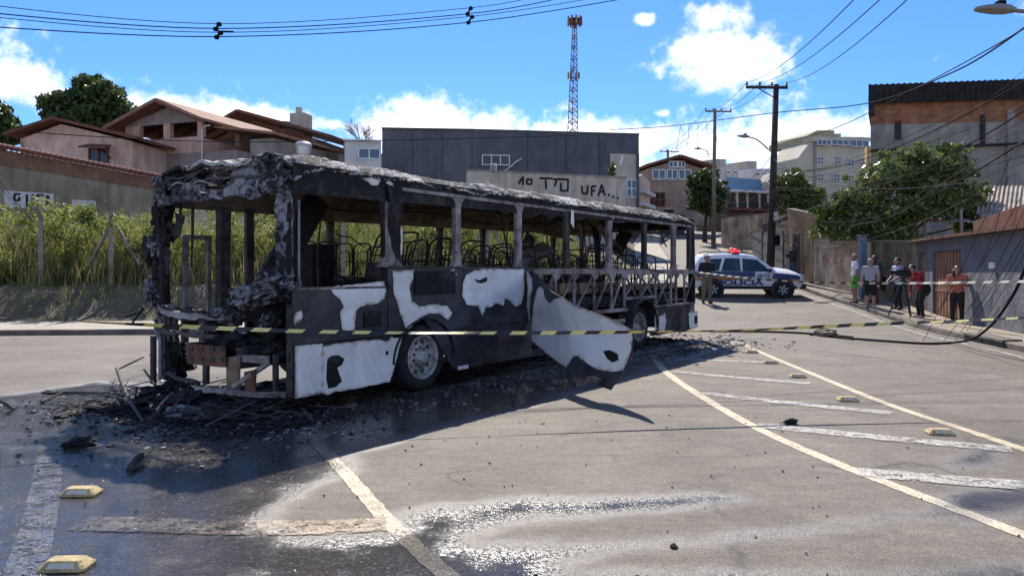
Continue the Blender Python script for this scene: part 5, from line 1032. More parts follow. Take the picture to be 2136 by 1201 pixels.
for i, (u, v, w_, h_) in enumerate(((376,470,14,26),(306,520,12,30),(350,545,10,30))):
    yz = [bl(*p, -.04) for p in ((u-w_/2,v-h_),(u+w_/2,v-h_*.8),(u+w_*.6,v),(u+w_*.1,v+h_),(u-w_*.5,v+h_*.3))]; sheet('ragged_flap', jag(yz, .03, .02, 9+i), lambda a, b, o: (-.05-o+.05*mnoise.noise(Vector((a*5, b*5, 3))), a, b), M_CHARD, BUS, 0, .008, .06)
# interior bulkhead pillar behind the driver and hanging wires
mb = MB(); mb.beam((.75, 2.30, .7), (.75, 2.28, 2.5), .12, .15); mb.build('bulkhead_pillar', M_STEELD, BUS, local=True)
for i, (u, v0, v1) in enumerate(((402,430,560),(377,425,470))):
    y, z = bl(u, v0, .1); y2, z2 = bl(u-3, v1, .1); mb = MB(); mb.tube([(.1, y, z), (.12, (y+y2)/2+.02, (z+z2)/2), (.1, y2, z2)], [.022, .016, .01], 5); mb.build('hanging_wire', M_TUBE, BUS, local=True)
# dash and front frame
fbeam('dash_beam', lambda y: 1.13-.05*math.sin(math.pi*(y-.2)/2.2), .10, .07, M_STEEL, .75, 2.44, jit=.03, seed=5, n=40); fbeam('dash_hose', lambda y: 1.20-.07*math.sin(math.pi*(y-.2)/2.2)+.03*math.sin(y*5), .04, .035, M_CHARD, .6, 2.46, jit=.04, seed=8, n=40)
for i, (c, sz, m) in enumerate((((.0, .42, 1.36), (.4, .75, .22), M_CHAR), ((-.05, .20, 1.46), (.35, .42, .30), M_CHAR), ((.0, .75, 1.28), (.4, .5, .26), M_CHAR), ((.1, .5, 1.10), (.3, .55, .28), M_CHARD), ((-.06, .95, 1.10), (.3, .35, .24), M_CHAR), ((.15, .36, .78), (.35, .45, .32), M_CHARD), ((-.1, .28, 1.0), (.2, .25, .25), M_CHAR), ((.12, 2.1, 1.08), (.3, .4, .14), M_CHARD), ((-.02, 2.36, .95), (.26, .30, .42), M_CHAR), ((.25, 1.4, .72), (.5, .9, .26), M_CHARD), ((.0, 2.2, .45), (.25, .35, .5), M_CHARD), ((.2, 1.7, .95), (.4, .6, .12), M_CHARD))):
    crumple('melted_dash' if c[2] > 1 else 'charred_mass', c, sz, m, i+20, .55, n=4)
for i, u in enumerate((341, 358, 377, 398, 441)):
    y, z0 = bl(u, 648, -.2); _, z1 = bl(u, 712, -.2); mb = MB(); mb.beam((fx(y)+.05, y, z1), (fx(y)+.05, y, z0), .05 if i != 4 else .10, .04); mb.build('front_upright', M_STEELD, BUS, local=True)
fbeam('front_crossbar', lambda y: .86, .05, .05, M_STEELD, .9, 2.3, jit=.03, seed=12); fbeam('bumper_bar', lambda y: .24, .06, .06, M_STEEL, .05, 1.25, jit=.02, seed=13); fbeam('bumper_bar', lambda y: .30+.05*(y-1.2), .05, .04, M_STEELD, 1.2, 2.0, jit=.05, seed=14)
M_PRIMER = two_tone('red_primer_plate', (0.05, 0.028, 0.02), (0.17, 0.085, 0.055), 4, .5, .14, .85, .3, 20)
def fplate(name, px, x, m, th=.012, seed=1): yz = [bl(*p, x) for p in px]; return sheet(name, jag(yz, .05, .006, seed), lambda a, b, o: (x-o, a, b), m, BUS, 0, th, .2)
gp_ = fplate('perforated_plate', ((388,716),(470,722),(472,766),(392,758)), -.22, M_PRIMER)
for u in (398, 420, 443, 462):
    for v in (727, 748): yz = bl(u, v, -.235); bb_('plate_hole', M_BOLT, (-.245, -.236, yz[0]-.035, yz[0]+.035, yz[1]-.028, yz[1]+.028), parent=gp_)
fplate('bracket_plate', ((473,745),(502,742),(500,826),(475,820)), -.18, M_RUSTI, seed=3); fplate('bracket_plate', ((511,776),(535,770),(534,818),(513,816)), -.17, M_PRIMER, seed=4); fplate('front_gusset', ((500,740),(562,742),(562,758),(500,754)), -.15, M_STEEL, seed=5)
a, b = bl(488, 806, -.2), bl(560, 757, -.12); mb = MB(); mb.beam((-.2, *a), (-.12, *b), .05, .05); mb.build('diagonal_strut', M_STEEL, BUS, local=True)
for i, (u, v0, v1, x) in enumerate(((320,700,800,-.02),(345,690,790,-.1),(430,755,800,-.2),(604,640,828,-.03),(575,740,826,-.05))):
    y, z0 = bl(u, v0, x); _, z1 = bl(u, v1, x); mb = MB(); mb.beam((x, y, z1), (x, y, z0), .07 if i < 3 else .05, .05); mb.build('front_upright', M_STEELD, BUS, local=True)
# rounded bumper corner still standing at the far front
mb = MB(); mb.grid(lambda f, g: Vector((.20-.34*math.sin(f*1.5), 2.28+.30*math.cos(f*1.5), .28+.42*g-.06*math.cos(g*3))), 10, 8); o = mb.build('bumper_corner', two_tone('scorched_bumper', (0.04, .04, .045), (.26, .27, .31), 3, .45, .15), BUS, local=True, smooth_=True); o.modifiers.new('t', 'SOLIDIFY').thickness = .015
for i, (u, v, du, dv) in enumerate(((298,560,-8,-30),(285,652,-40,6),(300,640,-25,35),(330,640,70,5))):
    y, z = bl(u, v, -.05); y2, z2 = bl(u+du, v+dv, -.15); mb = MB(); mb.tube([(-.05, y, z), (-.12, (y+y2)/2, (z+z2)/2-.03), (-.15, y2, z2)], [.022, .016, .012], 5); mb.build('bent_rod', M_CHARD if i else M_CHAR, BUS, local=True)
# steering wheel and driver seat frame
sw = MB(); c = Vector((.42, .55, 1.42)); ax = Vector((.75, 0, .66)); e1 = Vector((0, 1, 0)); e2 = ax.cross(e1).normalized()
sw.tube([c+(e1*math.cos(i*.2618)+e2*math.sin(i*.2618))*.23 for i in range(25)], .016, 6, caps=False); 
for k in range(3): sw.tube([c, c+(e1*math.cos(k*2.09)+e2*math.sin(k*2.09))*.23], .012, 5)
sw.tube([c, c-ax.normalized()*.5], .03, 6); sw.build('steering_wheel', M_TUBE, BUS, local=True)
# ---- seats: bare tube frames
def seat_mesh(seed):
    r = random.Random(seed); mb = MB(); W_ = .86; rc = .10
    def loop(y0, y1, z0, z1, x0, x1, rad=.015):
        mb.tube([(x0, y0, z0), (x0+(x1-x0)*.8, y0, z1-.10), (x1, y0+.03, z1-.03), (x1+.01, y0+.09, z1), (x1+.01, y1-.09, z1), (x1, y1-.03, z1-.03), (x0+(x1-x0)*.8, y1, z1-.10), (x0, y1, z0)], rad, 6)
    for k in (0, 1):
        y0 = k*.44+.02; y1 = y0+.40; loop(y0, y1, .30, 1.12, 0, .14); loop(y0+.07, y1-.07, .36, .98, .01, .11, .009)
        for z in (.55, .78): mb.tube([(.04+z*.07, y0, z), (.04+z*.07, y1, z)], .010, 5)
        mb.tube([(0, y0, .32), (-.42, y0, .36), (-.44, y0+.05, .36), (-.44, y1-.05, .36), (-.42, y1, .36), (0, y1, .32)], .014, 6)
        for q in range(3): mb.tube([(-.1-.12*q, y0, .345), (-.1-.12*q, y1, .345)], .008, 5)
    for x in (-.38, 0.0): mb.tube([(x, .08, .35), (x, .12, 0)], .018, 6); mb.tube([(x, .80, .35), (x, .78, 0)], .018, 6); mb.tube([(x, .08, .2), (x, .8, .2)], .012, 5)
    return mb
st0 = seat_mesh(1).build('seat_frame', M_TUBE, BUS, local=True); st0.location = (2.0, .18, .97)
rr = random.Random(14); first = True
for row in range(12):
    for sd in (.18, 1.48):
        if first: o = st0; first = False
        else: o = st0.copy(); COL.objects.link(o); o.parent = BUS
        zz = .97+(.12 if 1.8 < row*.79+1.9 < 3.2 else 0)
        o.location = (1.95+row*.79+rr.uniform(-.06, .06), sd+rr.uniform(-.03, .03), zz); o.rotation_euler = (rr.uniform(-.09, .09), rr.uniform(-.30, .22), rr.uniform(-.16, .16)); o.scale = (1, rr.uniform(.9, 1.05), rr.uniform(.78, 1.06))
# handrails and stanchions
for i in range(13):
    x = 1.7+i*.76; y = .95 if i % 2 else 1.5; mb = MB(); tp_ = Vector((x+rr.uniform(-.12, .12), y+rr.uniform(-.1, .1), 2.72)); mb.tube([(x, y, .97), (x+rr.uniform(-.03, .03), y, 1.9), tp_], .016, 6); mb.build('stanchion', M_TUBE if i % 3 else M_RUSTI, BUS, local=True)
for y in (.72, 1.72): mb = MB(); mb.tube([(1.6+k*.5, y, 2.58-.05*math.sin(k*.9)) for k in range(20)], .016, 6); mb.build('ceiling_rail', M_TUBE, BUS, local=True)
for i in range(12): # scraps of lining hanging from the ceiling
    x = rr.uniform(1.6, 11); y = rr.uniform(.3, 2.2); ln = rr.uniform(.15, .5); mb = MB(); mb.tube([(x, y, 2.76), (x+rr.uniform(-.05, .05), y, 2.76-ln*.5), (x+rr.uniform(-.1, .1), y+rr.uniform(-.1, .1), 2.76-ln)], [.012, .01, .006], 5); mb.build('hanging_wire', M_TUBE, BUS, local=True)
def board(name, a, b, wd, m, up=(0, 1, 0), th=.03): mb = MB(); mb.beam(a, b, wd, th, up); return mb.build(name, m, BUS, local=True)
board('fallen_duct', (.55, 1.1, 1.45), (1.55, 1.35, 2.62), .34, M_CHARD, (0, -1, .3), .10); board('fallen_panel', (6.3, 1.4, 1.75), (7.3, 1.2, 2.12), .4, M_STEEL, (0, -.6, 1), .012)
board('fallen_panel', (8.5, .9, 2.70), (9.9, 1.1, 2.18), .35, M_RUSTI, (0, -.5, 1), .015); board('fallen_panel', (9.7, 1.0, 2.05), (11.3, 1.5, 2.62), .30, M_CHARD, (0, -.6, 1), .02); board('fallen_panel', (6.8, 1.7, 2.55), (8.6, 1.5, 2.35), .35, M_RUSTI, (0, -.6, 1), .012)
board('fallen_duct', (7.3, 2.1, 1.3), (8.2, 2.2, 2.4), .3, M_STEELD, (0, -1, .2), .05)
bb_('inner_cabinet', M_CHARD, (1.6, 2.0, 1.5, 2.3, .97, 2.0)); bb_('turnstile_box', M_STEELD, (2.5, 2.75, 1.0, 1.4, .97, 1.75))
# twisted tubes and straps left all over the saloon
for i in range(46):
    x = rr.uniform(1.5, 11.2); y = rr.uniform(.15, 2.3); z = rr.uniform(1.2, 2.2); mb = MB(); a = Vector((x, y, z)); pts = [a]; d = Vector((rr.uniform(-1, 1), rr.uniform(-.6, .6), rr.uniform(-1, 1))).normalized()
    for k in range(4): d = (d+Vector((rr.uniform(-.6, .6), rr.uniform(-.5, .5), rr.uniform(-.6, .6)))).normalized(); a = a+d*rr.uniform(.1, .26); pts.append(a)
    mb.tube(pts, rr.uniform(.007, .017), 5); mb.build('bent_tube', M_TUBE if i % 4 else M_RUSTI, BUS, local=True)
# ---- peeled skin panel
A3 = BO+BE1*4.74; FPP = Facade((A3.x, A3.y), (1.45, 8.69)); Lp = (Vector((1.45, 8.69))-A3).length
def pp_uv(u, v): p = FPP.pt(u, v); return ((Vector((p.x, p.y))-A3).dot((Vector((1.45, 8.69))-A3)/Lp), p.z)
def pp_map(a, z, off):
    d = (Vector((1.45, 8.69))-A3)/Lp; f = a/Lp; b = .16*math.sin(math.pi*min(1, max(0, f)))+.035*math.sin(a*3+z*2)+.02*math.sin(z*6)+.03*abs(math.sin(a*2.2-z*3.1))+.02*mnoise.noise(Vector((a*3, z*3, 1))); n_ = FPP.n; return Vector((A3.x+d.x*a, A3.y+d.y*a, z))+n_*(b+off)
pp = sheet('peeled_panel', jag([pp_uv(*p) for p in ((1101,563),(1125,572),(1150,590),(1200,618),(1262,654),(1324,688),(1326,700),(1312,755),(1287,813),(1269,801),(1276,788),(1263,781),(1240,788),(1243,776),(1215,768),(1207,772),(1160,738),(1152,736),(1120,712),(1118,700),(1110,640),(1101,620))], .10, .004, 5), pp_map, M_BODY, BUS, 0, .004, .06, local=False)
sheet('paint_patch', jag([pp_uv(*p) for p in ((1130,602),(1138,597),(1150,604),(1157,622),(1172,630),(1185,624),(1200,620),(1262,655.5),(1323,690),(1324,702),(1311,752),(1304,772),(1292,775),(1270,770),(1248,752),(1236,742),(1225,743),(1216,757),(1207,766),(1162,737),(1122,710),(1118,680),(1119,650),(1124,620))], .05, .006, 6), pp_map, M_WP, pp, .012, .002, .06, local=False, edge=True)
sheet('paint_patch', jag([pp_uv(*p) for p in ((1108,574),(1116,580),(1119,600),(1112,625),(1109,650),(1113,668),(1107,675),(1104,620))], .05, .006, 7), pp_map, M_WP, pp, .012, .002, .06, local=False, edge=True)
sheet('burn_hole', jag([pp_uv(*p) for p in ((1275,732),(1283,729),(1297,738),(1298,750),(1290,755),(1282,748))], .03, .004, 8), pp_map, M_CHARD, pp, .019, .002, .06, local=False)
# ---- debris round the front
def debris(name, label, n, gen, m, seed, size=(.02, .12)):
    r = random.Random(seed); mb = MB()
    for i in range(n):
        x, y = gen(r); s = r.uniform(*size)*r.random()**.5+.006; ht = s*r.uniform(.05, .35); a = r.uniform(0, 6.28); t_ = r.uniform(-.4, .4); k = r.randint(3, 5)
        pts = [Vector((x+math.cos(a+6.283*j/k)*s*r.uniform(.4, 1), y+math.sin(a+6.283*j/k)*s*r.uniform(.4, 1), .004+max(0, t_*s*math.cos(6.283*j/k)))) for j in range(k)]; mb.prism(pts, (0, 0, ht*.5+.006))
    o = mb.build(name, m); return tag(o, label, kind='stuff')
def bw(s, y): p = BO+BE1*s+BE2*y; return p.x, p.y
def g1(r):
    y = r.uniform(-.5, 2.9); return bw(-.35+r.gauss(0, .42)-.15*math.sin(y), y)
debris('ash_debris', 'charred fragments heaped before the bus front', 3200, g1, M_CHARD, 5, (.01, .065))
debris('ash_debris', 'pale ash flakes scattered before the bus front', 900, lambda r: bw(-.6+r.gauss(0, .8), r.uniform(-1.2, 3.6)), M_CHAR, 6, (.005, .045))
debris('ash_debris', 'burnt flakes lying along the near side of the bus', 950, lambda r: bw(r.uniform(-.5, 11.5), -abs(r.gauss(0, .55))), M_CHAR, 7, (.006, .06))
debris('ash_debris', 'ash spread beneath and behind the bus tail', 900, lambda r: bw(10.2+r.gauss(0, 1.3), r.gauss(-.2, .8)), M_CHAR, 8, (.01, .10))
debris('ash_debris', 'charred litter under the bus floor', 900, lambda r: bw(r.uniform(0, 11.5), r.uniform(.1, 2.5)), M_CHARD, 10, (.03, .16))
debris('road_grit', 'small dark crumbs scattered over the wet foreground', 130, lambda r: (r.uniform(-5.5, 4), 3.4+5*r.random()), M_CHARD, 9, (.002, .012))
def gpt(u, v, z=.03): x, y = gp(u, v); return Vector((x, y, z))
DB = [('long pale strip bent down to the road before the bus front', [(312,766,.25),(330,800,.12),(372,862,.03)], .018, M_STEEL), ('dark bar slanting over the debris heap', [(243,800,.22),(262,842,.12),(300,884,.02)], .022, M_STEELD), ('thin bar lying across the debris heap', [(310,885,.03),(345,868,.10),(392,852,.06)], .028, M_CHARD), ('rod sticking out left from the debris heap', [(246,796,.18),(262,790,.2),(300,782,.28)], .014, M_CHARD),
      ('pale hose lying before the bumper corner', [(415,838,.06),(450,858,.05),(500,862,.05)], .03, M_STEEL), ('charred stick in the lit wet patch', [(270,985,.02),(290,968,.05),(315,950,.06)], .03, M_CHARD), ('thin pale stick on the road at left', [(85,838,.01),(130,822,.02),(232,822,.02)], .014, M_STEELD), ('dark stick far left of the debris', [(0,836,.01),(15,845,.02),(30,855,.01)], .016, M_CHARD)]
for lab, pts, r_, m in DB:
    o = empty('debris_strip', gpt(*pts[1][:2], 0), label=lab, cat='debris'); MB().tube([gpt(*p) for p in pts], [r_, r_*1.2, r_*.8], 5).build('strip', m, o)
for i, (lab, u, v, sz, m) in enumerate((('burnt lump left of the debris heap', 215, 858, (.42, .22, .12), M_CHARD), ('flat charred piece further left of the debris heap', 135, 868, (.30, .14, .06), M_CHARD), ('dark charred piece beside the pale stick', 105, 820, (.26, .12, .05), M_CHARD), ('burnt black lump covering a road stud at left', 165, 931, (.30, .15, .10), M_CHARD), ('small brown lump near the bottom centre', 1405, 1142, (.045, .04, .03), M_PRIMER), ('black curled scrap beside the hatch bars', 1650, 884, (.16, .08, .07), M_CHARD), ('large black crust under the front bumper', 330, 838, (.9, .4, .22), M_CHARD), ('black crust heap at the debris centre', 400, 870, (.8, .35, .14), M_CHAR), ('pale foamy lump behind the bumper', 375, 772, (.5, .3, .22), M_ROOFC))):
    o = crumple('charred_lump', gpt(u, v, sz[2]*.3), sz, m, i+60, .5, None, 3, (0, 0, i*1.3)); tag(o, lab, 'debris')
o = empty('debris_disc', gpt(505, 865, 0), label='ochre round disc lying before the bus corner', cat='debris'); MB().lathe(gpt(508, 862, .07), (.4, -.5, .75), [(-.02, .10), (.02, .10), (.022, .06), (.035, .05)], 18).build('disc', M_RUSTI, o); MB().lathe(gpt(506, 866, .075), (.4, -.5, .75), [(-.05, .13), (.005, .13)], 18).build('rubber', M_TYRE, o)

r = random.Random(91); mb = MB()
for i in range(75):
    x, y = bw(-.35+r.gauss(0, .35), r.uniform(-.4, 2.8)); a = r.uniform(0, 6.28); ln = r.uniform(.15, .6); h0, h1 = r.uniform(.0, .18), r.uniform(.0, .28)
    mb.beam((x, y, .02+h0), (x+ln*math.cos(a), y+ln*math.sin(a), .02+h1), r.uniform(.006, .035), r.uniform(.004, .012))
tag(mb.build('scrap_heap', M_STEELD), 'tangle of burnt strips heaped under the bus front', kind='stuff')
for i, (s_, y_, sz) in enumerate(((-.3, 1.4, (.9, .9, .30)), (-.35, .5, (.8, .7, .24)), (-.2, 2.2, (.6, .6, .30)))):
    x, y = bw(s_, y_); o = crumple('ash_mound', (x, y, .05), sz, M_CHARD, 80+i, .6, None, 4); tag(o, 'low black ash mound under the %s of the bus front' % ('middle', 'near corner', 'far corner')[i], 'debris')
# ================================================================== police car
M_CARW = plain('car_white', (0.70, 0.71, 0.74), .3); M_CARB = plain('car_blue', (0.022, 0.045, 0.17), .35); M_CARO = plain('car_orange', (0.50, 0.17, 0.05), .4); M_CARK = plain('car_black_plastic', (0.018, 0.018, 0.02), .6)
M_CARG = plain('car_glass', (0.03, 0.045, 0.05), .06); M_CARR = plain('beacon_red', (0.72, 0.02, 0.03), .25, 0, .55); M_LAMPG = plain('headlamp_glass', (0.40, 0.43, 0.46), .12)
cx, cy = 9.38, 30.0
CAR = empty('police_car', (cx, cy, hgt(cy)), R(-7), label='white police utility vehicle with blue and orange stripes parked across the road', cat='car')
CAR.rotation_euler = (math.atan(.085), 0, R(-7))
ST = [(-2.16,.50,.92,.72,1.00,.66),(-2.10,.40,.98,.84,1.12,.74),(-1.98,.36,1.03,.885,1.38,.70),(-1.78,.34,1.05,.90,1.60,.68),(-1.3,.34,1.05,.905,1.675,.68),(-.6,.34,1.04,.91,1.69,.685),(.0,.34,1.03,.91,1.665,.68),(.42,.34,1.02,.91,1.57,.67),(.75,.34,1.01,.91,1.33,.70),(1.08,.34,1.00,.905,1.07,.76),(1.5,.34,.97,.90,1.035,.74),(1.85,.36,.92,.88,.985,.70),(2.05,.38,.84,.82,.89,.62),(2.17,.42,.66,.70,.70,.52)]
def car_side(x, z, out=0.0):     # y of the right side surface
    for a, b in zip(ST, ST[1:]):
        if a[0] <= x <= b[0]:
            f = (x-a[0])/(b[0]-a[0]); q = [a[i]+(b[i]-a[i])*f for i in range(6)]; zb, zs, ws, zt, wt = q[1:]
            if z <= zs: y = ws-.05*max(0, (zb+.25-z)/.25)
            else: y = ws+(wt-ws)*min(1, (z-zs)/max(.02, zt-zs))
            return y+out
    return .7+out
mb = MB(); vs = []
for x, zb, zs, ws, zt, wt in ST:
    ring = [(ws-.06, zb), (ws-.005, zb+.22), (ws, (zb+zs)/2+.08), (ws-.012, zs), (wt+(ws-wt)*.12, zt-(zt-zs)*.12), (wt-.05, zt+.01)]
    vs += [(x, -y, z) for y, z in ring]+[(x, y, z+ (.015 if i == 0 else 0)) for i, (y, z) in enumerate(reversed(ring))]
n = 12; fs = [(i*n+j, i*n+(j+1) % n, (i+1)*n+(j+1) % n, (i+1)*n+j) for i in range(len(ST)-1) for j in range(n)]; fs += [tuple(range(n)), tuple(range((len(ST)-1)*n, len(ST)*n))]
mb.add(vs, fs); body = mb.build('body', M_CARW, CAR, local=True, smooth_=False)
md = body.modifiers.new('b', 'BEVEL'); md.width = .03; md.segments = 2; md.limit_method = 'ANGLE'; md.angle_limit = R(18)
def cs(name, outline, m, off=.006, parent=CAR, side=-1, th=.006): 
    return sheet(name, outline, lambda a, b, o: (a, side*(car_side(a, b)+o), b), m, parent, off, th, .16)
for sd in (-1, 1):
    cs('rear_door_window', [(-1.02,1.07),(-.28,1.06),(-.30,1.55),(-.86,1.56)], M_CARG, .004, side=sd); cs('front_door_window', [(-.20,1.06),(.86,1.04),(.62,1.28),(.36,1.49),(-.20,1.55)], M_CARG, .004, side=sd); cs('quarter_window', [(-1.62,1.10),(-1.12,1.08),(-.98,1.54),(-1.42,1.53)], M_CARG, .004, side=sd)
    cs('blue_band', [(-2.04,.835),(.26,.835),(.26,1.05),(-2.02,1.05)], M_CARB, .008, side=sd); cs('blue_band', [(.90,.765),(2.0,.73),(1.95,.88),(1.0,.985)], M_CARB, .008, side=sd)
    cs('orange_band', [(-2.06,.70),(-1.9,.68),(-1.55,.77),(-.2,.77),(.15,.74),(.35,.76),(.1,.82),(-1.6,.835),(-2.06,.82)], M_CARO, .010, side=sd); cs('orange_band', [(.90,.66),(1.95,.62),(1.93,.73),(1.0,.76)], M_CARO, .010, side=sd)
    cs('sill_cladding', [(-1.9,.35),(1.9,.35),(1.86,.46),(-1.86,.47)], M_CARK, .010, side=sd)
    for xc in (-1.335, 1.335):
        MB().lathe((xc, sd*.78, .36), (0, sd, 0), [(0, .44), (.145, .44), (.15, .36)], 28).build('wheel_arch', M_CARK, CAR, local=True)
        wh = MB().lathe((xc, sd*.80, .335), (0, sd, 0), [(0, .22), (0, .32), (.03, .335), (.14, .335), (.165, .31), (.16, .225), (.03, .22)], 28).build('wheel', M_TYRE, CAR, local=True, smooth_=True)
        MB().lathe((xc, sd*.80, .335), (0, sd, 0), [(.05, .215), (.16, .222), (.165, .205), (.12, .19), (.13, .05), (.15, .03)], 24).build('rim', M_CARK, wh, local=True, smooth_=True)
        for k in range(6): a = k*math.pi/3+.3; mb = MB(); mb.beam((xc+.04*math.cos(a), sd*.955, .335+.04*math.sin(a)), (xc+.20*math.cos(a), sd*.965, .335+.20*math.sin(a)), .05, .02, (0, sd, 0)); mb.build('spoke', M_LAMPG, wh, local=True)
    for a, b in (((-.24,.40),(-.24,1.58)),((.92,.42),(.95,1.02)),((-1.02,.62),(-1.06,1.06))): mb = MB(); mb.beam((a[0], sd*(car_side(a[0], a[1])+.004), a[1]), (b[0], sd*(car_side(b[0], min(b[1], 1.0))+.004), min(b[1], 1.03)), .014, .012, (0, sd, 0)); mb.build('door_seam', M_CARK, CAR, local=True)
    for x in (-.85, .05): bb_('door_handle', M_CARK, (x, x+.17, sd*.93-.012, sd*.93+.012, .93, .96), parent=CAR)
    mb = MB(); mb.box((.80, sd*.99, 1.10), (.14, .18, .14)); mb.build('wing_mirror', M_CARK, CAR, local=True)
    mb = MB(); mb.box((2.03, sd*.62, .80), (.20, .30, .16), (0, 0, sd*-.35)); mb.build('headlight', M_LAMPG, CAR, local=True)
    mb = MB(); mb.tube([(-1.7, sd*.60, 1.66), (-1.5, sd*.60, 1.74), (-.2, sd*.60, 1.75), (.2, sd*.59, 1.70)], .022, 6); mb.build('roof_rail', M_CARK, CAR, local=True)
    mb = MB(); mb.box((-2.12, sd*.70, .92), (.08, .16, .24)); mb.build('tail_light', M_CARR, CAR, local=True)
mb = MB(); mb.quad((.45, -.62, 1.58), (.45, .62, 1.58), (1.07, .70, 1.095), (1.07, -.70, 1.095)); mb.build('windscreen', M_CARG, CAR, local=True); mb = MB(); mb.quad((-1.83, -.6, 1.56), (-1.83, .6, 1.56), (-2.06, .66, 1.16), (-2.06, -.66, 1.16)); mb.build('rear_screen', M_CARG, CAR, local=True)
mb = MB(); mb.bb(2.0, 2.24, -.78, .78, .34, .52); mb.build('front_bumper', M_CARK, CAR, local=True); mb = MB(); mb.bb(-2.24, -2.0, -.80, .80, .36, .54); mb.build('rear_bumper', M_CARK, CAR, local=True); mb = MB(); mb.bb(2.12, 2.2, -.5, .5, .62, .76); mb.build('grille', M_CARK, CAR, local=True)
lb = MB(); lb.bb(-.55, -.25, -.58, .58, 1.715, 1.76); lb = lb.build('light_bar', M_CARK, CAR, local=True)
for y in (-.40, .40): MB().lathe((-.40, y, 1.76), (0, 0, 1), [(0, .13), (.08, .125), (.13, .09), (.145, .03)], 14).build('beacon', M_CARR, lb, local=True, smooth_=True)
def text_mesh(name, txt, size, m, parent, mtx, ext=.003, bold=0.0):
    cu = bpy.data.curves.new(name, 'FONT'); cu.body = txt; cu.size = size; cu.extrude = ext; cu.offset = bold; cu.align_x = 'CENTER'; cu.align_y = 'CENTER'; to = bpy.data.objects.new(name+'_src', cu); COL.objects.link(to)
    me = bpy.data.meshes.new_from_object(to.evaluated_get(bpy.context.evaluated_depsgraph_get())); bpy.data.objects.remove(to); me.transform(mtx); me.materials.clear(); me.materials.append(m); o = bpy.data.objects.new(name, me); COL.objects.link(o); o.parent = parent; return o
text_mesh('lettering', 'POLÍCIA', .27, M_CARB, CAR, Matrix.Translation((-.30, -.925, .60)) @ Matrix.Rotation(R(90), 4, 'X') @ Matrix.Diagonal((1.75, 1, 1, 1)), bold=.012)
cs('number_plate', [(.28,.74),(.88,.74),(.88,1.0),(.28,1.0)], M_CARW, .014); text_mesh('lettering', '28152', .20, M_CARB, CAR, Matrix.Translation((.58, -.948, .87)) @ Matrix.Rotation(R(90), 4, 'X'), bold=.004)

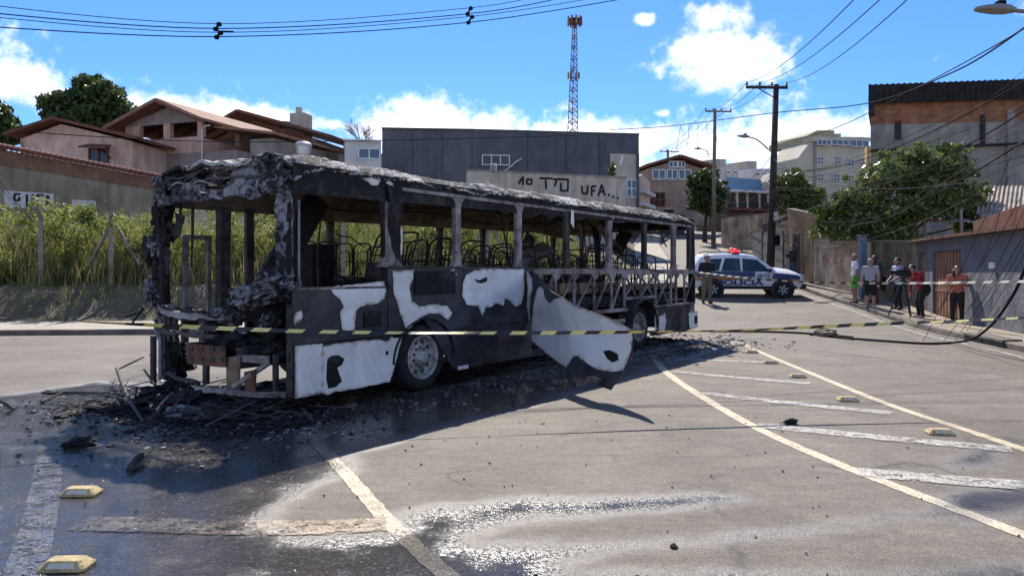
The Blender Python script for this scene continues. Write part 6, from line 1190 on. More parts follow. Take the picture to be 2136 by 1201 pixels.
# ================================================================== people
SKIN_L = plain('skin_light', (0.42, 0.25, 0.18), .6); SKIN_M = plain('skin_tan', (0.30, 0.165, 0.105), .6); SKIN_D = plain('skin_dark', (0.10, 0.052, 0.035), .6)
def person(label, pos, rz, H, cl, pose=None, hair=None, hairstyle='short', lean=0.0):
    """one continuous body grown from tapered limbs (voxel union); cl: skin, top, bottom, shoes, sleeve (0..1 of the whole arm), leg (0..1 of the whole leg)"""
    t = empty('person', pos, rz, label=label, cat='person'); P = dict(ls=(-.118, 0, .805), rs=(.118, 0, .805), le=(-.15, -.02, .63), re=(.15, -.02, .63), lw=(-.155, .05, .475), rw=(.155, .05, .475), lk=(-.062, .02, .285), rk=(.062, .02, .285), la=(-.07, -.015, .045), ra=(.07, -.015, .045), pel=(0, 0, .52), chest=(0, -.005, .735), neck=(0, 0, .835), head=(0, .018, .915))
    P.update(pose or {}); P = {k: Vector(v)*H for k, v in P.items()}
    segs = []      # a, b, ra, rb, region
    def sg(a, b, ra, rb, reg): segs.append((Vector(a), Vector(b), ra*H, rb*H, reg))
    def cut(a, b, ra, rb, f, r1, r2):   # split a limb into clothed and bare lengths
        if f >= 1: sg(a, b, ra, rb, r1)
        elif f <= 0: sg(a, b, ra, rb, r2)
        else: m = a.lerp(b, f); rm = ra+(rb-ra)*f; sg(a, m, ra*1.06, rm*1.10, r1); sg(m, b, rm*.9, rb, r2)
    pel, ch, nk, hd_ = P['pel'], P['chest'], P['neck'], P['head']; up = (ch-pel).normalized(); sx_ = Vector((H, 0, 0))
    for o in (-.045, 0, .045): sg(pel+sx_*o, pel.lerp(ch, .5)+sx_*o*.9, .062, .058, 'bottom' if False else 'top'); sg(pel.lerp(ch, .5)+sx_*o*.9, ch+sx_*o*1.25, .058, .066, 'top')
    sg(pel-sx_*.045-up*.02*H, pel+sx_*.045-up*.02*H, .064, .064, 'bottom'); sg(ch, nk, .06, .034, 'top'); sg(P['ls'], P['rs'], .044, .044, 'top'); sg(nk-up*.01*H, hd_, .031, .036, 'skin')
    fwd = Vector((0, 1, 0)); sg(hd_-up*.022*H+fwd*.010*H, hd_+up*.022*H, .046, .053, 'skin'); sg(hd_+up*.022*H-fwd*.010*H, hd_+up*.028*H-fwd*.014*H, .054, .052, 'skin'); sg(hd_-up*.045*H+fwd*.028*H, hd_-up*.03*H+fwd*.02*H, .024, .034, 'skin')
    sg(hd_+fwd*.052*H, hd_-up*.014*H+fwd*.062*H, .007, .011, 'skin')
    for s in (-1, 1): sg(hd_+sx_*.052*s-up*.012*H, hd_+sx_*.054*s+up*.012*H, .008, .010, 'skin')
    for s, sh, el, wr in ((-1, 'ls', 'le', 'lw'), (1, 'rs', 're', 'rw')):
        sh, el, wr = P[sh], P[el], P[wr]; sl_ = cl.get('sleeve', 1)*2
        cut(sh, el, .040, .029, min(1, sl_), 'top', 'skin'); cut(el, wr, .028, .018, max(0, sl_-1), 'top', 'skin'); d = (wr-el).normalized(); sd = d.cross(fwd) if abs(d.dot(fwd)) < .8 else d.cross(Vector((0, 0, 1))); sd.normalize(); pm = wr+d*.045*H
        sg(wr, pm, .019, .021, 'skin'); sg(wr-sd*.008*H, pm-sd*.012*H, .014, .013, 'skin'); sg(wr+sd*.008*H, pm+sd*.012*H, .014, .013, 'skin')
        for k, ln in enumerate((.036, .043, .040, .031)): b0 = pm+sd*(k-1.5)*.0115*H; b1 = b0+d*ln*.55*H; sg(b0, b1, .0062, .0058, 'skin'); sg(b1, b1+(d+fwd*.4)*ln*.5*H, .0058, .005, 'skin')
        sg(wr+sd*.015*H+d*.01*H, wr+sd*.034*H+d*.035*H, .0075, .0065, 'skin'); sg(wr+sd*.034*H+d*.035*H, wr+sd*.036*H+d*.055*H, .0065, .0055, 'skin')
    for s, kn, an in ((-1, 'lk', 'la'), (1, 'rk', 'ra')):
        hp = pel+sx_*.05*s-up*.01*H; kn, an = P[kn], P[an]; lg = cl.get('leg', 1)*2; wd = cl.get('wide', 1.0)
        cut(hp, kn, .062*wd, .044*wd, min(1, lg), 'bottom', 'skin'); cut(kn, an, .040*wd, .029*wd, max(0, lg-1), 'bottom', 'skin'); td = Vector(((an-pel).x*.25, H*.1, 0)).normalized()
        sg(an-Vector((0, 0, .02*H))-td*.025*H, an-Vector((0, 0, .024*H))+td*.055*H, .022, .022, 'shoes'); sg(an-Vector((0, 0, .024*H))+td*.055*H, an-Vector((0, 0, .028*H))+td*.092*H, .022, .017, 'shoes'); sg(an, an-Vector((0, 0, .02*H)), .026, .023, 'shoes')
    mb = MB()
    def ball(c, r_): mb.lathe(c, (0, 0, 1), [(r_*math.sin(a), r_*math.cos(a)) for a in (-1.45, -.95, -.45, 0, .45, .95, 1.45)], 10)
    for a, b, ra, rb, reg in segs:
        if (b-a).length > 1e-4: mb.tube([a, b], [ra, rb], 10)
        ball(a, ra); ball(b, rb)
    o = mb.build('body', cl['skin'], t, local=True)
    md = o.modifiers.new('r', 'REMESH'); md.mode = 'VOXEL'; md.voxel_size = .0105; sm = o.modifiers.new('s', 'SMOOTH'); sm.iterations = 3; sm.factor = .5
    dg = bpy.context.evaluated_depsgraph_get(); dg.update(); me = bpy.data.meshes.new_from_object(o.evaluated_get(dg)); o.modifiers.clear(); old = o.data; o.data = me; bpy.data.meshes.remove(old)
    regs = ['skin', 'top', 'bottom', 'shoes']; me.materials.clear()
    for r_ in regs: me.materials.append(cl[r_])
    nf_ = len(me.polygons); C_ = np.zeros(nf_*3); me.polygons.foreach_get('center', C_); C_ = C_.reshape(-1, 3); bd = np.full(nf_, 1e9); bi = np.zeros(nf_, int)
    for a, b, ra, rb, reg in segs:
        a_, b_ = np.array(a), np.array(b); ab = b_-a_; tt = np.clip(((C_-a_) @ ab)/(ab @ ab+1e-12), 0, 1); d = np.linalg.norm(C_-a_-tt[:, None]*ab, axis=1)-(ra+(rb-ra)*tt); mk = d < bd; bd = np.where(mk, d, bd); bi = np.where(mk, regs.index(reg), bi)
    bi = np.where((bi == 1) & (C_[:, 2] < cl.get('hem', .50)*H) & (np.abs(C_[:, 0]) < .13*H) & (C_[:, 2] > .3*H) & (np.abs(C_[:, 1]-pel.y) < .1*H), 2, bi)
    me.polygons.foreach_set('material_index', bi.astype(np.int32)); me.polygons.foreach_set('use_smooth', [True]*nf_); me.update()
    for s in (-1, 1): MB().lathe(hd_+Vector((.021*s*H, .050*H, .006*H)), (0, 1, 0), [(0, .006*H), (.004*H, .004*H)], 8).build('eye', M_BOLT, t, local=True)
    mb = MB(); mb.box(hd_+Vector((0, .056*H, -.034*H)), (.024*H, .006, .006)); mb.build('mouth', plain('lips', (0.22, 0.08, 0.06), .6), t, local=True)
    if hair:
        mb = MB(); c = hd_+up*.024*H-fwd*.010*H
        def hp_(f, g):
            a = 2*math.pi*f; el = math.pi/2-g*(1.75 if math.sin(a) < .25 else 1.75-1.05*math.sin(a)); r_ = .0605*H*(1+.05*mnoise.noise(Vector((f*9, g*9, H*3)))); return c+Vector((math.cos(a)*math.cos(el)*r_*.98, math.sin(a)*math.cos(el)*r_*1.08, math.sin(el)*r_))
        mb.grid(hp_, 24, 10)
        if hairstyle == 'long': mb.tube([c+Vector((0, -.03*H, 0)), c+Vector((.01*H, -.045*H, -.06*H)), c+Vector((.025*H, -.04*H, -.13*H)), c+Vector((.035*H, -.01*H, -.19*H))], [.05*H, .056*H, .046*H, .018*H], 10); mb.tube([c+Vector((.045*H, .0, 0)), c+Vector((.055*H, .01*H, -.08*H)), c+Vector((.05*H, .03*H, -.16*H))], [.024*H, .028*H, .012*H], 8); mb.tube([c+Vector((-.045*H, .0, 0)), c+Vector((-.054*H, .0, -.07*H))], [.022*H, .014*H], 8)
        mb.build('hair', hair, t, local=True, smooth_=True)
    return t
def cloth(name, col, **k): return mat(name, col, .85, k.get('var', .15), k.get('scale', 9), bump=.25, bscale=30, col2=k.get('col2'))
DK = cloth('cloth_black', (0.018, 0.018, 0.021)); SHOE_D = plain('shoe_dark', (0.03, 0.026, 0.024), .6); HAIR_D = plain('hair_dark', (0.012, 0.01, 0.009), .5); HAIR_W = plain('hair_grey_white', (0.5, 0.48, 0.45), .8)
def feet(u, Y, dx=0): X = (u-CU)/F*Y+dx; on = X > np.interp(Y, [k[1] for k in KERB_R], [k[0] for k in KERB_R])+.05; return (X, Y, hgt(Y)+(.14 if on else .004))
# striped cloth
ms = bpy.data.materials.new('striped_shirt'); ms.use_nodes = True; n_ = ms.node_tree.nodes; l_ = ms.node_tree.links; wv = n_.new('ShaderNodeTexWave'); wv.bands_direction = 'Z'; wv.inputs['Scale'].default_value = 4.6; tcx = n_.new('ShaderNodeTexCoord'); l_.new(tcx.outputs['Object'], wv.inputs[0]); rp = n_.new('ShaderNodeValToRGB'); rp.color_ramp.elements[0].position = .42; rp.color_ramp.elements[0].color = (.13, .15, .19, 1); rp.color_ramp.elements[1].position = .5; rp.color_ramp.elements[1].color = (.55, .55, .56, 1); l_.new(wv.outputs[0], rp.inputs[0]); l_.new(rp.outputs[0], n_['Principled BSDF'].inputs['Base Color']); n_['Principled BSDF'].inputs['Roughness'].default_value = .85
person('police officer in black vest and khaki trousers beside the car', feet(1474, 27.4), R(190), 1.80, dict(skin=SKIN_M, top=DK, bottom=cloth('khaki_cloth', (0.17, 0.145, 0.10)), shoes=DK, sleeve=.45, hem=.53, wide=1.15), dict(le=(-.17, .0, .64), lw=(-.06, .11, .60), re=(.17, 0, .64), rw=(.08, .11, .58)), HAIR_D)
person('man in dark jacket and jeans standing at the ochre doorway', feet(1665, 33.6, -.25), R(110), 1.74, dict(skin=SKIN_M, top=DK, bottom=cloth('blue_jeans', (0.035, 0.06, 0.14)), shoes=SHOE_D, sleeve=1), dict(le=(-.13, .06, .66), lw=(-.05, .17, .74), re=(.13, .06, .66), rw=(.03, .17, .74)), HAIR_D)
person('man in long white T-shirt and bright green shorts on the kerb', feet(1776, 26.5, .12), R(75), 1.76, dict(skin=SKIN_M, top=cloth('white_cotton', (0.66, 0.66, 0.72), var=.06), bottom=cloth('green_shorts', (0.10, 0.50, 0.04)), shoes=SHOE_D, sleeve=.30, leg=.40, hem=.44, wide=1.12), dict(head=(0, .012, .915)), None)
person('white haired man in striped shirt and black shorts', feet(1808, 25.2, .12), R(150), 1.67, dict(skin=SKIN_L, top=ms, bottom=DK, shoes=plain('sandal_grey', (0.3, .28, .26), .7), sleeve=.33, leg=.52, hem=.50, wide=1.15), None, HAIR_W)
person('dark haired person half hidden behind the striped shirt', feet(1822, 26.5, .05), R(120), 1.70, dict(skin=SKIN_D, top=cloth('dark_top', (0.05, .05, .05)), bottom=cloth('tan_shorts', (0.2, .15, .1)), shoes=SHOE_D, sleeve=.35, leg=.5), dict(lk=(-.062, .09, .30), la=(-.07, .02, .05)), HAIR_D)
person('man in pale blue shirt and black trousers watching the cameraman', feet(1868, 24.6, .08), R(95), 1.73, dict(skin=SKIN_M, top=cloth('pale_blue_shirt', (0.40, 0.44, 0.56), var=.06), bottom=DK, shoes=SHOE_D, sleeve=.35, hem=.5), dict(le=(-.14, .03, .64), lw=(-.10, .13, .58), re=(.14, .03, .64), rw=(.10, .13, .56)), HAIR_D)
person('cameraman in crimson jacket and black trousers bending to his camera', feet(1916, 22.5, .05), R(88), 1.70, dict(skin=SKIN_L, top=cloth('crimson_jacket', (0.36, 0.025, 0.045)), bottom=DK, shoes=plain('shoe_grey', (0.35, .33, .31), .7), sleeve=1, hem=.49), dict(pel=(0, -.04, .51), chest=(0, .045, .715), neck=(0, .10, .805), head=(0, .145, .868), ls=(-.115, .06, .775), rs=(.115, .06, .775), le=(-.14, .11, .62), re=(.14, .09, .60), lw=(-.08, .22, .66), rw=(.14, .11, .45)), HAIR_D)
person('woman with long dark hair in coral top leaning at the brown gate', feet(1997, 21.0, .0), R(150), 1.62, dict(skin=SKIN_L, top=cloth('coral_knit', (0.55, 0.16, 0.11)), bottom=DK, shoes=plain('shoe_white', (0.6, .58, .55), .7), sleeve=.95, hem=.51, wide=1.1), dict(le=(-.15, .01, .66), lw=(.03, .10, .67), re=(.15, .01, .66), rw=(-.03, .09, .70)), HAIR_D, 'long')
# tripod and camera, backpack
x, y, z = feet(1884, 22.55); t = empty('video_tripod', (x, y, z), label='black tripod carrying the video camera', cat='tripod')
for k in range(3): a = k*2.094+.5; mb = MB(); mb.tube([(x+.05*math.cos(a), y+.05*math.sin(a), z+1.12), (x+.25*math.cos(a), y+.25*math.sin(a), z+.5), (x+.42*math.cos(a), y+.42*math.sin(a), z)], [.028, .024, .016], 6); mb.build('leg', M_CARK, t)
mb = MB(); mb.lathe((x, y, z+1.08), (0, 0, 1), [(0, .07), (.08, .08), (.12, .05), (.16, .05)], 12); mb.build('head', M_CARK, t); mb = MB(); mb.tube([(x, y, z+1.2), (x+.2, y-.05, z+1.1), (x+.42, y-.08, z+.98)], .012, 6); mb.build('pan_handle', M_CARK, t)
t = empty('video_camera', (x, y, z+1.25), label='black shoulder video camera mounted on the tripod', cat='camera'); mb = MB(); mb.box((x+.02, y, z+1.36), (.40, .16, .20)); mb.build('body', M_CARK, t); mb = MB(); mb.lathe((x-.18, y, z+1.37), (-1, 0, 0), [(0, .06), (.12, .065), (.2, .08), (.24, .08)], 14); mb.build('lens', M_CARK, t); mb = MB(); mb.box((x+.02, y, z+1.50), (.26, .04, .03)); mb.build('carry_handle', M_CARK, t); mb = MB(); mb.box((x+.02, y-.12, z+1.42), (.18, .08, .07)); mb.build('viewfinder', M_CARK, t)
x, y, z = feet(1931, 22.35); t = empty('backpack', (x, y, z+.75), label='black bag slung at the crimson jacket cameraman', cat='bag'); o = crumple('bag_body', (x, y, z+.86), (.30, .22, .40), DK, 3, .12, None); o.data.transform(RM[t].inverted()); o.parent = t; mb = MB(); mb.tube([(x-.02, y, z+1.02), (x-.12, y+.05, z+1.22), (x-.16, y+.08, z+1.32)], .02, 6); mb.build('strap', DK, t)
# ================================================================== poles, wires, tape, studs
M_WOODP = mat('dark_pole', (0.055, 0.042, 0.036), .9, var=.3, scale=3, streak=.3); M_CONP = mat('pale_pole', (0.24, 0.20, 0.165), .9, var=.2, scale=3, streak=.25); M_WIRE = plain('cable_black', (0.012, 0.012, 0.013), .9, spec=.08); M_WIREG = plain('cable_grey', (0.07, 0.067, 0.064), .9, spec=.1); M_INS = plain('insulator_brown', (0.035, 0.02, 0.018), .4)
def pole(label, u, Y, vtop, r0, r1, arm, m, lean=0.0, base=None):
    X = (u-CU)/F*Y; z0 = hgt(Y)+.1; zt = CAMZ-(vtop-HV)/F*Y; t = empty('utility_pole', (X, Y, z0), label=label, cat='utility pole', group='utility poles along the street')
    tp_ = Vector((X+lean, Y, zt)); MB().tube([(X, Y, z0-.4), tp_], [r0, r1], 12).build('shaft', m, t, smooth_=True)
    u0, u1, va = arm; a, b = at(u0, va, Y-.16), at(u1, va+1, Y-.16); MB().beam(a, b, .11, .13).build('crossarm', m, t); out = []
    for f in (.02, .33, .62, .97): p = a.lerp(b, f); MB().lathe(p+Vector((0, 0, .065)), (0, 0, 1), [(0, .03), (.05, .03), (.06, .07), (.11, .07), (.13, .05), (.17, .05), (.2, .03)], 10).build('insulator', M_INS, t); out.append(p+Vector((0, 0, .24)))
    c = a.lerp(b, .5); MB().beam(Vector((tp_.x, Y-.14, zt-.75)), a.lerp(b, .75) if abs(a.x-tp_.x) < abs(b.x-tp_.x) else a.lerp(b, .25), .04, .04).build('arm_brace', M_WIRE, t)
    return t, out, tp_
P1, I1, T1 = pole('tall dark wooden pole with offset crossarm behind the police car', 1606, 36, 177, .20, .135, (1556, 1643, 182), M_WOODP, .30)
P2, I2, T2 = pole('slim pale pole with crossarm further up the street', 1488, 60, 229, .20, .13, (1471, 1526, 232), M_CONP, .12)
P3, I3, T3 = pole('farthest pole before the gabled beige house', 1393, 97, 313, .22, .16, (1377, 1416, 316), M_CONP)
pz = Vector((T1.x-.1, 35.8, 3.9)); MB().bb(pz.x-.13, pz.x+.08, 35.62, 35.70, 4.1, 4.5).build('pole_notice', M_WHITE, P1); MB().lathe((T1.x-.05, 36, 2.9), (0, 0, 1), [(0, .22), (.25, .24), (.5, .21)], 12).build('pole_band', M_WIRE, P1)
def lamp(label, base, pts, m, head_dir, sc=1.0):
    t = empty('street_lamp', base, label=label, cat='street lamp'); MB().tube(pts, .035*sc, 8).build('arm', m, t, smooth_=True); d = Vector(head_dir).normalized(); e = Vector(pts[-1]); sd = d.cross(Vector((0, 0, 1))).normalized()
    o = MB(); vs = []
    for f, w_, h_ in ((-.05, .05, .05), (.08, .13, .10), (.26, .15, .11), (.48, .12, .07), (.62, .05, .03)):
        c = e+d*f*sc; vs += [c+sd*w_*sc+Vector((0, 0, -.02)), c+sd*w_*.7*sc+Vector((0, 0, h_*.6*sc)), c-sd*w_*.7*sc+Vector((0, 0, h_*.6*sc)), c-sd*w_*sc+Vector((0, 0, -.02)), c-sd*w_*.8*sc-Vector((0, 0, h_*.4*sc)), c+sd*w_*.8*sc-Vector((0, 0, h_*.4*sc))]
    o.add(vs, [(i*6+j, i*6+(j+1) % 6, i*6+6+(j+1) % 6, i*6+6+j) for i in range(4) for j in range(6)]+[tuple(range(6)), tuple(range(24, 30))]); h = o.build('lamp_head', plain('lamp_grey', (0.22, 0.21, 0.19), .5), t)
    MB().box(e+d*.2*sc+Vector((0, 0, .10*sc)), (.12*sc, .12*sc, .08*sc)).build('photocell', M_WIRE, h); return t
e0, e1_ = at(1603, 312, 35.8), at(1562, 286, 35.0); lamp('street lamp on a curved arm left of the dark pole', e0, [e0, at(1590, 300, 35.6), at(1577, 290, 35.3), e1_], M_CONP, (-1, -.3, .05), 1.0)
e0, e1_ = at(1480, 325, 59.5), at(1462, 311, 58.6); lamp('far street lamp on the slim pale pole', e0, [e0, at(1473, 314, 59), e1_], M_CONP, (-1, -.2, .05), 1.0)
Yl = 9.6; lp = at(2290, 400, Yl); t = lamp('street lamp head reaching in at the top right corner', (lp.x, lp.y, 0.14), [(lp.x, lp.y, .1), (lp.x, lp.y, 4.0), at(2270, 60, Yl), at(2210, 30, Yl), at(2150, 26, Yl), at(2112, 22, Yl)], M_CONP, (-1, 0, .05), .78)
def sag(a, b, s, n=18): return [a.lerp(b, i/n)-Vector((0, 0, s*4*(i/n)*(1-i/n))) for i in range(n+1)]
def curve3(pts, n=10):
    out = []
    for i in range(len(pts)-1):
        p0, p1, p2, p3 = pts[max(i-1, 0)], pts[i], pts[i+1], pts[min(i+2, len(pts)-1)]
        for j in range(n): t = j/n; out.append(.5*((2*p1)+(p2-p0)*t+(2*p0-5*p1+4*p2-p3)*t*t+(3*p1-p0-3*p2+p3)*t**3))
    return out+[pts[-1]]
def wire(name, label, pts, r, m=M_WIRE, group=None, n=5, ext=0.0, ext0=0.0):
    if ext: pts = list(pts)+[pts[-1]+(pts[-1]-pts[-2]).normalized()*ext]
    if ext0: pts = [pts[0]+(pts[0]-pts[1]).normalized()*ext0]+list(pts)
    o = MB().tube(pts, r, n).build(name, m, smooth_=True); return tag(o, label, 'wire', group)
# four spaced line wires across the top left
GT = 'line wires crossing the top of the sky'
for i, (nm, a) in enumerate((('highest', [(-160,-4),(455,50),(980,17),(1150,-14)]), ('second', [(-160,14),(455,60),(980,29),(1200,-10)]), ('third', [(-160,22),(455,68),(980,35),(1300,-14)]), ('lowest', [(-160,47),(455,77),(980,47),(1360,-12)]))):
    wire('overhead_wire', nm+' of the four line wires crossing the sky at top left', curve3([at(u, v, Yy) for (u, v), Yy in zip(a, (11, 12.5, 15, 16.5))], 14), .010 if i in (1, 3) else .007, group=GT, ext=26, ext0=26)
for lab, u, Yy, vs_ in (('black wire spacer at left on the four line wires', 455, 12.5, (50, 60, 68, 77)), ('black wire spacer nearer the mast on the four line wires', 980, 15, (17, 29, 35, 47))):
    t = empty('wire_spacer', at(u, vs_[3], Yy), label=lab, cat='wire spacer'); MB().tube([at(u+2, vs_[0]-3, Yy), at(u-4, vs_[1]+2, Yy), at(u+4, vs_[2], Yy), at(u-3, vs_[3]+2, Yy)], .022, 6).build('spacer_arm', M_WIRE, t)
    for k, v in enumerate(vs_): MB().lathe(at(u+(2, -5, 5, -3)[k], v, Yy)-Vector((0, 0, .04)), (0, 0, 1), [(0, .035), (.03, .05), (.06, .035)], 8).build('clamp', M_WIRE, t)
    if u < 500: MB().tube([at(u, 66, Yy), at(u+32, 67, Yy)], .016, 6).build('dead_end_grip', M_WIRE, t)
GP = 'wires strung between the poles'
for i, (nm, b) in enumerate((('left', (1800,-20)), ('middle', (1850,-14)), ('right', (1905,-12)))): wire('overhead_wire', nm+' of three wires rising from the dark pole to the top edge', sag(I1[(0, 1, 3)[i]] if i < 2 else I1[3], at(*b, 14), .35), .012, group='three wires rising to the top edge', ext=24)
for i in range(3): wire('overhead_wire', '%s wire between the dark pole and the slim pale pole' % ('left', 'middle', 'right')[i], sag(I1[i], I2[i], .5), .014, group=GP); wire('overhead_wire', '%s wire between the slim pale pole and the farthest pole' % ('left', 'middle', 'right')[i], sag(I2[i], I3[i], .7), .018, group=GP)
wire('overhead_cable', 'thick dark cable crossing the clouds from the grey building to the top right', curve3([at(1272, 271, 44), at(1400, 263, 42), at(1612, 236, 36), at(1808, 216, 28), at(1990, 150, 20), at(2160, 42, 14)], 12), .022, ext=18)
wire('overhead_cable', 'cable rising from the apartment block towards the street lamp corner', curve3([at(1612, 300, 36), at(1740, 268, 30), at(1900, 190, 24), at(2050, 110, 18), at(2170, 40, 13)], 12), .016, ext=18)
ORD = 'first second third fourth fifth sixth seventh eighth ninth tenth eleventh twelfth thirteenth fourteenth fifteenth sixteenth seventeenth'.split()
r = random.Random(77); ends = []
for i in range(13):
    v0 = 330+r.uniform(0, 135); v1 = 120+i*19+r.uniform(-6, 6); a = at(1612, v0, 35.9); b = at(2170, v1, r.uniform(13, 17)); wire('overhead_wire', 'service wire fanning from the dark pole, %s from the top at the right edge' % ORD[i], sag(a, b, r.uniform(.3, 1.1)), r.choice((.004, .005, .008)), M_WIREG if i % 3 == 0 else M_WIRE, 'service wires fanning to the right edge', ext=16)
for i in range(3): wire('overhead_cable', '%s thick bundled cable running to the right edge' % ('upper', 'middle', 'lower')[i], sag(at(1613, 350+i*36, 35.9), at(2170, 150+i*60, 15), .8+.3*i, 26), .017, group='thick bundled cables to the right edge', ext=16)
for i, pts in enumerate(([(1612,430,35.9),(1660,490,32),(1760,508,28),(1900,470,24),(2050,400,19)], [(1612,445,35.9),(1640,500,33),(1720,520,30),(1800,500,28)], [(1616,420,35.9),(1700,470,31),(1850,455,26),(2000,360,20),(2150,290,15)], [(1612,470,35.9),(1560,520,40),(1500,500,55)])): wire('slack_wire', ('longest','shortest','upper')[i]+' slack wire drooping in front of the big tree' if i < 3 else 'slack wire looping from the dark pole up the street', curve3([at(*p) for p in pts], 10), .012, M_WIREG, 'slack wires by the big tree' if i < 3 else None)
for i in range(7): a = at(1606, 330+i*18, 36); b = at(1488+r.uniform(-4, 4), 330+i*22, 59.8); wire('overhead_wire', 'service wire between the dark pole and slim pale pole, %s from the top' % ORD[i], sag(a, b, r.uniform(.5, 1.6)), .012, M_WIREG if i % 2 else M_WIRE, 'service wires up the street')
for i in range(5): wire('overhead_wire', 'wire dropping from the dark cable to the far houses, %s from the left' % ORD[i], sag(at(1420+i*18, 262-i*2, 41.5), at(1400+i*26, 330+i*9, 60), .6), .014, M_WIRE, 'wires dropping to the far houses')
# broken wires hanging at left
for i, (a, b) in enumerate((((-30,330),(112,492)), ((-30,420),(60,470)), ((-20,440),(32,560)), ((-30,490),(30,590)), ((-40,300),(36,425)))): wire('fallen_wire', 'broken wire hanging at the left edge, %s of five' % ('longest','short upper','steep','lowest','highest')[i], sag(at(*a, 14), at(*b, 19), .22), .007, M_WIREG, 'broken wires at the left edge')
wire('house_wire', 'dark wire strung across the fronts of the left houses', curve3([at(60, 276, 38), at(290, 290, 40), at(500, 296, 42), at(800, 293, 46), at(1200, 283, 49)], 8), .025)
# fallen cable on the right
def gz(u, v, lift=.03): p = ground_at(u, v); return p+Vector((0, 0, lift))
fc = [gz(1480, 693), gz(1600, 694), gz(1690, 698), gz(1750, 706), gz(1850, 714), gz(1930, 719), gz(1985, 718, .04), at(2030, 706, 15.2), at(2070, 676, 14.2), at(2100, 636, 13.3), at(2125, 592, 12.6), at(2160, 500, 12)]
wire('fallen_cable', 'thick black fallen cable snaking over the road to the right edge', curve3(fc, 8), .026)
for i in range(3): wire('fallen_cable', '%s loose black cable strand tangled on the road behind the bus' % ('farthest', 'middle', 'nearest')[i], curve3([gz(1690+r.uniform(-10, 10), 694+i*4), gz(1720, 690+i*5, .06), gz(1745, 700+r.uniform(-4, 4), .08), gz(1722, 704, .03), gz(1700+i*8, 699, .05), gz(1780, 705+i*3)], 6), .016, M_WIRE, 'tangled strands of the fallen cable')
for i in range(8): u = 1990+i*19; wire('fallen_wire', 'broken wire hanging before the grey house front, %s from the left' % ORD[i], curve3([at(u+90+r.uniform(0, 40), 380+r.uniform(-60, 60), 13), at(u+30, 560+r.uniform(-30, 30), 14.5), gz(u-60-r.uniform(0, 50), 700+r.uniform(-14, 16))], 8), .006, M_WIRE, 'broken wires before the grey house')
# ---- caution tape
M_TY = plain('tape_yellow', (0.74, 0.64, 0.22), .4); M_TK = plain('tape_black', (0.02, 0.02, 0.02), .45); M_TWH = plain('tape_pale', (0.62, 0.58, 0.42), .4)
def tape(label, pts, wd, seg, my, twist=0.5, seed=0):
    P_ = curve3(pts, 60); L_ = [0.0]
    for a, b in zip(P_, P_[1:]): L_.append(L_[-1]+(b-a).length)
    tot = L_[-1]; st = seg/4; N_ = int(tot/st); Q = []; j = 0
    for i in range(N_+1):
        d = i*st
        while j < len(L_)-2 and L_[j+1] < d: j += 1
        f = (d-L_[j])/max(1e-6, L_[j+1]-L_[j]); Q.append(P_[j].lerp(P_[j+1], f))
    vs = []; mb = MB()
    for i, p in enumerate(Q):
        t_ = (Q[min(i+1, N_)]-Q[max(i-1, 0)]).normalized(); up = Vector((0, 0, 1)); sd = t_.cross(up).normalized(); a = twist*math.sin(i*st*.9+seed)+.6*twist*mnoise.noise(Vector((i*st*.7, seed, 0))); n_ = up*math.cos(a)+sd*math.sin(a); vs += [p-n_*wd/2, p+n_*wd/2]
    mb.v = vs
    for i in range(N_-2):    # slanted stripes: the upper edge runs one step ahead
        mb.f.append((2*i, 2*i+2, 2*i+5, 2*i+3)); mb.mi.append(0 if (i//4) % 2 else 1)
    o = mb.build('caution_tape', [my, M_TK], fix=False); return tag(o, label, 'caution tape')
tape('yellow and black caution tape strung before the whole bus front', [at(-80,658,6.9), at(120,668,7.15), at(300,677,7.35), at(610,690,7.70), at(860,694,7.98), at(1120,694,8.22), at(1340,692,8.42), at(1560,688,8.6), at(1800,677,8.8), at(2000,669,8.95), at(2190,660,9.15)], .042, .17, M_TY, 1.05, 1)
tape('caution tape stretched from the bus tail past the police car to the right edge', [at(1452,567,19.5), at(1560,580,17.5), at(1680,588,16), at(1800,590.5,14.5), at(1950,590,13), at(2190,586,11)], .044, .15, M_TWH, .7, 4)
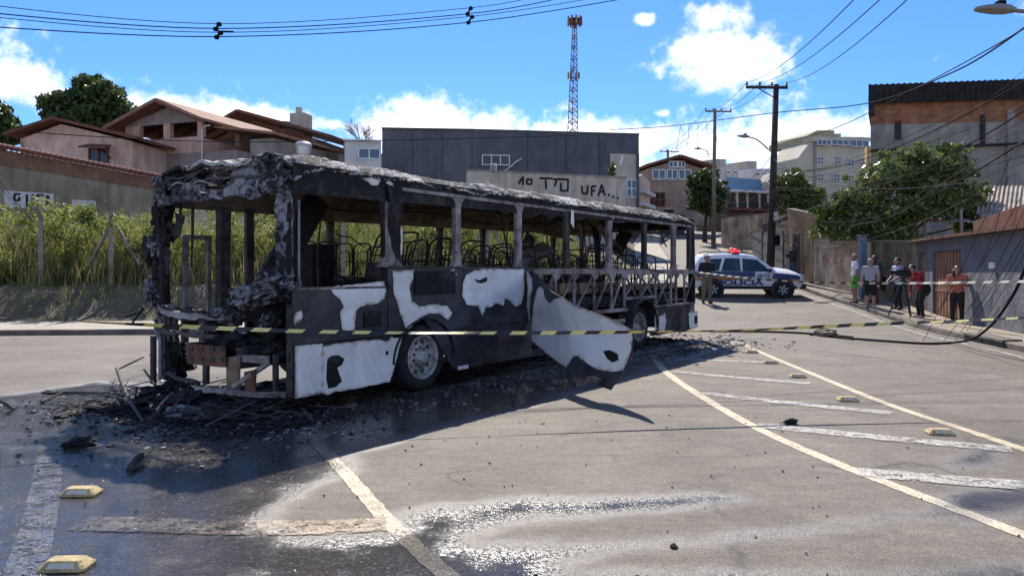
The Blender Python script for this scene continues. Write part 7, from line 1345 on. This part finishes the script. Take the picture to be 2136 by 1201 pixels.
# ---- raised road studs
M_STUD = mat('stud_yellow', (0.60, 0.46, 0.20), .8, col2=(0.27, 0.21, 0.13), scale=16, bump=.6, bscale=60); M_REFL = plain('stud_reflector', (0.62, 0.56, 0.45), .3)
for lab, u, v, rz in (('yellow road stud nearest the camera at bottom left', 140, 1184, .05), ('yellow road stud second nearest at the left', 170, 1031, .05), ('yellow road stud nearest at the right by the cream line', 1960, 905, -.1), ('second yellow road stud of the right row', 1768, 836, -.1), ('third yellow road stud of the right row', 1664, 787, -.1), ('fourth yellow road stud of the right row', 1607, 758, -.1), ('farthest yellow road stud of the right row', 1568, 736, -.1)):
    x, y = gp(u, v); t = empty('road_stud', (x, y, .005), rz, label=lab, cat='road stud', group='raised yellow studs on the road'); mb = MB(); ring = []
    for z, a, b in ((0, .125, .075), (.014, .125, .075), (.046, .095, .045), (.050, .088, .040)):
        ring.append([(sx_*a*(1 if k == 0 else .86), sy_*b*(.8 if k == 0 else 1), z) for sx_, sy_, k in ((1, -1, 0), (1, 1, 0), (1, 1, 1), (-1, 1, 1), (-1, 1, 0), (-1, -1, 0), (-1, -1, 1), (1, -1, 1))])
    vs = [p for q in ring for p in q]; mb.add(vs, [(i*8+j, i*8+(j+1) % 8, i*8+8+(j+1) % 8, i*8+8+j) for i in range(3) for j in range(8)]+[tuple(range(24, 32))]); mb.build('stud_body', M_STUD, t, local=True)
    mb = MB(); mb.prism([Vector((-.07, -.073, .018)), Vector((.07, -.073, .018)), Vector((.062, -.0535, .040)), Vector((-.062, -.0535, .040))], (0, -.003, .002)); mb.build('reflector', M_REFL, t, local=True)
# ---- storm drain in the right kerb
p0, p1 = ground_at(1985, 712), ground_at(2085, 728); t = empty('storm_drain', p0, label='dark storm drain slots in the right kerb', cat='drain')
k0 = Vector((np.interp(17.6, [k[1] for k in KERB_R], [k[0] for k in KERB_R]), 17.6, 0)); k1 = Vector((np.interp(15.6, [k[1] for k in KERB_R], [k[0] for k in KERB_R]), 15.6, 0))
for a, b in ((.0, .47), (.53, 1.0)): q0, q1 = k0.lerp(k1, a), k0.lerp(k1, b); MB().prism([q0+Vector((-.02, 0, .005)), q1+Vector((-.02, 0, .005)), q1+Vector((-.02, 0, .11)), q0+Vector((-.02, 0, .11))], (.1, 0, 0)).build('slot', M_BOLT, t)
MB().prism([k0+Vector((-.05, 0, .125)), k1+Vector((-.05, 0, .125)), k1+Vector((-.05, 0, .175)), k0+Vector((-.05, 0, .175))], (.5, .1, 0)).build('lintel', M_KERB, t)
